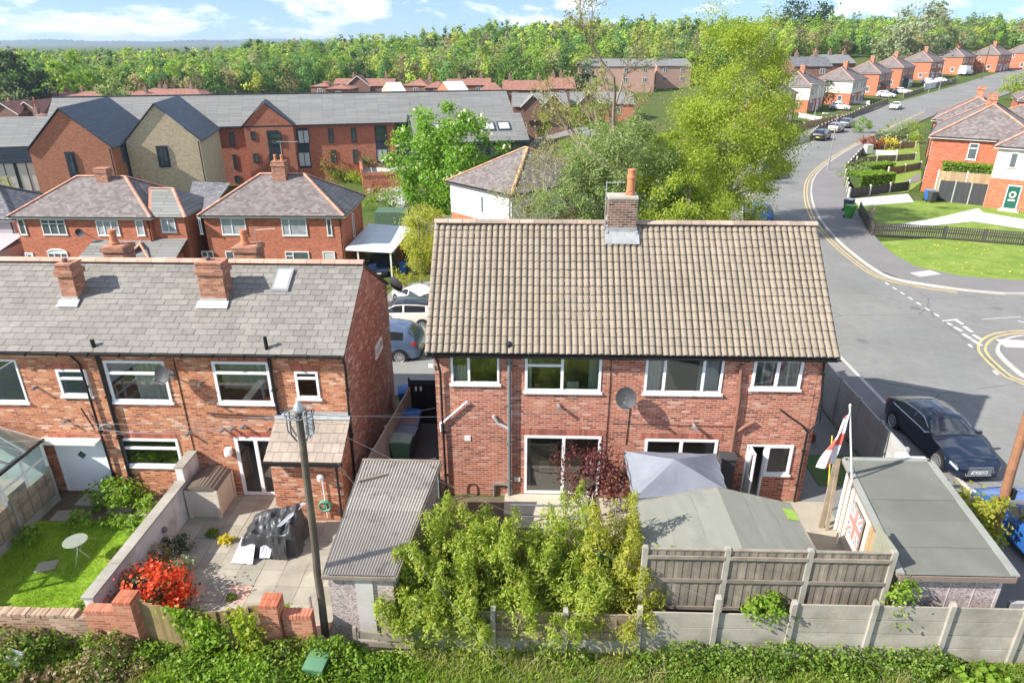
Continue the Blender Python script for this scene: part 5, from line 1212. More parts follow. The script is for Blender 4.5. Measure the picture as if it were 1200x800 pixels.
cable(top, Y(405, 492, TY-.1), .12, 'grey telephone cable from the pole to the corner pipe of the terrace', .009)
cable(top, (3.0, 5.5, 1.9), .3, 'pale telephone cable running from the pole over the bamboo', .009); cable(top, (9.0, 8.5, 2.2), .3, 'pale telephone cable running low from the pole past the bamboo to the right', .008)
# low wall and step right of the garage
m = MB(); m.box(11.2, 13.6, 12.4, 12.5, 0, 1.2); solo(m, 'low_wall', CONCG, 'low grey concrete wall between the garage and the blue car', 'wall')
m = MB(); m.bar((12.3, 10.8, .1), (13.4, 10.5, .12), .3, .12); m.bar((12.5, 11.0, .12), (13.0, 10.6, .2), .2, .1); solo(m, 'rubble_slab', plain('white_rubble', (.68, .66, .62), .9, .15, 4), 'broken white rubble half buried in weeds at the foot of the fence', 'rubble')
m = MB(); m.bar((9.6, 10.9, .12), (10.6, 10.7, .16), .06, .05); solo(m, 'old_plank', TIMBT, 'old tan stick lying in the weeds below the concrete fence', 'plank')
m = MB(); m.obox((-11.6, 10.95, .35), (.34, .04, .5), .5, Matrix.Rotation(.5, 3, 'Y')); solo(m, 'white_board', OFFWHITE, 'small white board stuck upright in the weeds below the old brick wall', 'board')
# ---------------------------------------------------------------- vehicles
def paint(name, c, metal=.25):
    if name in MATS: return MATS[name]
    m, nt, out = newmat(name); g = NT(nt); ob = g.n('ShaderNodeTexCoord').outputs['Object']
    col = g.val(rgb(g, c), g.noise(ob, 2, 3), .9, 1.1)
    finish(g, out, col, .28, metal, None, spec=.5, coat=1.); MATS[name] = m; return m
TYRE = plain('tyre', (.02, .02, .021), .85, .15, 6)
RIM = plain('alloy', (.55, .56, .58), .3, .08, 5, metal=.8)
CGLASS = plain('car_glass', (.015, .02, .026), .04, .1, 2, spec=1., coat=1.)
LIGHTC = plain('headlight_lens', (.45, .48, .52), .12, .05, 8, spec=.8)
LIGHTR = plain('tail_lens', (.45, .02, .02), .2, .1, 8, spec=.7)
PROF = {
 'saloon': ([0, .02, .08, .20, .31, .36, .50, .60, .75, .88, .96, .985, 1],
            [.56, .66, .74, .84, .90, .92, .94, .95, .97, .98, .96, .9, .72],
            [.58, .68, .76, .86, .93, 1.03, 1.36, 1.39, 1.33, 1.12, .99, .92, .74],
            [.74, .88, .96, 1, 1, 1, 1, 1, 1, .98, .93, .87, .78], (.31, .48), (.77, .935), (.335, .86, .595)),
 'hatch': ([0, .02, .08, .18, .27, .33, .47, .58, .74, .88, .95, .98, 1],
            [.58, .70, .80, .90, .96, .97, .98, .99, 1.0, 1.02, 1.0, .92, .72],
            [.60, .72, .82, .93, 1.0, 1.13, 1.46, 1.50, 1.48, 1.40, 1.12, .95, .74],
            [.76, .9, .97, 1, 1, 1, 1, 1, 1, .97, .93, .9, .82], (.27, .45), (.885, .955), (.30, .86, .565)),
 'suv': ([0, .02, .08, .18, .26, .32, .44, .56, .74, .88, .95, .98, 1],
            [.62, .78, .92, 1.0, 1.05, 1.06, 1.07, 1.08, 1.10, 1.12, 1.1, 1.0, .76],
            [.64, .80, .94, 1.04, 1.1, 1.24, 1.58, 1.64, 1.62, 1.54, 1.26, 1.04, .78],
            [.78, .92, .98, 1, 1, 1, 1, 1, 1, .97, .94, .91, .84], (.26, .42), (.885, .955), (.29, .86, .555)),
 'van': ([0, .02, .06, .12, .17, .21, .28, .36, .6, .9, .98, .99, 1],
            [.66, .86, 1.05, 1.18, 1.25, 1.27, 1.28, 1.28, 1.28, 1.28, 1.28, 1.2, 1.0],
            [.68, .90, 1.1, 1.25, 1.36, 1.55, 2.2, 2.5, 2.58, 2.58, 2.5, 1.6, 1.05],
            [.8, .93, .98, 1, 1, 1, 1, 1, 1, 1, .99, .97, .95], (.17, .29), (.985, .989), (.2, .45, .33)),
}
def make_car(label, cat, kind, L_, W_, mat, loc, fwd, group=None, roofmat=None, name='parked_car', plate=None, rings=False, scale_h=1., pitch=0.):
    rz = math.atan2(fwd[1], fwd[0])-pi/2; T = thing(name, label, cat, loc, rz, group); T.rotation_euler = (pitch, 0, rz)
    xs, zb, zr, wf, ws, rw, sw = PROF[kind]; hw = W_/2
    def itp(arr, t): return float(np.interp(t, xs, arr))
    def itps(arr, t): return (itp(arr, t-.008)+itp(arr, t)*2+itp(arr, t+.008))/4 if .01 < t < .99 else itp(arr, t)
    def sec(t):
        b, r, w = itps(zb, t)*scale_h, itps(zr, t)*scale_h, itps(wf, t)*hw; g = r-b; k = min(1, max(0, (g-.03)/.38))
        wr = w*(.93-.17*k) if kind != 'van' else w*(.96-.05*k); lo = .2+.06*(1-S(0, .06, t))+.1*S(.94, 1, t)
        crown = .03+.02*k
        return [(w*.86, lo), (w*.97, lo+.08), (w*1.0, (lo+b)*.5), (w*.985, b-.10), (w*.945, b), (wr, b+g*.86+.0), (wr*.90, b+g*.97), (wr*.55, r+crown*.7), (0, r+crown)]
    def surf(t, s):
        P = sec(t); i = min(int(s), len(P)-2); f = s-i; a, b = P[i], P[i+1]
        return Vector((a[0]+(b[0]-a[0])*f, L_/2-t*L_, a[1]+(b[1]-a[1])*f))
    ts = sorted(set([round(q, 4) for q in list(np.linspace(0, 1, 40))+xs])); NS = 9
    m = MB(); rows = []
    for t in ts:
        P = sec(t); half = [Vector((x, L_/2-t*L_, z)) for x, z in P]; rows.append([Vector((-p.x, p.y, p.z)) for p in half]+half[::-1][1:])
    vs = [p for r in rows for p in r]; n = len(rows[0]); cabin = sec(.55)
    for i in range(len(rows)-1):
        for j in range(n-1):
            s = j if j < NS else n-2-j; t = (ts[i]+ts[i+1])/2
            mi = 1 if (roofmat and s >= 5 and ws[1]-.03 < t < rw[1]) else 0
            m.f.append((i*n+j, (i+1)*n+j, (i+1)*n+j+1, i*n+j+1)); m.m.append(mi)
    m.v = vs; m.f.append(tuple(range(n))); m.m.append(0); e = (len(rows)-1)*n; m.f.append(tuple(range(e, e+n))[::-1]); m.m.append(0)
    m.f.append(tuple(i*n for i in range(len(rows)))+tuple(i*n+n-1 for i in range(len(rows)-1, -1, -1))); m.m.append(0)
    LOCAL[0] = True
    body = m.build('body', [mat, roofmat or mat], T, smooth=True)
    md = body.modifiers.new('edge', 'EDGE_SPLIT'); md.split_angle = radians(38)
    def patch(m, t0, t1, s0, s1, off, mirror=True, nt=10, nsub=4, clip=None):
        for sg in ((1, -1) if mirror else (1,)):
            G_ = []
            for i in range(nt+1):
                t = t0+(t1-t0)*i/nt; r = []
                for j in range(nsub+1):
                    s = s0+(s1-s0)*j/nsub
                    if clip: tt = clip(t, (j/nsub))
                    else: tt = t
                    p = surf(tt, s); dp = surf(tt, min(8, s+.05))-surf(tt, max(0, s-.05)); dt = surf(tt+.004, s)-surf(tt-.004, s); nn = dt.cross(dp); nn = nn.normalized() if nn.length > 1e-9 else Vector((0, 0, 1))
                    if nn.dot(p-Vector((0, p.y, .6))) < 0: nn = -nn
                    q = p+nn*off; r.append(Vector((q.x*sg, q.y, q.z)))
                G_.append(r)
            m.grid(G_ if sg > 0 else G_[::-1])
    # windscreen, rear screen
    m = MB()
    for nm, (t0, t1) in (('windscreen', ws), ('rear_window', rw)):
        if kind == 'van' and nm == 'rear_window': continue
        m = MB(); d = (t1-t0)*.12; G_ = []
        for i in range(9):
            t = t0+d+(t1-t0-2*d)*i/8; r = []
            for s in np.linspace(5.55, 8, 7): p = surf(t, s); r.append(p)
            G_.append([Vector((-p.x, p.y, p.z)) for p in r]+r[::-1][1:])
        nn = (G_[4][6]-G_[3][6]).cross(G_[4][7]-G_[4][5]).normalized()
        if nn.z < 0: nn = -nn
        m.grid([[p+nn*.012 for p in r] for r in G_]); m.build(nm, CGLASS, T, smooth=True)
    a0, a1, mid = sw
    wr_ = ws[0]+.03
    for sg in (1, -1):
        for (t0, t1) in ((a0+.02, mid-.012), (mid+.012, a1-.02)):
            m = MB(); G_ = []
            for i in range(13):
                t = t0+(t1-t0)*i/12; r = []
                for j in range(5):
                    s = 4.10+.80*j/4; p = surf(t, s); P = sec(t)
                    if P[5][1]-P[4][1] < .05: continue
                    r.append(Vector((p.x*sg+.008*sg, p.y, p.z+.004)))
                if len(r) == 5: G_.append(r)
            if len(G_) > 1: m.grid(G_ if sg < 0 else G_[::-1]); m.build('side_window', CGLASS, T, smooth=True)
    for sg in (1, -1):
        G1 = MB(); tt = [.016, .03, .05, .075, .10, .125]
        def lamp(m, t0, t1, s0, s1):
            rows = []
            for i in range(7):
                t = t0+(t1-t0)*i/6; rows.append([Vector((q.x*sg*1.012, q.y+(.01 if t < .5 else -.01), q.z+.006)) for q in (surf(t, s) for s in np.linspace(s0, s1, 4))])
            m.grid(rows if sg > 0 else rows[::-1])
        m = MB(); lamp(m, .012, .08, 3.0, 3.7); m.build('headlight', LIGHTC, T)
        m = MB(); lamp(m, .93, .985, 2.75, 3.8); m.build('tail_light', LIGHTR, T)
        m = MB(); p = surf(ws[0]+.055, 4.0); m.obox((sg*(p.x+.10), p.y, p.z+.06), (.19, .09, .13)); m.build('mirror', mat if kind != 'van' else BLACKP, T)
    # front and rear faces
    zf = .48*scale_h; m = MB(); w0 = sec(.0)[2][0]
    m.box(-w0*.62, w0*.62, L_/2-.02, L_/2+.012, .30, .60); m.build('grille', plain('grille_dark', (.03, .03, .033), .5, .3, 20) if not rings else plain('grille_chrome', (.32, .33, .35), .3, .3, 30, metal=.6), T)
    m = MB(); m.box(-w0*.95, w0*.95, L_/2-.1, L_/2+.004, .21, .28); m.build('bumper_trim', BLACKP, T); m = MB(); m.box(-.55, .55, -L_/2-.01, -L_/2+.08, .24, .40); m.build('rear_diffuser', BLACKP, T)
    if plate:
        m = MB(); m.box(-.26, .26, L_/2+.013, L_/2+.02, .36, .47); pl = m.build('number_plate', WHITE, T)
        tcv = bpy.data.curves.new('plate_text', 'FONT'); tcv.body = plate; tcv.size = .105; tcv.align_x = 'CENTER'; tcv.extrude = .001; tmp = bpy.data.objects.new('tmp_text', tcv); COL.objects.link(tmp); me_ = bpy.data.meshes.new_from_object(tmp.evaluated_get(bpy.context.evaluated_depsgraph_get())); bpy.data.objects.remove(tmp); me_.materials.clear(); me_.materials.append(BLACKP); to = bpy.data.objects.new('plate_text', me_); COL.objects.link(to)
        to.parent = pl; to.location = (0, L_/2+.0225, .378); to.rotation_euler = (pi/2, 0, pi); CH.setdefault(pl.name, []).append(to)
    else: m = MB(); m.box(-.26, .26, L_/2+.013, L_/2+.02, .36, .47); m.build('number_plate', WHITE, T)
    m = MB(); m.box(-.26, .26, -L_/2-.016, -L_/2+.01, .46, .57); m.build('rear_plate', plain('yellow_plate', (.72, .58, .12), .5), T)
    if rings:
        m = MB()
        for k in range(4): m.tube([(-.12+.08*k+.055*cos(t), L_/2+.02, .545+.055*sin(t)) for t in np.linspace(0, 2*pi, 17)], .008, 5, False)
        m.build('badge', CHROME, T)
        m = MB(); q = [(-.42, .30), (.42, .30), (.47, .40), (.40, .61), (-.40, .61), (-.47, .40), (-.42, .30)]; m.tube([(x, L_/2+.014, z) for x, z in q], .016, 5, False); m.build('grille_surround', CHROME, T)
        for sg in (1, -1):
            m = MB(); m.tube([Vector((sg*(surf(t, 4.02).x+.006), surf(t, 4.02).y, surf(t, 4.02).z+.012)) for t in np.linspace(a0, a1, 16)]+[Vector((sg*(surf(t, 5.).x+.01), surf(t, 5.).y, surf(t, 5.).z+.0)) for t in np.linspace(a1, a0+.07, 14)], .012, 5); m.build('window_trim', CHROME, T)
    R_ = .33 if kind != 'van' else .36; wy = (L_*.5-.19*L_ if kind != 'van' else L_*.5-.14*L_, -L_*.5+.20*L_)
    for sg in (1, -1):
        for y in wy:
            x = sg*(hw-.10)
            m = MB(); m.tube([(sg*(hw-.24), y, R_+.02), (sg*(hw+.006), y, R_+.02)], R_*1.17, 20); m.build('wheel_arch', BLACKP, T)
            m = MB(); m.tube([(x-sg*.1, y, R_), (x-sg*.08, y, R_), (x+sg*.09, y, R_), (x+sg*.115, y, R_)], [R_*.9, R_, R_, R_*.9], 22); wh = m.build('wheel', TYRE, T, smooth=False)
            m = MB(); m.tube([(x+sg*.10, y, R_), (x+sg*.119, y, R_)], R_*.22, 10)
            for k in range(10): a = 2*pi*k/10; m.bar((x+sg*.118, y+.05*cos(a), R_+.05*sin(a)), (x+sg*.118, y+R_*.68*cos(a), R_+R_*.68*sin(a)), .012, .05)
            m.tube([(x+sg*.117, y+R_*.68*cos(t), R_+R_*.68*sin(t)) for t in np.linspace(0, 2*pi, 21)], .02, 5, False); m.build('rim', RIM, wh)
    LOCAL[0] = False
    return T
BLK = paint('paint_black', (.012, .022, .05), .35); BLUE = paint('paint_blue', (.03, .13, .42)); SLB = paint('paint_slate_blue', (.085, .13, .22)); CREAM = paint('paint_cream', (.70, .67, .58), .0); WHT = paint('paint_white', (.78, .79, .80), .0)
NAVY = paint('paint_navy', (.02, .035, .09)); SILV = paint('paint_silver', (.42, .40, .38), .5); DGR = paint('paint_grey', (.12, .13, .14), .4); BLK2 = paint('paint_far_black', (.012, .012, .014), .1)
def car_at(label, kind, L_, W_, mat, u, v, fwd, lift=.05, **k):
    p = GT(u, v); p.z = terr(p.x, p.y)+lift; return make_car(label, k.pop('cat', 'car'), kind, L_, W_, mat, p, fwd, **k)
GP = 'cars parked along the far road'
make_car('black four door coupe with a four ring badge in the shadow beside the grey fence', 'car', 'saloon', 4.35, 1.74, BLK, (14.3, 21.0, .05), (.07, -1), scale_h=.94, plate='ML17 OZR', rings=True)
make_car('bright blue hatchback behind the maple shrub and the leaning pole', 'car', 'hatch', 4.2, 1.8, BLUE, (14.35, 15.6, .05), (-.06, 1))
def on(x, y, up=.03): return (x, y, terr(x, y)+up)
GD = 'cars on the shared drive'
make_car('slate blue SUV nearest the alley on the shared drive', 'car', 'suv', 4.4, 1.84, SLB, on(-7.2, 28.9), (-1, .05), GD)
make_car('cream crossover with a black roof on the shared drive', 'car', 'suv', 4.2, 1.78, CREAM, on(-7.2, 35.4), (-1, 0), GD, roofmat=paint('paint_roof', (.02, .022, .026), .1), scale_h=.96)
make_car('white hatchback seen from behind on the shared drive', 'car', 'hatch', 4.1, 1.76, WHT, on(-7.5, 42.0), (-.75, .9), GD)
make_car('dark navy car parked under the pale carport roof', 'car', 'hatch', 4.1, 1.76, NAVY, on(-12.4, 53.6), (.1, -1), GD)
rd = Vector((.58, .81))
car_at('black hatchback parked first in the line of three on the far road', 'hatch', 4.2, 1.8, BLK2, 962, 164, rd, group=GP)
car_at('silver hatchback parked second in the line of three on the far road', 'hatch', 4.2, 1.78, SILV, 979, 155, rd, group=GP)
car_at('dark grey hatchback parked third in the line of three on the far road', 'hatch', 4.2, 1.78, DGR, 992, 149.5, rd, group=GP)
car_at('white saloon standing at the kerb further up the far road', 'saloon', 4.6, 1.8, WHT, 1049, 128, -rd, name='white_car', group=GP)
car_at('white car on a drive partly behind the low timber fence', 'hatch', 4.1, 1.76, WHT, 984, 129, (.82, -.57), group=GP)
car_at('white car nose to the road below the dark brick semi', 'hatch', 4.2, 1.78, WHT, 1038, 114.5, (.8, -.6), group=GP)
car_at('white saloon on the drive beside a second white car', 'saloon', 4.6, 1.8, WHT, 1057, 110, (.8, -.6), group=GP)
car_at('white car on the drive near the white gate wall', 'hatch', 4.2, 1.78, WHT, 1089, 99, (.7, -.7), group=GP)
car_at('silver car beside the white car near the gate wall', 'hatch', 4.2, 1.78, SILV, 1104, 98, (.7, -.7), group=GP)
car_at('tall white camper van parked beyond the white gate wall', 'van', 7.2, 2.2, WHT, 1131, 88, (.72, .69), cat='van', name='camper_van')
car_at('blue car at the kerb half hidden under the lime green tree', 'hatch', 4.0, 1.75, BLUE, 887, 258, (.1, 1), group=GP)
car_at('dark car in the shade behind the lime green tree', 'hatch', 4.1, 1.76, BLK2, 902, 207, (.3, 1), group=GP)
p = G(663, 139, -1.2); make_car('dark blue car in the bungalow parking court', 'car', 'saloon', 4.5, 1.8, NAVY, on(p.x, p.y), (-.9, -.3))
# ---------------------------------------------------------------- houses with hipped roofs
def hip_house(name, label, loc, rz, w, d, eave, rise, mats, roofm, ridgem, split=None, front=(), left=(), right=(), chims=(), group=None, oh=.32, cat='house', hipend=None, fas=None, ridge_off=None, porch=None):
    """local: x along the front, front faces -y, origin at the front left corner on the ground. windows: (x, z, w, h, opts)"""
    T = thing(name, label, cat, loc, rz, group); LOCAL[0] = True
    m = MB(); zs = [-2.5, split, eave] if split else [-2.5, eave]
    for i, (a, b) in enumerate(zip(zs, zs[1:])):
        o = .02 if (split and i == 1) else 0
        m.cur = min(i, len(mats)-1)
        P = [(-o, -o), (w+o, -o), (w+o, d+o), (-o, d+o)]
        for p, q in zip(P, P[1:]+P[:1]): m.face([(*p, a), (*q, a), (*q, b), (*p, b)])
        if o: m.face([(*p, a) for p in P][::-1])
    m.build('wall', list(mats), T)
    h = hipend if hipend is not None else d/2*.95; e0 = eave-.02
    a, b, c, dd = Vector((-oh, -oh, e0)), Vector((w+oh, -oh, e0)), Vector((w+oh, d+oh, e0)), Vector((-oh, d+oh, e0)); r0, r1 = Vector((h, d/2, eave+rise)), Vector((w-h, d/2, eave+rise))
    m = MB(); m.face([a, b, r1, r0]); m.face([b, c, r1]); m.face([c, dd, r0, r1]); m.face([dd, a, r0]); m.face([dd-Vector((0, 0, .02)), c-Vector((0, 0, .02)), b-Vector((0, 0, .02)), a-Vector((0, 0, .02))])
    rf = m.build('roof', roofm, T)
    m = MB()
    def rt(p, q):
        n = max(3, int((q-p).length/.42)); ridge_row(m, p+Vector((0, 0, .03)), q+Vector((0, 0, .03)), n, .13)
    rt(r0, r1); rt(a, r0); rt(b, r1); rt(c, r1); rt(dd, r0); m.build('ridge_tiles', ridgem, rf)
    m = MB()
    for p, q in ((a, b), (b, c), (c, dd), (dd, a)): m.bar(p+Vector((0, 0, -.09)), q+Vector((0, 0, -.09)), .05, .15)
    m.build('fascia', fas or OFFWHITE, T)
    m = MB()
    for p, q in ((a, b), (b, c), (dd, a)): 
        n_ = Vector(((q-p).y, -(q-p).x, 0)).normalized(); m.bar(p+n_*.06+Vector((0, 0, -.01)), q+n_*.06+Vector((0, 0, -.01)), .1, .07)
    m.tube([(w-.12, -.07, eave-.1), (w-.12, -.07, -1)], .045, 6); m.build('gutter', BLACKP, T)
    for lst, O, ex in ((front, Vector((0, 0, 0)), Vector((1, 0, 0))), (left, Vector((0, d, 0)), Vector((0, -1, 0))), (right, Vector((w, 0, 0)), Vector((0, 1, 0)))):
        for wn_ in lst:
            x, z, ww, hh = wn_[:4]; op = wn_[4] if len(wn_) > 4 else {}; nn = ex.cross(Vector((0, 0, 1))); off = .02 if split and z > split-.1 else 0
            if op.get('door'):
                P0 = O+ex*x+Vector((0, 0, z))+nn*off; m = MB()
                def P(a_, b_, c_): return P0+ex*a_+Vector((0, 0, b_))+nn*c_
                def bx(a0, a1, b0, b1, c0, c1): m.raw([P(a0,b0,c0),P(a1,b0,c0),P(a1,b0,c1),P(a0,b0,c1),P(a0,b1,c0),P(a1,b1,c0),P(a1,b1,c1),P(a0,b1,c1)], [(0,1,2,3),(7,6,5,4),(0,4,5,1),(1,5,6,2),(2,6,7,3),(3,7,4,0)])
                bx(0, .07, 0, hh, 0, .06); bx(ww-.07, ww, 0, hh, 0, .06); bx(.07, ww-.07, hh-.07, hh, 0, .06); fr = m.build('door', WHITE, T)
                m = MB(); bx(.07, ww-.07, .02, hh-.07, 0, .03); m.build('door_leaf', op['door'], fr)
                if op.get('wreath'):
                    m = MB(); m.tube([P(ww/2+.2*cos(t), hh*.62+.22*sin(t), .06) for t in np.linspace(0, 2*pi, 15)], .07, 6, False); m.obox(P(ww/2, hh*.40, .06), (.5, .06, .12), math.atan2(ex.y, ex.x)); m.build('wreath', plain('cream_wreath', (.72, .68, .58), .8, .2, 9), fr)
                else: m = MB(); bx(ww*.3, ww*.7, hh*.6, hh*.88, .03, .036); m.build('door_glass', PANE, fr)
            elif op.get('arch'):
                wd = window(T, O+ex*x+Vector((0, 0, z))+nn*off, ww, hh, ex=ex, cols=op.get('cols', (1, 1)), fr=.07, trans=op.get('trans'))
                m = MB(); P0 = O+ex*x+Vector((0, 0, z+hh))+nn*(off+.02); pts = [P0+ex*(ww/2-ww/2*cos(t))+Vector((0, 0, .28*sin(t))) for t in np.linspace(0, pi, 11)]; m.face(pts); m.tube([p+nn*.02 for p in pts], .05, 5); m.build('arch_light', WHITE, wd)
            else:
                window(T, O+ex*x+Vector((0, 0, z))+nn*off, ww, hh, ex=ex, cols=op.get('cols', (1, 1)), trans=op.get('trans'), fr=op.get('fr', .07), pane=op.get('pane'), sillmat=op.get('sillmat'))
    for (x, y, sx, sy, top, pots) in chims:
        chimney(rf, x-sx/2, x+sx/2, y-sy/2, y+sy/2, eave+.5, top, B_CHIM, pots, True, pots_h=.5)
    LOCAL[0] = False
    return T
NETP = plain('netted_pane', (.34, .36, .38), .12, .35, 2.2, spec=.7)
PALEP = plain('pale_pane', (.55, .56, .56), .2, .15, 2.2, spec=.6)
# the two red semis behind the terrace
gA = -4.05
def local_x(u, v, loc, rz, z=None):
    """x along a facade plane through loc with direction rz"""
    d = ray(u, v); ex = Vector((cos(rz), sin(rz), 0)); n = Vector((sin(rz), -cos(rz), 0)); o = Vector((0, 0, CAMH)); t = (Vector(loc)-o).dot(n)/d.dot(n); p = o+d*t
    return (p-Vector(loc)).dot(ex), p.z-loc[2]
def win_px(loc, rz, *rs):
    out = []
    for r in rs:
        u0, v0, u1, v1 = r[:4]; x0, z1 = local_x(u0, v0, loc, rz); x1, z0 = local_x(u1, v1, loc, rz); out.append((x0, z0, x1-x0, z1-z0)+tuple(r[4:]))
    return out
def semi_A():
    rz = -.004; loc = (-39.6, 50.5, gA); 
    fr = win_px(loc, rz, (19.7,256.5,33,275,{'cols':(1,)}), (47,257,80,275,{'cols':(1,1,1),'trans':(.72,.72,.72),'fr':.06}), (111.6,258,142,276,{'cols':(1,1,1),'pane':NETP}), (158,258,171,276,{'cols':(1,),'pane':NETP}))
    lo = win_px(loc, rz, (29,296,45,318,{'door':WHITE}), (56,296,85,318,{'arch':1,'cols':(1,1,1)}))
    T = hip_house('semi_detached_house', 'red brick semi with one square stack behind the left end of the terrace', loc, rz, 10.5, 7.2, 5.05, 2.35, [B_RED], SLATEP, RIDGER, front=fr+lo, chims=((5.6, 3.4, 1.0, .8, 8.05, 0),), hipend=3.3)
    LOCAL[0] = True
    # side extension with its own hip, single storey roofs
    m = MB(); m.box(10.52, 13.0, .35, 5.5, -2, 4.98); ext = m.build('side_extension', B_RED, T)
    a, b, c, dd = Vector((10.55, .05, 5.0)), Vector((13.3, .05, 5.0)), Vector((13.3, 5.8, 5.0)), Vector((10.0, 5.8, 5.0)); r0, r1 = Vector((9.6, 2.6, 6.7)), Vector((11.4, 2.6, 6.7))
    m = MB(); m.face([a, b, r1, r0]); m.face([b, c, r1]); m.face([c, dd, r0, r1]); rf = m.build('extension_roof', SLATEG, ext); m = MB(); ridge_row(m, b, r1, 7, .13); ridge_row(m, r0, r1, 4, .13); m.bar(a, r0, .22, .04); m.build('ridge_tiles', RIDGER, ext)
    LOCAL[0] = False
    W = win_px((-39.6, 50.84, gA), rz, (187.5,255.5,207.5,272,{'cols':(1,1),'pane':NETP}))[0]; LOCAL[0] = True; window(T, (W[0], .34, W[1]), W[2], W[3], cols=(1, 1), pane=NETP)
    m = MB(); m.box(5.6, 12.6, -1.5, -.01, -2, 2.25); fx = m.build('front_extension', B_RED, T)
    m = MB(); m.face([(5.4, -1.8, 2.3), (12.9, -1.8, 2.3), (13.0, .3, 3.3), (5.8, .0, 3.2)]); m.prism([(5.4, -1.8, 2.2), (12.9, -1.8, 2.2), (12.9, -1.8, 2.32), (5.4, -1.8, 2.32)], (0, .06, 0)); m.build('extension_roof', SLATEG, fx)
    m = MB(); m.face([(9.0, -1.85, 2.36), (9.9, -.9, 3.2), (9.6, -.2, 3.2)]); m.face([(10.9, -1.85, 2.36), (9.9, -.9, 3.2), (9.6, -.2, 3.2)]); ridge_row(m, (9.0, -1.85, 2.38), (9.9, -.9, 3.18), 3, .1); ridge_row(m, (10.9, -1.85, 2.38), (9.9, -.9, 3.18), 3, .1); m.build('porch_gable', RIDGER, fx)
    for x in (5.9, 7.7, 9.3, 11.0): window(fx, (x, -1.5, .9), 1.2, 1.2, cols=(1, 1))
    LOCAL[0] = False
    return T
semi_A()
def semi_B():
    rz = .018; loc = (-25.4, 51.45, gA)
    fr = win_px(loc, rz, (232,255.5,238.5,274,{'cols':(1,)}), (258,255.5,290,275,{'cols':(1,1.3),'pane':NETP}), (329,256,361,276,{'cols':(1,2.2),'pane':NETP}), (382,256,390,276,{'cols':(1,)}), (236,294,253,312,{'cols':(1,1)}), (264,294,286,312,{'cols':(1,1)}), (334,294.5,364,312,{'cols':(1,2),'trans':(.7,None)}), (378,294.5,394,312,{'cols':(1,),'pane':PALEP}))
    T = hip_house('semi_detached_house', 'red brick semi with dark tiled right hip and aerial on its stack', loc, rz, 10.7, 7.1, 5.0, 2.5, [B_RED], SLATEP, RIDGER, front=fr, right=((3.2, 2.4, .5, 1.9, {'cols': (1,)}),), chims=((5.3, 3.3, 1.05, .9, 8.5, 2),), hipend=3.6)
    LOCAL[0] = True; k = Vector((0, 0, .015)); m = MB(); m.face([Vector((11.02, -.32, 4.98))+k, Vector((11.02, 7.42, 4.98))+k, Vector((7.1, 3.55, 7.5))+k]); m.build('hip_slates', SLATED, T)
    m = MB(); c = Vector((5.6, 3.3, 8.5)); m.tube([c, c+Vector((0, 0, 1.6))], .025, 5); m.tube([c+Vector((-.3, 0, 1.5)), c+Vector((1.5, -.3, 1.55))], .02, 5)
    for q in range(8): m.tube([c+Vector((-.2+.2*q, -.25, 1.53)), c+Vector((-.2+.2*q, .25, 1.53))], .012, 4)
    m.build('aerial', METAL, T); LOCAL[0] = False
    # rear wing seen between the two pairs
    m = MB(); LOCAL[0] = True; m.face([(-2.6, 3.0, 5.0), (.3, .6, 5.05), (.2, 5.5, 6.4), (-3.2, 6, 6.4)]); m.build('rear_wing_roof', SLATED, T); m = MB(); m.box(-2.4, 0, 3.2, 6.8, -2, 4.9); m.build('rear_wing', B_RED, T); LOCAL[0] = False
semi_B()
p = Y(98, 271, 50.4); T = thing('satellite_dish', 'grey satellite dish between upper windows of the far red brick semi', 'satellite dish', (p.x, 50.5, p.z-.2)); m = MB(); c = Vector((p.x, 50.1, p.z)); m.grid([[c+Vector((.36*k/4*cos(t), -.1+.1*(k/4)**2*-1, .33*k/4*sin(t))) for t in np.linspace(0, 2*pi, 15)] for k in range(5)]); m.build('dish', MATS['dish_grey'], T); m = MB(); m.tube([c, (p.x, 50.5, p.z-.2)], .03, 5); m.build('bracket', GREYP, T)
# small grey neighbour at the far left edge
hip_house('semi_detached_house', 'grey rendered house with dark roof at the left edge beyond the terrace', (-54, 53, gA), .0, 12.2, 7, 4.2, 2.0, [plain('lilac_render', (.42, .38, .40), .9, .1, 1)], SLATED, SLATED, hipend=3.2)
m = MB(); m.box(-46, -41.2, 49.5, 53, gA, gA+2.3); m.face([(-46.2, 49.2, gA+2.32), (-41, 49.2, gA+2.32), (-41, 53, gA+3.0), (-46.2, 53, gA+3.0)]); solo(m, 'lean_to', plain('lilac_render', (.42, .38, .40)), 'low grey lean-to between the grey house and the red brick semi', 'outbuilding')
# two older stacks seen over the terrace ridge
for (u0, u1, vt, lab) in ((116, 143, 286, 'worn brick stack with terracotta pot behind the terrace ridge, on the left'), (270, 300, 286, 'worn brick stack with tall terracotta pot and thin aerial behind the terrace ridge')):
    a, b = Y(u0, vt, 21.6), Y(u1, vt, 21.6); T = thing('chimney_stack', lab, 'chimney', (a.x, 21.6, 6.)); m = MB(); m.box(a.x+.05, b.x-.05, 21.6, 22.3, 5.7, a.z-.1); m.box(a.x, b.x, 21.55, 22.35, a.z-.28, a.z-.12); m.build('stack', B_CHIM, T)
    m = MB(); m.lathe(((a.x*.6+b.x*.4), 21.95, a.z-.12), [(.15, 0), (.15, .1), (.12, .12), (.11, .42), (.14, .44), (.13, .52), (.1, .52)], 12); m.build('chimney_pot', TERRA, T)
    if u0 > 200: m = MB(); c = Vector((b.x-.1, 21.9, a.z)); m.tube([c-Vector((0, 0, .2)), c+Vector((0, 0, .5))], .015, 5); m.tube([c+Vector((0, 0, .4)), c+Vector((.7, 0, .45))], .01, 4); m.build('aerial', METAL, T)
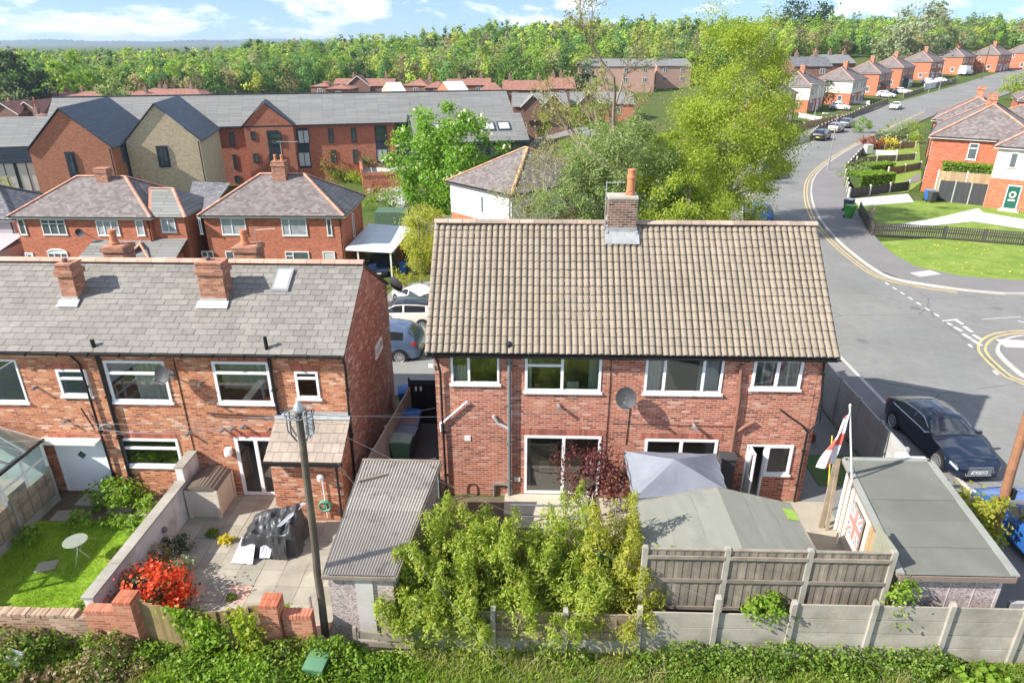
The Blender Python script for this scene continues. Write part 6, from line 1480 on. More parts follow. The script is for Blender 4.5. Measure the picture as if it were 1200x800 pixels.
# carport with its bins
def carport():
    z = -1.55; q = [G(405, 291, z), G(459, 294, z), G(483, 266, z+.1), G(432, 262, z+.1)]
    T = thing('carport', 'carport with pale blue-grey sheet roof beside the red brick semi', 'carport', (q[0].x, q[0].y, terr(q[0].x, q[0].y)))
    m = MB(); n = 10
    m.grid([[q[0].lerp(q[1], i/n).lerp(q[3].lerp(q[2], i/n), j/6)+Vector((0, 0, .02*(i % 2))) for j in range(7)] for i in range(n+1)][::-1]); m.build('roof', plain('sheet_roof', (.55, .60, .68), .4, .1, 1), T)
    m = MB(); m.bar(q[0]+Vector((0, 0, -.08)), q[1]+Vector((0, 0, -.08)), .08, .16); m.bar(q[1]+Vector((0, 0, -.06)), q[2]+Vector((0, 0, -.06)), .22, .14); m.build('fascia', OFFWHITE, T)
    for p in (q[1].lerp(q[0], .04), q[0].lerp(q[1], .25), q[2].lerp(q[3], .05)): m = MB(); m.box(p.x-.06, p.x+.06, p.y+.1, p.y+.22, -5, z-.1); m.build('post', OFFWHITE, T)
carport()
p = GT(497, 320); T = thing('brick_outbuilding', 'small flat grey roofed brick garage with dark door beside the carport', 'garage', (p.x, p.y, terr(p.x, p.y)))
m = MB(); bx0 = Y(466, 300, 56).x; m.box(bx0, bx0+4.0, 55.5, 62, -5, -1.7); m.build('wall', B_FAR, T); m = MB(); m.box(bx0-.15, bx0+4.15, 55.3, 62.2, -1.69, -1.5); m.build('roof', FELT, T); m = MB(); m.box(bx0+.6, bx0+2.9, 55.44, 55.495, -4, -2.0); m.build('door', DKGREY, T)
for (u, v, c1, c2, lab) in ((473, 322, BIN_B, BIN_B, 'blue wheelie bin by the brick garage beyond the drive'), (484, 322, (.16, .2, .17), (.38, .47, .42), 'pale green wheelie bin by the brick garage beyond the drive')):
    p = GT(u, v); bin_proto(c1, c2, lab, (p.x, p.y, terr(p.x, p.y)), .1, 'wheelie bins by the brick garage')
m = MB(); p = GT(427, 258); m.obox((-20.5+6.6, 67.2, terr(-14, 67)+1.1), (3.2, 2.4, 2.2)); sh = solo(m, 'garden_shed', plain('shed_green', (.08, .14, .09), .8, .2, 3), 'small green flat roofed shed beyond the carport', 'shed')
# white rendered house in the middle
mA, mB = G(522, 211.5, 2.4), G(598, 228, 2.4); gm = terr(-2, 56); rz = math.atan2(mB.y-mA.y, mB.x-mA.x); wAB = (mB-mA).length
ex = Vector((cos(rz), sin(rz), 0)); nn = Vector((sin(rz), -cos(rz), 0)); loc = Vector((mA.x, mA.y, gm))+ex*.3-nn*.3
hip_house('detached_house', 'white rendered house with orange hip tiles behind the twiggy bare tree', loc, rz, wAB-.5, 10.5, 2.4-gm, 2.6, [B_FAR, RENDW], SLATEP, plain('orange_ridge', (.56, .30, .17), .8, .2, 3, isl=.2), split=2.55, hipend=wAB/2-.4 if False else 3.6,
    front=((4.0, 3.15, .32, 1.35, {'cols': (1,), 'fr': .04, 'sillmat': RIDGER}), (1.3, .2, .8, 1.1, {'cols': (1,)})), right=((1.5, 3.2, 1.4, 1.2), (6, 3.2, 1.4, 1.2), (1.6, .8, 1.6, 1.3), (6, .8, 1.6, 1.3)), chims=((5.2, 5.2, .9, .8, 6.3, 1),), fas=plain('dark_fascia', (.12, .10, .10), .6))
# ---------------------------------------------------------------- semis along the far road, left side
def road_semi(u, v, rz_deg, label, split=None, mats=(B_FAR,), w=11.5, eave=5.1, porch=None):
    rz = radians(rz_deg); p = GT(u, v); p.z = terr(p.x, p.y); d = 7.6
    # the near corner (front left) sits at p
    fr = [(1.0, 3.3, 1.5, 1.3), (3.6, 3.4, .9, 1.2, {'cols': (1,)}), (7.1, 3.4, .9, 1.2, {'cols': (1,)}), (9.2, 3.3, 1.5, 1.3), (.9, .75, 1.8, 1.35, {'arch': 1}), (3.7, .1, .95, 2.05, {'door': WHITE}), (7.0, .1, .95, 2.05, {'door': WHITE}), (9.0, .75, 1.8, 1.35, {'arch': 1})]
    lf = [(2.2, 3.6, .6, 1.0, {'cols': (1,)}), (5.0, .9, .9, 1.1, {'cols': (1,)})]
    T = hip_house('semi_detached_house', label, p, rz, w, d, eave, 2.5, list(mats), SLATEP, RIDGER, split=split, front=fr, left=lf, chims=((w/2-.2, d/2-.3, 1.1, .9, eave+3.7, 0),), group='semis along the far road', hipend=3.4)
    if porch:
        LOCAL[0] = True; m = MB(); m.box(2.9, 6.2, -1.4, -.003, -1, 2.2); pr = m.build('porch', PANE if porch == 2 else mats[0], T); m = MB(); m.face([(2.7, -1.65, 2.2), (6.4, -1.65, 2.2), (6.4, .0, 2.9), (2.7, .0, 2.9)]); m.face([(2.7, -1.65, 2.2), (2.7, 0, 2.9), (2.7, 0, 2.2)]); m.face([(6.4, -1.65, 2.2), (6.4, 0, 2.2), (6.4, 0, 2.9)]); m.build('porch_roof', SLATED, pr); m = MB()
        for x in (2.9, 4.0, 5.1, 6.2): m.box(x-.05, x+.05, -1.46, -1.401, -.5, 2.2)
        m.box(2.9, 6.2, -1.46, -1.401, .7, .8); m.build('porch_frame', WHITE, pr); LOCAL[0] = False
    return T
CRM = (B_FAR, RENDER)
s0 = road_semi(945, 133, 55, 'cream rendered semi over orange brick, left of the wide cream pair on the far road', 2.5, CRM)
road_semi(994.5, 124, 53, 'wide cream rendered semi over orange brick with a stack on the far road', 2.5, CRM)
road_semi(1026, 112.5, 52, 'orange brick semi just past the cream pair, porch roof at its front', porch=1)
road_semi(1053, 104, 50, 'orange brick semi with a small glazed porch, second past the cream pair', porch=2)
road_semi(1087, 95, 47, 'orange brick semi with a pale eave line, behind the white cars')
road_semi(1124, 88, 44, 'orange brick semi standing behind the white camper van')
road_semi(1166, 85, 42, 'orange brick semi up the road beyond the camper van and a bush')
road_semi(1205, 82, 40, 'last orange brick semi at the right edge of the far road row')
road_semi(906, 152, 57, 'orange brick semi half hidden behind the lime green tree')
# right side of the road
hip_house('semi_detached_house', 'large red brick semi with narrow side window and black drainpipe above the terraced front gardens', (43.5, 77.4, -.1), radians(-121), 12.0, 8.2, 5.25, 2.7, [B_RED], SLATEP, RIDGER,
    right=((3.0, 3.35, .75, 1.45, {'cols': (1,), 'trans': (.7,)}), (2.6, .55, .8, .9, {'cols': (1,)})), front=((1, 3.4, 1.6, 1.3), (9.2, 3.4, 1.6, 1.3), (1, .9, 1.8, 1.4), (9, .9, 1.8, 1.4)), chims=((4.6, 3.9, .95, .8, 8.7, 0), (7.6, 3.9, .95, .8, 8.6, 0)), hipend=3.7)
hip_house('semi_detached_house', 'cream rendered house over orange brick with a green front door', (39.0, 60.0, -.05), radians(-35), 11.5, 7.5, 5.25, 2.5, [B_FAR, plain('blush_render', (.70, .62, .54), .9, .07, 1)], SLATEP, RIDGER, split=2.62,
    front=((1.35, .12, 1.0, 2.05, {'door': plain('green_door', (.015, .11, .075), .35, .1, 4), 'wreath': 1}), (.95, 3.55, .55, 1.25, {'cols': (1,), 'sillmat': RIDGER}), (4.2, 3.4, 1.5, 1.3, {'sillmat': RIDGER}), (4.0, .75, 2.2, 1.5, {'cols': (1, 2, 1), 'pane': NETP}), (8, .75, 2, 1.5)), chims=((5.5, 3.7, 1.0, .9, 8.6, 0),), hipend=3.6)
m = MB(); q = Vector((41.9, 58.0, 0)); e_ = Vector((cos(radians(-35)), sin(radians(-35)), 0)); q = Vector((39.0, 60.0, 0))+e_*1.85+Vector((e_.y, -e_.x, 0))*.5; m.obox(q+Vector((0, 0, .07)), (1.5, .9, .14), radians(-35)); m.obox(q+Vector((0, 0, .2)), (1.2, .6, .12), radians(-35)); structure(m, 'door_step', KERB)
m = MB(); q = Vector((39.0, 60.0, 1.5))+e_*3.0+Vector((e_.y, -e_.x, 0))*.3; m.lathe((q.x, q.y, q.z), [(.02, 0), (.2, .06), (.26, .2), (.2, .34), (.08, .42)], 12); solo(m, 'hanging_basket', plain('basket_flowers', (.30, .22, .10), .9, .5, 14), 'flower basket hung beside the green front door', 'basket')
hip_house('semi_detached_house', 'white walled house with dark slate hip behind the large red brick semi', (58.5, 93, -.2), -pi/2+.1, 11, 9, 4.9, 2.6, [RENDW], SLATEP, RIDGER, right=((3, 3.0, 1.2, 1.2), (6, 3.0, 1.2, 1.2)), chims=((5, 4.2, 1.1, .9, 8.6, 0),), hipend=4.)
hip_house('semi_detached_house', 'red brick semi behind the large red brick one, its hip ridge showing past the stacks', (55.0, 98.5, -.1), -pi/2-.55, 11.5, 8.0, 4.6, 2.5, [B_RED], SLATEP, RIDGER, chims=((5.5, 4.0, 1.1, .9, 8.2, 0),), hipend=4.)
hip_house('semi_detached_house', 'slate roofed house further back at the right edge with a plain orange stack', (78, 120, .1), -pi/2-.5, 12, 8.0, 5.2, 2.5, [B_RED], SLATEP, RIDGER, chims=((5.5, 4.0, 1.1, .9, 8.9, 0),), hipend=4.)
hip_house('semi_detached_house', 'slate roofed house at the right edge, furthest of the roofs right of the road', (100, 143, .2), -pi/2-.6, 12, 8.0, 5.2, 2.5, [B_RED], SLATEP, RIDGER, chims=((5.5, 4.0, 1.1, .9, 8.9, 0),), hipend=4.)
# ---------------------------------------------------------------- the care home with its long grey roof
def care_home():
    P0 = G(240, 148.5, 2.4); rz = radians(15.2); g = terr(-30, 98)-.4; loc = Vector((P0.x, P0.y, g)); ze = 2.4-g
    ex = Vector((cos(rz), sin(rz), 0)); nn = Vector((sin(rz), -cos(rz), 0))
    T = thing('care_home', 'long red brick apartment building with grey roof and three steep gables', 'building', loc, rz)
    def L(u, v, off=0): return local_x(u, v, loc+nn*off, rz)
    xl = L(50, 150)[0]; xr = L(470, 148)[0]; xe = L(600, 132)[0]
    D_, ZR = 11., 6.15-g
    LOCAL[0] = True
    m = MB(); m.box(xl, xe-1, 0, 2*D_, -1, ze); m.build('wall', B_RED, T)
    m = MB(); xR = xe+.5
    m.face([(xl, -.4, ze-.05), (xR, -.4, ze-.05), (xR, D_*.55, ZR), (xl, D_*.55, ZR)]); m.face([(xR, D_*1.5, ze-.05), (xl, D_*1.5, ze-.05), (xl, D_*.55, ZR), (xR, D_*.55, ZR)])
    m.prism([(xR-.2, -.4, ze-.3), (xR-.2, -.4, ze-.06), (xR-.2, D_*.55, ZR-.02), (xR-.2, D_*.55, ZR-.4)], (.2, 0, 0)); m.build('roof', SLATEG, T)
    m = MB(); m.bar((xl, -.45, ze-.12), (xR, -.45, ze-.12), .12, .2); m.bar((xl, D_*.55, ZR+.05), (xR, D_*.55, ZR+.05), .3, .1); m.build('gutter', DKGREY, T)
    LOCAL[0] = False
    AN = DKGREY; GW = plain('green_pane', (.06, .10, .075), .06, .4, .8, spec=.8)
    def W(u0, v0, u1, v1, off=0, fm=AN, pane=None, cols=(1,), trans=None, fr=.10):
        x0, z1 = L(u0, v0, off); x1, z0 = L(u1, v1, off); LOCAL[0] = True; window(T, (x0, -off, z0), x1-x0, z1-z0, cols=cols, trans=trans, fr=fr, fmat=fm, pane=pane, sill=False); LOCAL[0] = False
    def panel(u0, v0, u1, v1, off=0):
        x0, z1 = L(u0, v0, off); x1, z0 = L(u1, v1, off); LOCAL[0] = True; m = MB(); m.box(x0, x1, -off-.05, -off-.002, z0, z1); m.build('cladding_panel', AN, T); LOCAL[0] = False
    # steep wall gable
    xa, xb, xm, za = L(285, 148, .5)[0], L(343, 147, .5)[0], L(307, 120, .5)[0], L(307, 121, .5)[1]
    LOCAL[0] = True; m = MB(); y = -.5; xm = (xa+xb)/2-.3
    m.face([(xa, y, -1), (xb, y, -1), (xb, y, ze), (xm, y, za), (xa, y, ze)]); m.face([(xa, 0, -1), (xa, y, -1), (xa, y, ze), (xa, 0, ze)]); m.face([(xb, y, -1), (xb, 0, -1), (xb, 0, ze), (xb, y, ze)]); gb = m.build('gable_bay', B_RED, T)
    m = MB(); yb_ = (za-ze)/(ZR-ze)*(D_*.55+.4)-.4
    m.prism([(xa-.25, y-.12, ze-.1), (xm, y-.12, za+.15), (xm, yb_, za+.15), (xa-.25, -.2, ze-.05)], (0, 0, .08)); m.prism([(xm, y-.12, za+.15), (xb+.25, y-.12, ze-.1), (xb+.25, -.2, ze-.05), (xm, yb_, za+.15)], (0, 0, .08)); m.build('gable_roof', ROOFNAVY, gb); LOCAL[0] = False
    for r in ((242, 155.7, 249.7, 165.7), (268, 155, 276.5, 172), (384, 150.7, 392, 168), (411, 150, 418.5, 167), (246, 182, 254, 192), (272, 181, 279, 198.5), (387, 176, 395, 190), (413, 175.4, 420, 192), (274.6, 206, 282, 214)): W(*r)
    W(293, 154, 300, 164, .5); W(296, 180, 304, 190.6, .5); W(250, 207.7, 258, 224)
    panel(312, 153, 333, 208, .5); W(314, 155, 331, 169, .55, pane=GW, trans=(.5,)); W(315, 181, 333, 197, .55, pane=GW, trans=(.5,))
    panel(346, 150.5, 365.5, 197); W(348, 152.5, 363.5, 168, .06, cols=(1, 1), pane=PALEP); W(349, 178.5, 365, 195, .06, cols=(1, 1), pane=PALEP)
    panel(438.5, 147.5, 455.5, 190); W(440, 149, 454, 164.5, .06, pane=GW, trans=(.5,)); W(441, 174.5, 455, 189, .06, cols=(1, 1), pane=PALEP)
    panel(462, 144, 486, 196)
    # two projecting gabled wings
    rw2 = radians(14.); e2 = Vector((cos(rw2), sin(rw2), 0)); n2 = Vector((sin(rw2), -cos(rw2), 0)); ends = []
    for (u0, v0, u1, v1, mat, lab, ff, win) in ((34, 175.5, 130, 172.5, B_FAR, 'red brick gable wing', 'red', (75, 178, 95, 213)), (147, 166.5, 234, 165, B_BUFF, 'buff brick gable wing', 'buff', (182, 171, 201, 196))):
        a = G(u0, v0, 2.4); w = local_x(u1, v1, a, rw2)[0]; dp = 17. if ff == 'red' else 13.; za = 2.4+4.05; xm = w/2-.2
        def Q(x, y, z): return Vector((a.x, a.y, 0))+e2*x-n2*y+Vector((0, 0, z))
        m = MB(); zb = g-1
        m.face([Q(0, 0, zb), Q(w, 0, zb), Q(w, 0, 2.4), Q(xm, 0, za), Q(0, 0, 2.4)]); m.face([Q(0, dp, zb), Q(0, 0, zb), Q(0, 0, 2.4), Q(0, dp, 2.4)]); m.face([Q(w, 0, zb), Q(w, dp, zb), Q(w, dp, 2.4), Q(w, 0, 2.4)]); wg = m.build('gable_wing', mat, T); wg['label'] = lab
        m = MB(); m.prism([Q(-.3, -.2, 2.25), Q(xm, -.2, za+.12), Q(xm, dp, za+.12), Q(-.3, dp, 2.25)], (0, 0, .1)); m.prism([Q(xm, -.2, za+.12), Q(w+.3, -.2, 2.25), Q(w+.3, dp, 2.25), Q(xm, dp, za+.12)], (0, 0, .1)); m.build('wing_roof', ROOFNAVY, wg)
        x0, z1 = local_x(win[0], win[1], Q(0, 0, 0), rw2); x1, z0 = local_x(win[2], win[3], Q(0, 0, 0), rw2)
        m = MB(); m.prism([Q(x0, -.003, z0), Q(x1, -.003, z0), Q(x1, -.003, z1), Q(x0, -.003, z1)], n2*.06); m.build('cladding_panel', AN, wg); window(wg, Q(x0+.2, -.065, z0+(.9 if ff == 'red' else .15)), x1-x0-.4, z1-z0-(1.1 if ff == 'red' else .3), ex=e2, cols=(1,) if ff == 'red' else (1, 1), fr=.10, fmat=AN, sill=False, trans=(.4,) if ff == 'buff' else None)
        m = MB(); m.tube([Q(w-.15, -.12, 2.3), Q(w-.15, -.12, zb)], .07, 6); m.build('drainpipe', AN, wg); ends.append((Q(w, 0, 0), Q(0, 0, 0)))
    p, q = ends[0][0], ends[1][1]; m = MB(); m.prism([p-n2*3+Vector((0, 0, 2.2)), q-n2*3+Vector((0, 0, 2.2)), q-n2*12+Vector((0, 0, 2.2)), p-n2*12+Vector((0, 0, 2.2))], (0, 0, -2.)); m.build('link_roof', ROOFNAVY, T); m = MB(); m.prism([p-n2*4+Vector((0, 0, .15)), q-n2*4+Vector((0, 0, .15)), q-n2*9+Vector((0, 0, .15)), p-n2*9+Vector((0, 0, .15))], (0, 0, -7.)); m.build('link_glazing', PANE, T)
    # lower wing with skylights on the right
    a, b = G(487, 168, .2), G(622, 165, .2); R_ = Matrix.Rotation(-rz, 3, 'Z'); A, B = R_ @ (a-loc), R_ @ (b-loc); zb_ = .2-g; zr_ = 3.5-g; y = (A.y+B.y)/2
    LOCAL[0] = True
    m = MB(); m.face([(A.x-.5, y, zb_), (B.x, y, zb_), (B.x, y+5.5, zr_), (A.x-.5, y+5.5, zr_)]); m.face([(B.x, y+11, zb_), (A.x-.5, y+11, zb_), (A.x-.5, y+5.5, zr_), (B.x, y+5.5, zr_)]); rw_ = m.build('wing_roof', SLATEG, T)
    m = MB(); m.face([(A.x, y+.5, -1), (B.x-.4, y+.5, -1), (B.x-.4, y+.5, zb_), (A.x, y+.5, zb_)]); m.face([(A.x, y+10.5, -1), (A.x, y+.5, -1), (A.x, y+.5, zb_), (A.x, y+5.5, zr_-.15), (A.x, y+10.5, zb_)]); m.face([(B.x-.4, y+.5, -1), (B.x-.4, y+10.5, -1), (B.x-.4, y+10.5, zb_), (B.x-.4, y+5.5, zr_-.15), (B.x-.4, y+.5, zb_)]); wl = m.build('wing_wall', AN, T)
    m = MB(); m.bar((A.x-.5, y, zb_-.1), (B.x, y, zb_-.1), .15, .3); m.bar((A.x-.45, y, zb_), (A.x-.45, y+5.5, zr_), .15, .3); m.build('fascia', DKGREY, wl)
    for k in range(8): x = A.x+2+k*1.7; window(wl, (x, y+.5, zb_-2.3), 1.3, 1.9, cols=(1, 1), fr=.1, fmat=AN, sill=False)
    sl = (zr_-zb_)/5.5
    for (u, v) in ((588, 150), (569, 150), (505, 150)):
        fx = A.x+(B.x-A.x)*(u-487)/(622-487); yy = y+2.0; m = MB(); m.prism([(fx, yy, zb_+2.0*sl+.02), (fx+1.9, yy, zb_+2.0*sl+.02), (fx+1.9, yy+1.6, zb_+3.6*sl+.02), (fx, yy+1.6, zb_+3.6*sl+.02)], (0, 0, .12)); s_ = m.build('skylight', AN, rw_)
        m = MB(); m.face([(fx+.2, yy+.2, zb_+2.2*sl+.15), (fx+1.7, yy+.2, zb_+2.2*sl+.15), (fx+1.7, yy+1.4, zb_+3.4*sl+.15), (fx+.2, yy+1.4, zb_+3.4*sl+.15)]); m.build('pane', MATS['sky_pane'], s_)
    LOCAL[0] = False
    # lower wing at the far left with glazing
    a = G(44, 171, 1.6); A = R_ @ (a-loc); z1 = 1.6-g
    LOCAL[0] = True
    x0, x1, y = A.x-26, A.x+2.0, A.y
    m = MB(); m.face([(x0, y, z1), (x1, y, z1), (x1, y+6, z1+2.9), (x0, y+6, z1+2.9)]); m.face([(x1, y+12, z1), (x0, y+12, z1), (x0, y+6, z1+2.9), (x1, y+6, z1+2.9)]); m.build('wing_roof', SLATEG, T)
    m = MB(); m.box(x0, x1, y-.05, y+.2, z1-1.9, z1-.05); m.build('wing_fascia', ROOFNAVY, T)
    m = MB(); m.box(x0, x1, y+.3, y+11, -1, z1-.2); wl = m.build('wing_wall', DKGREY, T)
    for k in range(9): x = x1-2.6-k*2.4; window(wl, (x, y+.29, -.6), 2.2, z1-1.3, cols=(1, 1), trans=(.45, .45), fr=.1, fmat=AN, sill=False, pane=PALEP if k in (1, 2) else None)
    LOCAL[0] = False
    # terrace with parapet
    x0, _ = L(425, 200); x1, _ = L(478, 200); LOCAL[0] = True; zt = L(440, 192)[1]+.15; zt = 2.2
    m = MB(); m.box(x0-.3, x1+3, -7.2, -.1, -1.5, zt); tr = m.build('terrace_wall', B_FAR, T); m = MB(); m.box(x0, x1+3, -6.9, -.1, zt+.003, zt+.05); m.build('terrace_paving', PAVEW, tr)
    m = MB(); m.box(x0-.4, x0-.1, -7.3, -.2, zt, zt+1.0); m.box(x0-.1, x1+3, -7.3, -7.05, zt, zt+.5); m.build('parapet', B_FAR, tr)
    m = MB()
    for k in range(12): m.box(x1-3+k*.22, x1-2.96+k*.22, -.6, -.56, zt, zt+1)
    m.box(x0, x0+.06, -6.9, -.2, zt+1.0, zt+1.5); m.build('railing', DKGREY, tr)
    LOCAL[0] = False
    return T, loc, rz, zt+g
CARE, CLOC, CRZ, CZT = care_home()
def garden_chair(p, rz, label):
    T = thing('garden_chair', label, 'chair', p, rz, 'chairs on the care home terrace'); LOCAL[0] = True
    m = MB(); m.box(-.25, .25, -.25, .25, .42, .46); m.build('seat', GREYP, T); m = MB(); m.box(-.25, .25, .22, .26, .46, .95); m.build('backrest', GREYP, T)
    for sx in (-1, 1):
        for sy in (-1, 1): m = MB(); m.box(sx*.23-.02, sx*.23+.02, sy*.23-.02, sy*.23+.02, 0, .42); m.build('leg', GREYP, T)
    LOCAL[0] = False
for (u, v, lab) in ((447, 197, 'grey garden chair near the dark railing of the pale terrace'), (456, 199, 'grey garden chair in the middle of the pale terrace, right of another'), (463, 195, 'grey garden chair closest to the anthracite bay on the pale terrace')):
    p = G(u, v, CZT+.05); garden_chair((p.x, p.y, CZT+.05), u*.7, lab)
# ---------------------------------------------------------------- roofs beyond: gabled and hipped rows
CYAW = YAW
def far_row(name, label, u0, u1, vr, ve, D, roofm, wallm, depth=8., turn=0., chim=(), gables=(), cat='house', group=None, windows=True, hip=0., end=None, wh=5.0):
    """a long house whose eave shows at row ve from u0 to u1, D metres ahead"""
    def fw(u, v):
        d = ray(u, v); f = -d.x*sin(YAW)+d.y*cos(YAW); k = D/f; return Vector((d.x*k, d.y*k, CAMH+d.z*k))
    a, b = fw(u0, ve), fw(u1, ve); ze = (a.z+b.z)/2; rz = YAW+radians(turn); w = (b-a).length/max(.3, cos(radians(turn)))
    zg = ze-wh; loc = Vector((a.x, a.y, zg)); T = thing(name, label, cat, loc, rz, group)
    d = ray((u0+u1)/2, vr); f = -d.x*sin(YAW)+d.y*cos(YAW); k = (D+depth/2)/f; zr = CAMH+d.z*k-zg; zr = max(zr, wh+.8)
    LOCAL[0] = True; o = .3
    m = MB(); m.box(0, w, 0, depth, -6, wh)
    if not hip: m.prism([(0, 0, wh), (0, depth, wh), (0, depth/2, zr-.1)], (.05, 0, 0)); m.prism([(w-.05, 0, wh), (w-.05, depth, wh), (w-.05, depth/2, zr-.1)], (.05, 0, 0))
    m.build('wall', wallm, T)
    m = MB(); h = hip; ho = o if hip else .1
    a_, b_, c_, d_ = (-ho, -o, wh-.1), (w+ho, -o, wh-.1), (w+ho, depth+o, wh-.1), (-ho, depth+o, wh-.1); r0, r1 = (h if hip else -ho, depth/2, zr), (w-h if hip else w+ho, depth/2, zr)
    m.face([a_, b_, r1, r0]); m.face([c_, d_, r0, r1])
    if hip: m.face([b_, c_, r1]); m.face([d_, a_, r0])
    rf = m.build('roof', roofm, T)
    for (x, gw, gh, gm) in gables:
        m = MB(); x0, x1 = x*w-gw/2, x*w+gw/2; yb = (gh/(zr-wh))*(depth/2+o); m.face([(x0, -.5, wh-2.4), (x1, -.5, wh-2.4), (x1, -.5, wh), (x*w, -.5, wh+gh), (x0, -.5, wh)]); gg = m.build('porch_gable', gm, T)
        m = MB(); m.prism([(x0-.25, -.75, wh-.2), (x*w, -.75, wh+gh+.1), (x*w, yb, wh+gh+.1), (x0-.25, -.2, wh-.2)], (0, 0, .1)); m.prism([(x*w, -.75, wh+gh+.1), (x1+.25, -.75, wh-.2), (x1+.25, -.2, wh-.2), (x*w, yb, wh+gh+.1)], (0, 0, .1)); m.build('gable_roof', roofm, gg)
        m = MB(); m.bar((x0-.25, -.78, wh-.15), (x*w, -.78, wh+gh+.1), .05, .13); m.bar((x1+.25, -.78, wh-.15), (x*w, -.78, wh+gh+.1), .05, .13); m.build('bargeboard', OFFWHITE, gg)
    for x in chim: chimney(rf, x*w-.4, x*w+.4, depth/2-.35, depth/2+.35, zr-.6, zr+.9, B_DARK, 1, False)
    if windows:
        n = max(1, int(w/4.5))
        for k in range(n):
            x = (k+.5)*w/n
            for z in ((wh-1.7, 1.0) if wh > 4 else (.9,)): window(T, (x-.6, 0, z), 1.2, 1.15, cols=(1, 1), sill=False)
    LOCAL[0] = False
    return T
GR = 'red roofed houses before the wood'
DKW = brick('brown_far_brick', [(0, (.13, .06, .045)), (1, (.26, .13, .09))], (.25, .18, .15), weather=.15)
for a in (
 ('red roofed house at the left of the row, partly hipped', 364, 386, 95, 101, 172, 0, (), (), 3.2, -8), ('low red hipped roof just above the grey ridge beside another', 381, 411, 98, 104, 160, 0, (), (), 3.4, 0),
 ('long red roof with a dark brick cross gable', 390, 461, 92, 100.5, 182, 0, (.3, .85), ((.42, 6, 2.2, DKW),), 0, 0), ('red hipped roof beside a small grey metal gable', 473, 502, 91.5, 100, 180, 0, (.9,), (), 3.5, -10),
 ('low red roof with two shades before a dark roof', 498, 524, 95, 102.5, 168, 0, (), (), 2.5, 0), ('brownish dark roof between the red hipped roofs', 522, 552, 92.5, 99, 190, 0, (.5,), (), 0, 0),
 ('red roof with a lit gable right of the second grey gable', 546, 575, 91.5, 99.5, 185, 0, (.6,), (), 0, 0), ('nearer red roof stepping down at the left of the long red terrace', 562, 590, 97, 107, 160, 0, (), (), 2.0, 0),
 ('long red terrace roof below the wood', 589, 646, 94, 105, 163, 0, (.15, .75), (), 0, 0), ('red terrace end with a dark brown wall below the wood', 643, 674, 90.5, 103.5, 160, 0, (.2, .5), (), 0, 0)):
    far_row('red_roof_house', a[0], a[1], a[2], a[3], a[4], a[5], ROOFRED, DKW, 8, a[10], a[7], a[8], group=GR, hip=a[9])
PALER = plain('pale_metal_roof', (.52, .55, .56), .5, .08, 1)
far_row('grey_gable_house', 'small house with pale metal roof, first of two before the red roofs', 458, 474, 96.5, 107, 152, PALER, B_BUFF, 7, 25, wh=4); far_row('grey_gable_house', 'small house with pale metal roof and red gable, second of two before the red roofs', 526, 548, 95.5, 106.5, 150, PALER, B_FAR, 7, 25, wh=4)
far_row('bungalow', 'grey roofed bungalow with two white edged porch gables by the parking court', 601, 666, 109, 124.5, 126, SLATEG, DKW, 9, 2, gables=((.36, 4., 1.9, DKW), (.73, 4., 1.9, DKW)), wh=2.7); far_row('bungalow', 'grey roofed bungalow with orange end wall, right of the parking court', 668, 742, 107.5, 121, 131, SLATEG, B_FAR, 9, -4, gables=((.3, 4., 1.8, DKW),), wh=2.7)
m = MB(); p = G(601, 120, 0); 
LB = 'red roofed houses left of the care home'
for a in (('red hipped roof at the left edge beyond the grey wing, with a white window', -14, 20, 124, 133, 128, ((.6, 5, 1.7, DKW),)), ('red roof with a brown gable beside the one at the left edge', 19, 44, 123.5, 132, 132, ((.6, 5, 1.8, DKW),)), ('lower red roof in front of the two gabled ones at the left', 18, 46, 136, 142, 116, ())):
    far_row('red_roof_house', a[0], a[1], a[2], a[3], a[4], a[5], ROOFRED, DKW, 8, 0, (.3,), a[6], group=LB, hip=3)
for a in (('long red roof showing above the grey ridge, below a round bright tree', 78, 128, 107, 112.5, 168, (.15, .5)), ('red roof above the grey ridge with a cross gable', 122, 172, 106.5, 112.5, 172, (.4, .8)), ('red roof above the grey ridge left of the dark conifer', 174, 235, 104, 111, 165, (.2, .7)), ('red roof stretch behind a willow left of the dark conifer', 160, 200, 103.5, 109, 185, (.5,)), ('purplish roofs among trees at the left above the grey ridge', 36, 82, 108, 114, 172, (.3, .7))):
    far_row('red_roof_house', a[0], a[1], a[2], a[3], a[4], a[5], ROOFRED, DKW, 8, 0, a[6], (), group=LB, hip=2.5)
PINKB = brick('pink_far_brick', [(0, (.40, .22, .16)), (1, (.52, .32, .25))], (.5, .36, .3), weather=.1)
far_row('flat_block', 'long pale brick block with grey roof below the wood, behind the bare tree', 678, 768, 69, 77.5, 205, SLATEG, PINKB, 10, 0, (), (), cat='building', wh=5.2); far_row('flat_block', 'pale brick block with dark gable beside the long one behind the bare tree', 770, 812, 69, 77, 215, SLATEG, PINKB, 10, 6, (), (), cat='building', wh=5.2)
far_row('grey_terrace', 'grey roofed terrace behind the far road semis, nearer of two', 931, 976, 66.5, 77.5, 176, SLATED, DKW, 9, 0, (.2, .7), (), wh=4.8); far_row('grey_terrace', 'grey roofed terrace behind the far road semis, further of two', 960, 1006, 64, 74, 196, SLATEG, DKW, 9, 8, (.1, .5, .9), (), wh=4.8)
m = MB(); p = GT(735, 40); m.obox((p.x, p.y, p.z+6), (16, 8, 5), .1); solo(m, 'white_shed', OFFWHITE, 'pale flat roofed building among the trees on the skyline', 'building')
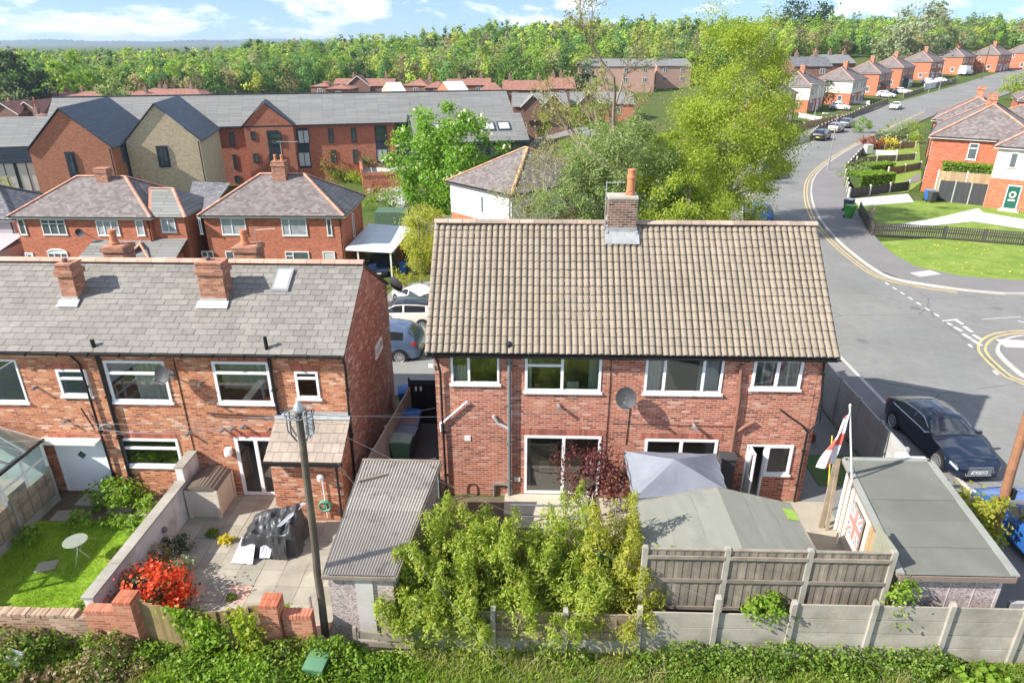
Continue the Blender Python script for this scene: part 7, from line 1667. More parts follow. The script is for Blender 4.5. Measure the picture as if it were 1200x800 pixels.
# parking court and its far things
m = MB(); q = [G(u, v, -1.3) for u, v in ((618, 160), (700, 165), (720, 140), (668, 132), (640, 140))]; tri_poly(m, q, .06); structure(m, 'parking_court', PAVE)
for (u, v, lab) in ((634, 136.5, 'blue bin by the left porch of the grey bungalow'), (651, 137, 'blue bin by the right porch of the grey bungalow')):
    p = G(u, v, -1.2); bin_proto(BIN_B, BIN_B, lab, (p.x, p.y, terr(p.x, p.y)), 0, 'blue bins at the bungalow')
# ---------------------------------------------------------------- corner house garden: fences, hedges, posts
P_ = pxl([(1006, 252), (1019, 276), (1021, 277.5), (1105, 282), (1205, 290.5), (1300, 297)])
def picket(a, b, label, h=.95):
    a, b = ontop(a, .06), ontop(b, .06); return panel_fence('picket_fence', label, (a, b), h, plain('dark_picket', (.075, .065, .06), .8, .2, 3, isl=.2), plain('dark_picket_post', (.09, .08, .075), .8), max(1, int((b-a).length/2.4)), 'vert', .05, bw=.14, slats=.62, back=True)
picket(P_[2], P_[3], 'dark picket fence along the corner lawn, left stretch by the bend'); picket(P_[3], P_[5], 'dark picket fence along the corner lawn, right stretch'); picket(P_[0], P_[1], 'dark picket fence short return along the pavement at the bend')
def low_fence(pts, label, h=.8, mat=None, cols=None, n=None, name='panel_fence'):
    a, b = [GT(u, v) for u, v in pts]; a, b = ontop(a, .03), ontop(b, .03); return panel_fence(name, label, (a, b), h, mat or plain('brown_board', (.19, .145, .115), .85, .2, 2, isl=.15), cols or plain('pale_post', (.60, .57, .50), .8), n or max(1, int((b-a).length/2.3)), 'horiz', .12, bw=.16, pw=.13)
low_fence(((994, 233), (1064, 224)), 'low dark board fence with pale posts beside the pale driveway', .9, plain('dark_board', (.085, .075, .07), .85, .2, 2, isl=.1))
low_fence(((1040, 206), (1078, 199)), 'low brown board fence below the red semi, first step above the hedge', .8); low_fence(((1003, 193), (1072, 188)), 'low brown board fence below the red semi, second step above the hedge', .8)
low_fence(((1012, 181), (1050, 183)), 'white railed low fence on the third garden step', .6, OFFWHITE, OFFWHITE, None, 'rail_fence'); low_fence(((1018, 176), (1072, 174)), 'low brown board fence on the fourth garden step by the flowers', .8); low_fence(((1035, 168), (1075, 165)), 'low brown board fence highest on the garden steps', .8)
low_fence(((993, 233), (989, 205)), 'dark low fence along the pavement beside the clipped hedge', .9, plain('dark_board', (.085, .075, .07)))
low_fence(((989, 205), (1007, 184)), 'dark low fence along the pavement above the clipped hedge', .9, plain('dark_board', (.085, .075, .07))); low_fence(((1007, 184), (1070, 150)), 'dark low fence along the pavement further up the road', .9, plain('dark_board', (.085, .075, .07)))
m = MB(); tri_poly(m, pxl([(997, 232), (993, 205), (1010, 186), (1076, 152), (1080, 214), (1064, 226)]), .05); structure(m, 'garden_lawn', LAWNV)
m = MB(); tri_poly(m, pxl([(1060, 214), (1077, 203), (1079, 212), (1068, 216)]), .08); structure(m, 'garden_paving', PAVE)
a, b = GT(1096, 236), GT(1152, 242)
panel_fence('dark_fence', 'tall dark boarded fence with pale post caps beside the cream house', (ontop(a, 0), ontop(b, 0)), 1.9, plain('charcoal_board', (.05, .05, .055), .8, .15, 2, isl=.12), plain('pale_cap_post', (.35, .36, .33), .8), 3, 'vert', .1, bw=.13)
a2, b2 = a+Vector((.6, 1.6, 0)), b+Vector((1.5, 1.5, 0)); panel_fence('tan_fence', 'tan timber fence with a white post behind the tall dark fence', (ontop(a2, .6), ontop(b2, .6)), 1.85, TIMBT, OFFWHITE, 2, 'vert', .1, bw=.12)
for (u, v, c1, c2, lab) in ((1087, 236, BIN_B, (.12, .28, .38), 'blue wheelie bin against the tall dark fence'), (1090.5, 238, BIN_K, (.10, .10, .105), 'dark grey wheelie bin in front of the blue one by the tall dark fence')):
    p = GT(u, v); bin_proto(c1, c2, lab, (p.x, p.y, terr(p.x, p.y)+.05), .1, 'wheelie bins by the dark fence')
for (u, v, c1, c2, lab, rz_) in ((994.5, 255, (.06, .30, .04), (.10, .35, .08), 'bright green wheelie bin on the pavement by the bend', .5), (993, 247, BIN_K, (.45, .55, .6), 'dark wheelie bin with pale lid behind the green one at the bend', .5)):
    p = GT(u, v, .13); bin_proto(c1, c2, lab, (p.x, p.y, p.z), rz_, 'wheelie bins at the bend')
for (u, v, lab) in ((1016, 262, 'short pale timber post at the bend of the picket fence, nearer the bin'), (1021, 263, 'short pale timber post at the bend of the picket fence, beside another')):
    p = GT(u, v); m = MB(); m.box(p.x-.08, p.x+.08, p.y-.08, p.y+.08, 0, 1.3); solo(m, 'timber_post', TIMB, lab, 'post', 'short posts at the bend')
def lamp_post(u, v, vt, label, arm=(-1.2, -.3), name='street_lamp'):
    p = GT(u, v, .13); q = Y(u+5, vt, p.y); h = q.z-p.z; T = thing(name, label, 'street lamp', p)
    m = MB(); m.tube([p, p+Vector((0, 0, 1.2)), p+Vector((0, 0, 1.25)), p+Vector((0, 0, h))], [.11, .11, .07, .05], 8); m.build('post', METAL, T)
    t = p+Vector((0, 0, h)); e = t+Vector((arm[0], arm[1], .12)); m = MB(); m.tube([t-Vector((0, 0, .05)), t.lerp(e, .4)+Vector((0, 0, .05)), e], .035, 6); m.build('arm', METAL, T)
    m = MB(); m.bar(e, e+Vector((arm[0], arm[1], .03)).normalized()*.6, .2, .1); m.build('lamp_head', OFFWHITE, T)
lamp_post(970, 199, 134, 'grey street lamp on the pavement at the bend, before the parked cars'); lamp_post(1083, 130, 86, 'tall grey street lamp further up the far road'); lamp_post(1100, 107, 77, 'slim grey street lamp beside the pale gate wall'); lamp_post(954, 140, 99, 'slim street lamp before the cream semi left of the far road')
p = GT(1150, 93); T = pole('telegraph_pole', 'dark telegraph pole standing beyond the camper van', p, p+Vector((0, 0, 8.5)), .16, .12, POLEW)
# walls and fences left of the far road
for (pts, lab, h, mat) in (
 (((902, 178), (948, 165)), 'white and dark low fence in front of the brick semi by the tree', .9, OFFWHITE), (((948, 165), (958, 155)), 'low dark fence beside the three parked cars', .9, None), (((940, 152), (985, 143)), 'buff timber fence in the front gardens before the cream semi', 1.2, TIMBT),
 (((958, 155), (1000, 137)), 'low fence with pale posts along the left kerb behind the parked cars', .9, None), (((1000, 137), (1040, 121)), 'low timber fence along the left kerb beyond the small shrub', 1.0, TIMB), (((983, 120), (1018, 123)), 'white rail fence in front of the wide cream pair', .7, OFFWHITE),
 (((1006, 133), (1018, 128)), 'dark low wall by the small shrub at the left kerb', .9, None), (((936, 138), (962, 143)), 'white handrail fence below the left cream semi', .8, OFFWHITE), (((1058, 115), (1082, 107)), 'low timber fence before the white cars', .9, TIMB), (((1082, 106), (1096, 103)), 'pale rendered gate wall beside the white cars', 1.5, OFFWHITE), (((1096, 103), (1120, 97)), 'mixed low fence and hedge before the camper van', 1.2, TIMB), (((915, 160), (940, 152)), 'brown timber fence between the front gardens by the tree', 1.2, TIMB)):
    low_fence(pts, lab, h, mat, None if mat is None else mat)
# ---------------------------------------------------------------- plants
def quads_mesh(name, V, mat, parent=None, tint=None, smooth=False, nper=4):
    """V: (n, 4, 3) corner array -> one mesh of n loose faces"""
    n = len(V); me = bpy.data.meshes.new(name); V = np.asarray(V, dtype=np.float32).reshape(-1, 3)
    if parent is not None and not LOCAL[0]:
        loc, rz = ORIG[parent.name]; V = V-np.array(loc, dtype=np.float32)
        if abs(rz) > 1e-6: c, s = cos(-rz), sin(-rz); V = np.stack([V[:, 0]*c-V[:, 1]*s, V[:, 0]*s+V[:, 1]*c, V[:, 2]], 1)
    me.vertices.add(len(V)); me.vertices.foreach_set('co', V.ravel()); me.loops.add(len(V)); me.loops.foreach_set('vertex_index', np.arange(len(V), dtype=np.int32))
    me.polygons.add(n); me.polygons.foreach_set('loop_start', np.arange(0, len(V), nper, dtype=np.int32)); me.polygons.foreach_set('loop_total', np.full(n, nper, dtype=np.int32))
    if tint is not None:
        at = me.color_attributes.new('tint', 'FLOAT_COLOR', 'POINT'); c = np.ones((len(V), 4), dtype=np.float32); c[:, :3] = np.repeat(tint, nper, 0); at.data.foreach_set('color', c.ravel())
    me.update(calc_edges=True); me.validate()
    return link_mesh(name, me, mat, parent, smooth)
def leaf_cards(P, size, rs, up=.35, aspect=.6, droop=0., out=None, jit=.8):
    """diamond leaves at points P; out: directions the leaves lean towards"""
    n = len(P); d = rs.normal(size=(n, 3))*jit; d[:, 2] += up
    if out is not None: d += out*1.5
    d /= np.linalg.norm(d, axis=1)[:, None]+1e-9                     # leaf normal
    t = rs.normal(size=(n, 3)); t[:, 2] -= droop; t -= d*(t*d).sum(1)[:, None]; t /= np.linalg.norm(t, axis=1)[:, None]+1e-9
    b = np.cross(d, t); s = (size*rs.uniform(.6, 1.35, n))[:, None]
    return np.stack([P-t*s*.5, P+b*s*aspect*.5+d*s*.06, P+t*s*.5, P-b*s*aspect*.5+d*s*.06], 1)
def clumps(rs, n, R, shape='round', hollow=2.0):
    """clump centres inside a crown of half-sizes R centred on 0"""
    out = []
    while len(out) < n:
        p = rs.uniform(-1, 1, 3); r = np.linalg.norm(p)
        if r > 1 or rs.rand() > max(.12, r**hollow): continue
        z = p[2]
        if shape == 'cone' and np.hypot(p[0], p[1]) > (1-z)*.52: continue
        if shape == 'tear' and np.hypot(p[0], p[1]) > (.98-max(0, z)*.62): continue
        if shape == 'dome' and z < -.55: continue
        out.append(p)
    return np.array(out)*np.array(R)
def crown(rs, c, R, nc, nl, rc, shape='round', hollow=2.0, flat=.75, lump=.0):
    C_ = clumps(rs, nc, R, shape, hollow); C_ *= 1+lump*rs.normal(size=(nc, 1))
    k = rs.randint(0, nc, nl); g = rs.normal(size=(nl, 3))*.55; rr = rc*rs.uniform(.6, 1.3, nc)
    P = C_[k]+g*rr[k][:, None]*np.array([1, 1, flat])
    o = P/np.array(R); o /= np.linalg.norm(o, axis=1)[:, None]+1e-6
    return P+np.array(c), o, C_+np.array(c)
def branches(m, base, top, ends, r0, rs, bend=.15, rmin=.012, mi=0, trunk_n=8):
    """tapered trunk from base to top with limbs to the ends"""
    b, t = Vector(base), Vector(top); m.tube([b.lerp(t, k/8)+Vector((rs.normal()*.04, rs.normal()*.04, 0))*(k > 0) for k in range(9)], [r0*(1-.82*k/8) for k in range(9)], trunk_n)
    for e in ends:
        e = Vector(e); f = min(.95, max(.12, ((e.z-b.z)/(t.z-b.z))*rs.uniform(.45, .8))); s = b.lerp(t, f); mid = s.lerp(e, .5)+Vector((rs.normal(), rs.normal(), abs(rs.normal())))*bend*(e-s).length*.5
        r = max(rmin, r0*(1-.8*f)*.42); m.tube([s, s.lerp(mid, .55)+Vector((0, 0, .02)), mid, e], [r, r*.8, r*.6, rmin*.6], 5, False)
def tree(name, label, base, h, R, leafm, nl, ls, nc=45, rc=None, shape='round', cz=.62, cat='tree', group=None, barkm=None, r0=None, seed=1, up=.35, aspect=.65, trunk=True, hollow=2., nb=26, flat=.75, droop=0., shift=(0, 0), lump=.06, blossom=None, sub='crown'):
    rs = np.random.RandomState(seed); base = Vector(base); T = thing(name, label, cat, base, 0, group)
    c = base+Vector((shift[0], shift[1], h*cz)); rc = rc or max(R)*.24
    P, o, C_ = crown(rs, c, R, nc, nl, rc, shape, hollow, flat, lump); P[:, 2] = np.maximum(P[:, 2], base.z+.05)
    if trunk:
        m = MB(); ends = C_[rs.permutation(len(C_))[:nb]]; branches(m, base-Vector((0, 0, .3)), c+Vector((0, 0, R[2]*.7)), ends, r0 or h*.022, rs); m.build('trunk' if cat == 'tree' else 'stem', barkm or BARK, T, smooth=True)
    quads_mesh(sub, leaf_cards(P, ls, rs, up, aspect, droop, o*.6), leafm, T)
    if blossom:
        bm_, nb_, bs = blossom; idx = rs.permutation(len(P)); idx = [i for i in idx if o[i][2] > -.2][:nb_]; Q = P[idx]+o[idx]*bs*1.2
        quads_mesh('blossom', np.concatenate([leaf_cards(Q+rs.normal(size=Q.shape)*bs*.25, bs, rs, .2, .8) for _ in range(5)]), bm_, T)
    return T
L_LIME = leaf('leaf_lime', (.22, .305, .033), (.31, .38, .047), (.40, .44, .08), .5)
L_CHEST = leaf('leaf_chestnut', (.11, .25, .02), (.19, .35, .03), (.28, .42, .07), .45)
L_MID = leaf('leaf_mid', (.15, .22, .07), (.235, .305, .11), (.33, .38, .18), .45)
L_DARK = leaf('leaf_dark', (.025, .055, .018), (.045, .085, .025), (.07, .11, .04), .25)
L_YG = leaf('leaf_yellow_green', (.27, .31, .035), (.38, .39, .06), (.48, .45, .10), .48)
L_BAMB = leaf('leaf_bamboo', (.17, .25, .028), (.30, .385, .05), (.50, .50, .12), .48)
L_PURP = leaf('leaf_purple', (.07, .018, .025), (.12, .03, .035), (.20, .06, .055), .3)
L_WILL = leaf('leaf_willow', (.20, .24, .12), (.28, .31, .19), (.36, .38, .26), .35)
L_HEDGE = leaf('leaf_hedge', (.12, .235, .018), (.20, .32, .03), (.29, .38, .06), .42)
L_IVY = leaf('leaf_ivy', (.07, .15, .02), (.17, .26, .035), (.31, .37, .09), .38)
L_NETT = leaf('leaf_nettle', (.08, .16, .02), (.16, .255, .035), (.27, .34, .07), .4)
L_BRAM = leaf('leaf_bramble', (.17, .10, .065), (.30, .20, .14), (.27, .29, .09), .32)
L_GRASS = leaf('leaf_grass', (.17, .27, .025), (.26, .35, .045), (.40, .41, .12), .42)
L_AUT = leaf('leaf_bronze', (.16, .12, .035), (.26, .20, .06), (.34, .27, .09), .35)
L_REDS = leaf('petal_red', (.55, .045, .015), (.68, .085, .025), (.75, .16, .05), .3)
L_RUST = leaf('leaf_rust', (.20, .05, .03), (.30, .09, .05), (.36, .13, .06), .3)
L_CAND = leaf('petal_cream', (.70, .68, .52), (.78, .76, .66), (.80, .79, .70), .3)
L_YEL = leaf('petal_yellow', (.60, .48, .03), (.70, .60, .06), (.72, .65, .12), .3)
L_BARE = leaf('leaf_sparse', (.22, .22, .06), (.30, .29, .10), (.36, .34, .15), .4)
# -- big trees behind the semi
def gp(u, D):
    """ground point seen at column u, D metres ahead"""
    d = ray(u, 200); f = -d.x*sin(YAW)+d.y*cos(YAW); k = D/f; x, y = d.x*k, d.y*k; return Vector((x, y, terr(x, y)))
tree('lime_tree', 'tall lime green tree with drooping outline beside the bend in the road', gp(858, 50), 15.4, (4.3, 4.2, 7.2), L_LIME, 72000, .14, 190, .9, 'tear', .54, r0=.26, seed=3, droop=.5, lump=.1, hollow=1.6, nb=40, barkm=BARKG)
tree('lime_tree', 'lower bushy lime green tree at the foot of the tall one, behind the roof ridge', gp(812, 43.5), 7.0, (2.9, 2.6, 3.1), L_LIME, 17000, .15, 55, .7, 'round', .58, seed=5, droop=.3)
tree('lime_tree', 'second low bush of yellow green leaves between the tall lime green tree and the chimney', gp(785, 47), 8.3, (2.4, 2.4, 3.6), L_LIME, 15000, .16, 50, .7, 'tear', .55, seed=6, droop=.3)
tree('whitebeam', 'dense grey green rounded tree just behind the chimney pot', gp(727, 45.5), 10.3, (3.6, 3.2, 4.4), L_MID, 26000, .15, 80, .75, 'round', .56, seed=9)
tree('whitebeam', 'lower dark leaved bush at the left of the chimney behind the ridge', gp(682, 44), 7.6, (3.1, 2.6, 3.3), L_MID, 19000, .14, 50, .6, 'round', .6, seed=12)
tree('chestnut_tree', 'bright green chestnut with white candles beside the white house', gp(527, 66), 11.6, (5.0, 4.6, 5.2), L_CHEST, 26000, .27, 95, 1.0, 'round', .55, seed=14, blossom=(L_CAND, 190, .26), lump=.08)
tree('hazel', 'small yellow green tree by the drive at the left end of the pantiled roof', gp(487, 48), 5.6, (1.3, 1.3, 2.4), L_YG, 5200, .14, 34, .5, 'tear', .58, seed=15)
tree('hazel', 'yellow green bush below the chestnut tree near the carport', gp(492, 54), 5.2, (1.9, 1.7, 2.2), L_YG, 5200, .15, 34, .6, 'round', .58, seed=16)
def bare_tree(name, label, base, h, R, seed, mat, r0, ntw, leafm, nl, ls, cz=.6, depth=4, twr=.006, spread=.5, two=False):
    """limbs that fork again and again into fine twigs, few leaves"""
    rs = np.random.RandomState(seed); T = thing(name, label, 'tree', base); m = MB(); tips = []; base = Vector(base)
    def grow(p, d, ln, r, lev):
        q = p; pts = [p]; rad = [r]
        for k in range(3):
            d = (d+Vector((rs.normal(), rs.normal(), rs.normal()*.5+.12))*.12).normalized(); q = q+d*ln/3; pts.append(q); rad.append(r*(1-.13*(k+1)))
        m.tube(pts, rad, 6 if lev < 2 else 4 if lev < 3 else 3, False)
        if lev >= depth: tips.extend([pts[2], q]); return
        n = 3 if lev == 0 else rs.randint(2, 5)
        for k in range(n):
            nd = (d+Vector((rs.normal(), rs.normal(), rs.normal()*.35+.1))*spread).normalized(); off = pts[rs.randint(1, 4)] if k else q
            grow(off, nd, ln*rs.uniform(.58, .82), max(twr, r*rs.uniform(.45, .62)), lev+1)
    for j in range(2 if two else 1): grow(base+Vector((j*.9-.4*two, 0, -.2)), Vector((.15*(j-.5)*two, 0, 1)), h*.36, r0, 0)
    m.build('trunk', mat, T, smooth=True); tp = np.array([list(t) for t in tips]); k = rs.randint(0, len(tp), nl); quads_mesh('crown', leaf_cards(tp[k]+rs.normal(size=(nl, 3))*.28, ls, rs, .3, .6), leafm, T); return T
bare_tree('bare_tree', 'tall sparse tree with bare brown twigs behind the grey green tree', gp(727, 64), 19.5, None, 21, plain('twig_brown', (.27, .20, .15), .9, .2, 3), .34, 0, L_BARE, 5200, .2, depth=5, twr=.036, spread=.42)
bare_tree('bare_tree', 'pale twiggy tree almost bare in front of the white house', gp(640, 45), 9.6, None, 24, plain('twig_pale', (.36, .32, .27), .9, .15, 3), .10, 0, L_BARE, 4200, .14, depth=5, twr=.016, spread=.62, two=True)
bare_tree('bare_tree', 'small half bare tree with yellowish buds beside the white house corner', gp(612, 47), 5.2, None, 27, plain('twig_pale', (.44, .40, .35)), .06, 0, L_YG, 900, .13, depth=4, twr=.015, spread=.5)
# -- far single trees
def far_tree(label, u, D, h, R, mat, nl, ls, shape='round', seed=1, name='tree', cz=.58, up=.3): return tree(name, label, gp(u, D), h, R, mat, nl, ls, 40, max(R)*.24, shape, cz, seed=seed, nb=8, group=None, up=up)
far_tree('dark spreading conifer rising behind the grey care home roof', 268, 172, 10.5, (7.2, 6, 5.0), L_DARK, 3200, .8, 'cone', 31, 'conifer', .45)
far_tree('round bright green tree before the wood at the left', 106, 185, 11., (5.3, 5, 5.2), L_HEDGE, 2400, .75, 'round', 32)
far_tree('dark evergreen at the far left behind the red roofs', 36, 168, 12.5, (6.5, 6, 6.5), L_DARK, 2600, .8, 'round', 33, 'conifer'); far_tree('dark evergreen beside the taller one at the left, nearer the bright round tree', 66, 172, 9, (4.5, 4.5, 4.6), L_DARK, 1900, .7, 'round', 34, 'conifer')
far_tree('pale bare crowned tree at the left edge above the red roofs', 10, 150, 10, (6, 5, 5), L_WILL, 1700, .5, 'round', 35); far_tree('grey green willow standing among the red roofs left of the care home ridge', 158, 168, 8.5, (3.8, 3.6, 4.2), L_MID, 1500, .6, 'round', 36, 'willow')
far_tree('tall silvery willow rising above the far road semis', 1048, 228, 18, (9.5, 8, 9.2), L_WILL, 3600, .9, 'round', 37, 'willow', .55); far_tree('silvery willow, smaller one left of the tallest', 1018, 236, 12, (6, 6, 6.2), L_WILL, 1900, .85, 'round', 38, 'willow')
far_tree('dark pine clump on the skyline above the lime green tree', 915, 330, 19, (11, 9, 6), L_DARK, 1800, 1.1, 'round', 39, 'pine_tree', .72); far_tree('dark bush at the right end of the red terrace below the wood', 677, 170, 8, (3.2, 3, 4), L_DARK, 1100, .6, 'round', 40)
far_tree('slim green young tree before the grey bungalow', 637, 118, 5.2, (1.2, 1.2, 2.2), L_LIME, 700, .3, 'round', 41); far_tree('low tree at the right end of the grey bungalows', 700, 140, 6, (4, 3.5, 3.2), L_MID, 1400, .5, 'round', 42); far_tree('green bush by the parking court beyond the white house', 690, 96, 6, (4.2, 3, 3.4), L_HEDGE, 1500, .35, 'round', 43)
far_tree('small bush at the left kerb beyond the silver parked car', 999, 112, 2.2, (1.6, 1.4, 1.1), L_HEDGE, 900, .22, 'round', 44); far_tree('round bush at the corner beyond the camper van', 1165, 165, 5.5, (3.4, 3.2, 2.7), L_LIME, 1200, .4, 'round', 45); far_tree('dark hedge tree between the grey terrace and the cream semi', 946, 160, 4.2, (3.5, 2, 2.2), L_DARK, 900, .45, 'round', 46)
# -- the wood on the hill: one mass
def tint_leaf(name):
    m, nt, out = newmat(name); g = NT(nt); at = g.n('ShaderNodeAttribute', attribute_name='tint').outputs['Color']; ri = g.n('ShaderNodeNewGeometry').outputs['Random Per Island']
    col = g.val(at, ri, .92, 1.08); d = g.n('ShaderNodeBsdfDiffuse', {'Color': col}); t = g.n('ShaderNodeBsdfTranslucent', {'Color': col}); x = g.n('ShaderNodeMixShader', {0: .4, 1: d.outputs[0], 2: t.outputs[0]}); g.link(x.outputs[0], out.inputs[0]); return m
def wood():
    rs = np.random.RandomState(77); Q, TN = [], []
    species = [((.10, .17, .035), 'round'), ((.16, .23, .035), 'tear'), ((.21, .27, .05), 'tear'), ((.075, .135, .04), 'tear'), ((.045, .085, .03), 'cone'), ((.17, .16, .075), 'round'), ((.13, .19, .07), 'round'), ((.22, .20, .10), 'round'), ((.24, .27, .05), 'round')]
    pr = np.array([.2, .2, .12, .14, .08, .08, .1, .04, .04]); pr /= pr.sum(); placed = []
    def start(az):
        return np.interp(az, [-.9, -.5, -.3, -.1, .1, .2, .3, .45, .6, .9], [200, 195, 200, 205, 212, 235, 275, 290, 330, 300])
    cand = []
    for ring in range(36):
        k = ring/36; sp = 5.2+4.6*k
        for az in np.arange(-.92, .95, sp/300/(1+.6*k)):
            a = az+rs.uniform(-.5, .5)*sp/300; y = start(a)+(ring*6.2+rs.uniform(-4, 4))*(1+.35*k); cand.append((a*y, y, ring))
    for (x, y, ring) in cand:
        q = 0.5+0.5*mn.noise(Vector((x*.012, y*.02, 3.))); p2 = pr.copy()
        if q > .55: p2[[1, 2, 8]] *= 2.6
        if q < .42: p2[[3, 4]] *= 2.6
        if x/y < -.25: p2[[5, 7, 0]] *= 1.9
        p2 /= p2.sum(); i = rs.choice(len(species), p=p2); tint, shp = species[i]
        h = rs.uniform(7.5, 12.5)*(.8 if x/y < -.4 else 1.)*(1.1 if shp != 'round' else .95); r = h*rs.uniform(.23, .34)*(1.15 if shp == 'round' else .82)
        n = int((620 if ring < 4 else 430 if ring < 14 else 230)); ls = .62 if ring < 4 else .8 if ring < 14 else 1.15
        P, o, _ = crown(rs, (x, y, terr(x, y)+h*.56), (r, r, h*.46), 16 if ring < 12 else 10, n, r*.42, shp, 1.6, .9, .08)
        Q.append(leaf_cards(P, ls, rs, .35, .8, 0, o*1.1, .5)); TN.append(np.repeat(np.array([tint])*rs.uniform(1.5, 2.3)*np.array([[rs.uniform(.9, 1.12), 1, 1]]), n, 0))
    o = quads_mesh('woodland', np.concatenate(Q), tint_leaf('woodland_leaf'), None, np.concatenate(TN)); tag(o, 'spring green wood covering the hill behind the houses up to the skyline', 'wood', None, 'stuff')
wood()
# -- hedges and shrubs around the far gardens
def shrub(name, label, p, h, R, mat, nl, ls, seed, shape='dome', group=None, stem=False, blossom=None, aspect=.6, droop=0., nc=22, hollow=1.2): return tree(name, label, p, h, R, mat, nl, ls, nc, max(R)*.3, shape, .5, 'shrub', group, seed=seed, trunk=stem, nb=8, r0=.03, blossom=blossom, aspect=aspect, droop=droop, hollow=hollow, sub='foliage')
def hedge(name, label, a, b, w, h, mat, n, ls, seed):
    rs = np.random.RandomState(seed); a, b = Vector(a), Vector(b); T = thing(name, label, 'hedge', a); L_ = (b-a).length; ex = (b-a).normalized(); ey = Vector((-ex.y, ex.x, 0)).normalized()
    u, v, w_ = rs.uniform(0, 1, n), rs.uniform(-1, 1, n), rs.uniform(0, 1, n); f = rs.rand(n); top = f < .45; sd = ~top
    w_[top] = 1-.06*rs.rand(top.sum()); v[sd] = np.sign(v[sd])*(1-.1*rs.rand(sd.sum())); e = rs.rand(n) < .12; u[e] = np.round(u[e])
    P = np.array(a)+u[:, None]*L_*np.array(ex)+v[:, None]*w/2*np.array(ey)+np.stack([0*u, 0*u, w_*h], 1)+rs.normal(size=(n, 3))*.035
    quads_mesh('foliage', leaf_cards(P, ls, rs, .4, .7), mat, T)
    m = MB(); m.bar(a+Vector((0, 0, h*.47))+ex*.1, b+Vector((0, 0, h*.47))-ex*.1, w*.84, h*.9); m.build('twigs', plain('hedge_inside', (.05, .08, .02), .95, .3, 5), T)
hedge('clipped_hedge', 'square clipped bright green hedge by the pavement, lower of two', GT(998, 222), GT(1037, 219), 2.0, 1.5, L_HEDGE, 5200, .16, 51); hedge('clipped_hedge', 'clipped green hedge above the square one in the terraced garden', GT(1012, 206), GT(1040, 203), 1.4, 1.2, L_HEDGE, 2600, .17, 52)
shrub('shrub', 'grey olive shrub left of the upper clipped hedge by the pavement', GT(1001, 208), 1.6, (1.7, 1.3, 1.0), L_MID, 900, .2, 53); hedge('garden_hedge', 'long bright hedge top showing above the tan fence', GT(1096, 236)+Vector((1.6, 2.9, 0)), GT(1152, 242)+Vector((2.6, 2.8, 0)), 1.4, 3.0, L_HEDGE, 3800, .22, 54)
shrub('shrub', 'rust red shrub by the pavement in the terraced gardens', GT(1019, 176), 1.8, (1.5, 1.3, 1.0), L_RUST, 900, .22, 55); shrub('shrub', 'yellow flowering shrub right of the rust red one', GT(1040, 175), 1.1, (1.6, 1.1, .8), L_YEL, 600, .2, 56)
for (u, v, h, r, mat, lab, sd_) in ((1040, 166, 2, 1.8, L_MID, 'olive shrub above the rust red one in the terraced gardens'[:60], 57), (1052, 162, 2.6, 2.4, L_MID, 'big grey olive shrub near the left eave of the large red semi', 58), (1068, 158, 2.2, 1.8, L_LIME, 'lime coloured shrub against the large red semi', 59), (1072, 168, 1.3, 1.0, L_LIME, 'small pale shrub on the upper garden step', 60), (1031, 169, 1.4, 1.1, L_DARK, 'dark round shrub beside the rust red one', 61), (1060, 172, .8, .8, L_WILL, 'pale grey low plant on the upper garden step', 62)):
    shrub('shrub', lab, GT(u, v), h, (r, r*.8, h*.55), mat, 800, .2, sd_)
m = MB(); p = GT(1016, 182); m.obox(p+Vector((0, 0, .75)), (1.2, .5, 1.1), .5); solo(m, 'covered_object', OFFWHITE, 'white cover bundled by the pavement fence below the rust red shrub', 'cover')
# care home garden
for (u, v, h, r, mat, lab, sd_) in ((388, 213, 4.2, 1.5, L_AUT, 'bronze young tree against the care home wall', 70), (403, 214, 2.0, 2.4, L_HEDGE, 'low green shrub at the care home wall', 71), (417, 214, 1.4, 1.3, L_LIME, 'lime shrub before the brick terrace wall', 72), (430, 217, 1.2, 1.6, L_HEDGE, 'green mound in front of the brick terrace wall', 73), (447, 216, 1.6, 1.4, L_HEDGE, 'green shrub at the right of the brick terrace wall', 74), (455, 211, 2.0, 2.0, L_MID, 'olive shrub right of the brick terrace wall', 75), (446, 228, 1.8, 1.9, L_RUST, 'rust coloured shrub in the care home garden', 76), (444, 236, 1.5, 2.0, L_AUT, 'straw coloured grasses below the rust shrub', 77), (462, 243, 2.2, 2.6, L_MID, 'olive hedge shrub above the carport roof', 78), (440, 245, 1.8, 2.6, L_HEDGE, 'green hedge shrub left of the olive one above the carport', 79), (470, 212, 1.6, 2.2, L_MID, 'shrub at the foot of the anthracite bay', 80)):
    shrub('shrub', lab, GT(u, v), h, (r, r*.8, h*.55), mat, 700, .24, sd_)
for (u, v, h, r, mat, lab, sd_) in ((433, 196, 1.6, 1.5, L_MID, 'dense planter shrub at the left end of the pale terrace', 81), (447, 187, 1.5, .8, L_PURP, 'crimson small tree on the pale terrace', 82), (451, 190, .8, .9, L_LIME, 'lime planter on the pale terrace under the crimson tree', 83)):
    p = G(u, v, CZT); p.z = CZT; shrub('planter_shrub', lab, p, h, (r, r*.7, h*.5), mat, 600, .2, sd_)
m = MB(); tri_poly(m, [GT(u, v) for u, v in ((430, 222), (470, 217), (480, 236), (470, 246), (452, 238), (432, 232))], .06); structure(m, 'garden_path', PAVEW)
shrub('shrub', 'yellow shrub at the left edge beside the red semi', GT(4, 245), 4.2, (1.6, 1.4, 2.0), L_YG, 900, .22, 84); p = on(-9.6, 48.2); shrub('shrub', 'round bright clipped bush by the shared drive', p, 1.7, (.95, .9, .85), L_YG, 1100, .13, 85)
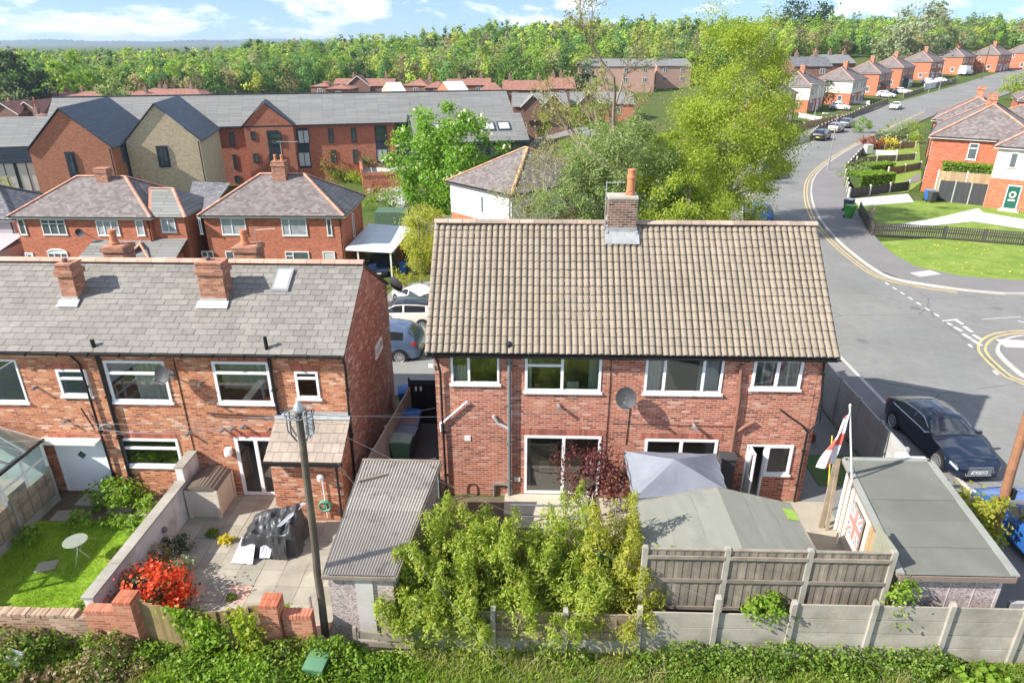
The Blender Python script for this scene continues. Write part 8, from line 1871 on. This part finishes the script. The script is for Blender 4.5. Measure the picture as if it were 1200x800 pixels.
bare_tree('bare_tree', 'small bare shrub in front of the buff brick gable', gp(224, 66), 2.6, None, 86, plain('twig_dark', (.17, .13, .11), .9), .05, 0, L_AUT, 60, .12, depth=4, twr=.012)
# -- plants in the near gardens
def G0(u, v): return Vector(G(u, v, 0))
shrub('hydrangea', 'broad leafy shrub against the terrace wall beside the white door', (-12.6, 16.85, 0), .8, (.8, .45, .45), L_HEDGE, 1700, .11, 101, nc=30); shrub('shrub', 'smaller leafy shrub right of the hydrangea under the kitchen window', (-11.3, 16.6, 0), .5, (.6, .45, .3), L_HEDGE, 700, .11, 102)
for i, (x, y, h, r, lab) in enumerate(((-12.2, 15.95, .45, .38, 'bright leafy plant at the top edge of the lawn, in the middle'), (-11.5, 15.75, .4, .4, 'bright leafy plant at the top edge of the lawn, nearer the white wall'), (-13.2, 15.9, .5, .4, 'leafy plant at the top edge of the lawn nearer the timber fence'), (-14.3, 15.2, .5, .35, 'dark green clump at the foot of the timber fence'), (-11.0, 16.2, .4, .4, 'leafy plant at the foot of the white wall near the house'), (-10.8, 13.9, .3, .3, 'low leafy plant half way along the white wall on the lawn side'), (-10.9, 12.9, .4, .35, 'pale leafed plant on the lawn beside the white wall'), (-11.2, 12.3, .45, .4, 'leafy plant by the white wall near the old brick wall'), (-12.4, 12.1, .35, .35, 'small white flowered plant at the foot of the lawn'), (-14.2, 12.5, .4, .4, 'dusty green plant in the lower left corner of the lawn'), (-14.5, 13.2, .35, .3, 'small plant at the left edge of the lawn'))):
    shrub('garden_plant', lab, (x, y, .02), h, (r, r*.8, h*.5), L_HEDGE if i < 7 else L_NETT, 300, .11, 110+i)
tree('azalea', 'azalea covered with orange red flowers behind the boarded gate', (-9.45, 12.85, .0), 1.1, (.95, .62, .55), L_DARK, 1500, .08, 26, .3, 'dome', .52, 'shrub', seed=130, trunk=True, nb=12, r0=.03, sub='foliage'); T = bpy.data.objects['azalea']
rs = np.random.RandomState(131); P, o, _ = crown(rs, (-9.45, 12.85, .62), (1.0, .66, .58), 34, 2300, .26, 'dome', 3.2); P[:, 2] = np.maximum(P[:, 2], .1); quads_mesh('flowers', leaf_cards(P, .085, rs, .4, .9, 0, o), L_REDS, T)
for (x, y, h, r, mat, lab, sd_) in ((-9.35, 14.0, .6, .42, L_WILL, 'grey leaved shrub in the patio bed above the azalea', 140), (-9.75, 14.9, .55, .35, L_DARK, 'dark plant in the patio bed along the white wall', 141), (-9.3, 13.5, .5, .4, L_NETT, 'green shrub just above the azalea by the patio edge', 142), (-9.9, 14.3, .7, .3, L_AUT, 'straw coloured upright plant against the white wall', 143), (-8.6, 15.3, .22, .2, L_YEL, 'yellow flowering clump in the middle of the patio', 144), (-9.1, 15.6, .18, .2, L_NETT, 'small green clump on the patio left of the yellow flowers', 145), (-8.05, 15.9, .15, .14, L_NETT, 'tiny weed tuft by the covered furniture', 146), (-7.6, 13.2, .12, .12, L_NETT, 'weed tuft between the patio slabs', 147), (-6.1, 12.7, .2, .2, L_LIME, 'weed tuft beside the telegraph pole on the patio', 148), (-8.3, 12.5, .2, .3, L_NETT, 'low weeds at the foot of the patio behind the gate', 149)):
    shrub('garden_plant', lab, (x, y, .04), h, (r, r*.8, h*.55), mat, int(900*r+150), .075, sd_)
shrub('shrub', 'dark green shrub in the gap between corrugated garage and brick semi', (-2.45, 14.9, 0), 1.4, (.35, .9, .75), L_NETT, 1500, .09, 150)
# bamboo clumps along the concrete fence
def bamboo(label, x, y, h, r, n, seed, mat=None):
    """a clump of upright leafy plumes, each a cane with leaves thick about it"""
    rs = np.random.RandomState(seed); T = thing('bamboo', label, 'bamboo', (x, y, 0), 0, 'bamboo clumps along the concrete fence'); m = MB(); P, O = [], []; np_ = 8+int(r*9)
    for k in range(np_):
        a = rs.uniform(0, 2*pi); q = r*.95*sqrt(rs.rand()); b = Vector((x+q*cos(a), y+q*sin(a)*.75, -.1)); hh = h*rs.uniform(.62, 1.08)*(1-.25*q/r); ln = rs.uniform(.2, .95)*r; lean = Vector((cos(a), sin(a)*.7, 0))*ln
        pts = [b+Vector((0, 0, hh*t))+lean*t**2-Vector((0, 0, .07*hh*max(0, t-.75))) for t in np.linspace(0, 1, 9)]; m.tube(pts, [.015*(1-.8*t)+.003 for t in np.linspace(0, 1, 9)], 5, False); wd = rs.uniform(.38, .62)
        for j in range(int(n/np_)):
            t = .10+.90*rs.rand()**.85; i = min(7, int(t*8)); p = pts[i].lerp(pts[i+1], t*8-i); rad = wd*(min(1, t*2.2+.3))*(1.03-t)**.38
            th = rs.uniform(0, 2*pi); rr = rad*sqrt(rs.rand())*(1+.35*sin(th*3+k)); d = np.array([cos(th)*rr, sin(th)*rr, rs.normal()*.06-.30*rr])
            if mn.noise(Vector((p.x*2.3+d[0]*3, p.y*2.3+d[1]*3, p.z*2.3))) < -.16: continue
            if p.y+d[1] < 11.85 and p.z+d[2] < .85 and rs.rand() < .88: continue
            P.append(np.array(p)+d); O.append([d[0]*3, d[1]*3, .25])
    m.build('canes', plain('bamboo_cane', (.30, .31, .09), .6, .2, 5), T, smooth=True); P = np.array(P); P[:, 2] = np.maximum(P[:, 2], .1); O = np.array(O)
    quads_mesh('leaves', leaf_cards(P, .10, rs, .6, .34, .9, O), mat or L_BAMB, T)
for i, (x, y, h, r, n, lab) in enumerate(((-1.9, 13.7, 2.9, .6, 2800, 'bamboo set back beside the bare brick wall, behind the front clumps'), (-.55, 13.5, 2.7, .6, 2800, 'bamboo set back before the grey handrail, behind the front clumps'), (-2.65, 12.05, 2.1, .5, 2600, 'bamboo beside the corrugated garage wall, leftmost of the clumps'), (-1.7, 12.1, 2.2, .65, 3200, 'low broad bamboo over the second fence bay from the left'), (.2, 12.15, 2.1, .65, 3200, 'low bamboo over the middle timber bay of the fence'), (-2.45, 12.0, 1.75, .55, 2900, 'low yellow green bamboo at the left end, spilling over the broken boards'), (-2.0, 12.6, 2.55, .72, 4000, 'bamboo clump second from the left, before the garage wall'), (-1.35, 13.3, 3.0, .7, 4000, 'tall bamboo clump in front of the bare brick wall'), (-.75, 11.98, 2.0, .7, 3300, 'lower bamboo leaning over the timber infill of the fence'), (-.15, 13.1, 3.05, .62, 3600, 'bamboo clump before the patio step'), (.75, 12.1, 2.4, .75, 4000, 'bamboo clump over the concrete post in the middle'), (1.1, 13.6, 3.35, .6, 3400, 'tall bamboo clump below the patio door'), (2.15, 12.9, 3.5, .62, 3600, 'tallest and yellowest bamboo beside the pale shed roof'), (2.2, 12.05, 2.4, .66, 3400, 'golden bamboo at the right end by the closeboard fence'))):
    bamboo(lab, x, y, h*(1.15 if y > 12.5 else 1.05), r, int(n*5.2), 160+i, L_YG if i in (12, 13) else None)
shrub('laurel', 'dark glossy green shrub among the bamboo beside the tallest clump', (1.75, 13.4, 0), 3.2, (.5, .5, .6), L_NETT, 1300, .12, 175, 'round', stem=True)
tree('purple_maple', 'purple leaved small tree in front of the patio door', (1.85, 16.7, 0), 2.6, (1.05, .6, .85), L_PURP, 2600, .085, 40, .26, 'round', .66, seed=176, r0=.04, hollow=1.2, nb=22)
tree('maple_shrub', 'yellow green maple shrub between flat garage and leaning pole', (12.15, 15.5, 0), 2.1, (.82, .78, .85), L_YG, 1900, .13, 34, .28, 'round', .58, 'shrub', seed=177, r0=.035, nb=14, aspect=.9, sub='foliage')
shrub('maple_shrub', 'small yellow green bush by the rear of the blue car', (13.7, 13.4, 0), 1.1, (.5, .45, .5), L_YG, 600, .11, 178); shrub('shrub', 'lime green climber at the end of the closeboard fence', (8.42, 12.0, .9), 1.35, (.22, .2, .72), L_HEDGE, 700, .09, 179, 'round'); shrub('shrub', 'green shrub growing through the gap under the closeboard fence', (5.4, 11.95, 1.05), .6, (.62, .25, .35), L_HEDGE, 800, .10, 180, 'round'); shrub('bamboo_sprig', 'stray bamboo sprig over the left edge of the pale shed roof', (3.1, 12.6, 1.9), .6, (.4, .3, .25), L_BAMB, 350, .11, 181, 'round', aspect=.3)
# ivy on the boarded gate
def ivy(label, pts, n, seed, mat, spread=.16):
    rs = np.random.RandomState(seed); P = []
    for k in range(n):
        i = rs.randint(0, len(pts)-1); a, b = Vector(pts[i]), Vector(pts[i+1]); p = a.lerp(b, rs.rand()); P.append([p.x+rs.normal()*spread, p.y-abs(rs.normal())*.07-.03, p.z+rs.normal()*spread*.6])
    o = quads_mesh('ivy', leaf_cards(np.array(P), .10, rs, .2, .85, .3), mat, None); c = Vector(pts[0]); o.data.transform(Matrix.Translation(-c)); o.location = c; tag(o, label, 'ivy')
ivy('ivy trailing over the middle of the boarded gate', [(-8.0, 11.55, 1.35), (-7.7, 11.5, .9), (-7.5, 11.45, .3), (-7.2, 11.4, 1.25), (-7.0, 11.4, .5)], 900, 190, L_HEDGE); ivy('pale ivy climbing beside the right orange pillar', [(-6.5, 11.5, 1.35), (-6.35, 11.45, .8), (-6.3, 11.4, .1)], 650, 191, L_LIME)
# -- undergrowth and grass on the near bank
def bank():
    rs = np.random.RandomState(200)
    def mass(name, label, n, xr, yr, hf, mat, ls, seed, aspect=.75, thr=None, up=.6):
        rs = np.random.RandomState(seed); x = rs.uniform(*xr, n); y = rs.uniform(*yr, n); h = np.array([hf(a, b) for a, b in zip(x, y)]); keep = h > .03; x, y, h = x[keep], y[keep], h[keep]
        z = h*rs.rand(len(x))**.45-.05; P = np.stack([x, y, z], 1); o = quads_mesh(name, leaf_cards(P, ls, rs, up, aspect), mat, None); tag(o, label, 'undergrowth', None, 'stuff')
    N = lambda a, b, s=1., k=0.: mn.noise(Vector((a*s, b*s, k)))
    def hL(a, b): # tall tangle on the left
        e = S(-14.8, -12.6, a)*.5+.5; base = .25+.55*S(10.0, 11.5, b)*e; return max(.04, (base+.5*N(a, b, .9)+.25*N(a, b, 2.7, 4))*(1-S(-4.6, -2.2, a))*(.95-.55*S(-10.2, -8.8, a)*(1-S(-6.4, -5.4, a)))-.12*S(11.1, 11.6, b))
    mass('undergrowth', 'tangled nettles and ivy filling the bank below the orange pillars', 22000, (-14.8, -2.2), (9.6, 11.62), lambda a, b: hL(a, b)*(1 if N(a, b, .7, 9) > -.28 else .25), L_IVY, .085, 201)
    mass('brambles', 'brown dying bramble stems below the old brick wall', 5200, (-13.2, -8.6), (9.8, 11.62), lambda a, b: hL(a, b)*1.05 if N(a, b, .8, 20) > .02 else 0, L_BRAM, .085, 202)
    mass('nettles', 'bright nettle patch on the bank around the green bin', 14000, (-9, -2.2), (9.6, 11.6), lambda a, b: hL(a, b)*.95+.1 if N(a, b, .8, 30) > -.12 else 0, L_HEDGE, .08, 203)
    def hR(a, b): return max(0, (.08+.52*S(10.95, 11.6, b)+.30*N(a, b, 1.1, 2)+.2*N(a, b, 3, 5))*S(2.2, 3.6, a)*(1-.75*S(9.2, 10.2, a))*(1 if N(a, b, .9, 50)+.6*S(11.0, 11.5, b) > .06 else .12))
    mass('undergrowth', 'leafy weeds along the foot of the concrete fence on the right', 21000, (2.2, 12.8), (10.3, 11.7), hR, L_NETT, .075, 204)
    mass('undergrowth', 'patches of low weeds in the grass below the bamboo', 4500, (-2.8, 3.2), (9.9, 11.7), lambda a, b: .42*S(.05, .4, N(a, b, 1.3, 8)+.12*S(11, 11.6, b)), L_NETT, .085, 205)
    mass('undergrowth', 'glossy dock leaves at the lower right corner of the bank', 1200, (9.6, 12.6), (10.5, 11.6), lambda a, b: .35 if N(a, b, 1.6, 11) > .05 else 0, L_HEDGE, .16, 206)
    def blades(name, label, n, xr, yr, hf, mat, seed, kind='stuff', w=.012):
        rs = np.random.RandomState(seed); x = rs.uniform(*xr, n); y = rs.uniform(*yr, n); h = np.array([hf(a, b) for a, b in zip(x, y)])*rs.uniform(.5, 1.3, n); keep = h > .012; x, y, h = x[keep], y[keep], h[keep]; k = len(x)
        a = rs.uniform(0, 2*pi, k); dx, dy = np.cos(a)*w, np.sin(a)*w; l = rs.normal(size=(k, 2))*h[:, None]*.45; z0 = np.full(k, .0)
        V = np.stack([np.stack([x-dx, y-dy, z0], 1), np.stack([x+dx, y+dy, z0], 1), np.stack([x+l[:, 0], y+l[:, 1], h], 1)], 1)
        o = quads_mesh(name, V, mat, None, None, False, 3); tag(o, label, 'grass', None, kind)
    blades('grass', 'rough grass on the bank along the back fences', 34000, (-14.5, 13), (9.5, 11.75), lambda a, b: .10+.12*max(0, N(a, b, 1.5, 3)+.3) if N(a, b, .55, 14) > -.32 else .02, L_GRASS, 210, w=.013)
    blades('lawn_blades', 'short mown grass blades on the shaded garden lawn', 22000, (-14.6, -10.5), (11.9, 15.9), lambda a, b: .075+.05*N(a, b, 1.2, 6) if not (b > 15.3 and N(a, b, 2, 2) > .1) else 0., leaf('leaf_lawn', (.12, .23, .014), (.19, .32, .022), (.28, .39, .045), .45), 211, w=.011)
    blades('dry_grass', 'pale dead grass stems among the bank weeds', 12000, (-14.5, 13), (9.6, 11.7), lambda a, b: .30*S(-.1, .35, N(a, b, .9, 40)-.35*(a < -2.5)), leaf('leaf_straw', (.34, .28, .13), (.45, .38, .2), (.52, .46, .27), .3), 216, w=.01)
    # dandelions on the corner lawn
    rs = np.random.RandomState(212); c = [GT(u, v) for u, v in ((1040, 288), (1058, 300), (1090, 318), (1200, 328), (1200, 294), (1110, 285))]; from mathutils.geometry import intersect_point_tri_2d
    P = []
    while len(P) < 130:
        x, y = rs.uniform(24, 52), rs.uniform(38, 50)
        if any(intersect_point_tri_2d((x, y), c[0].xy, c[i].xy, c[i+1].xy) for i in range(1, 5)) and N(x, y, .35, 7) > -.1: P.append((x, y, .15))
    o = quads_mesh('dandelions', leaf_cards(np.array(P), .10, rs, 2.5, 1.), L_YEL, None); tag(o, 'scattered yellow dandelions in the corner lawn', 'flowers', None, 'stuff')
    blades('lawn_blades', 'mown grass of the corner lawn inside the pavement', 15000, (24, 56), (37, 52), lambda a, b: .13+.07*N(a, b, .6, 6) if any(intersect_point_tri_2d((a, b), c[0].xy, c[i].xy, c[i+1].xy) for i in range(1, 5)) else 0., L_GRASS, 213, w=.03)
bank()
# ---------------------------------------------------------------- the air: hills fade to blue
bpy.ops.mesh.primitive_cube_add(size=1); hz = bpy.context.object; hz.name = 'haze'; hz.dimensions = (17000, 9000, 76); hz.location = (0, 4300, 30); bpy.context.view_layer.update()
m, nt, out = newmat('haze_air'); g = NT(nt); pv = g.n('ShaderNodeVolumePrincipled', {'Color': (.62, .76, 1., 1), 'Density': .00016, 'Anisotropy': .2}); g.link(pv.outputs[0], out.inputs['Volume']); hz.data.materials.append(m); tag(hz, None, None, None, 'stuff')
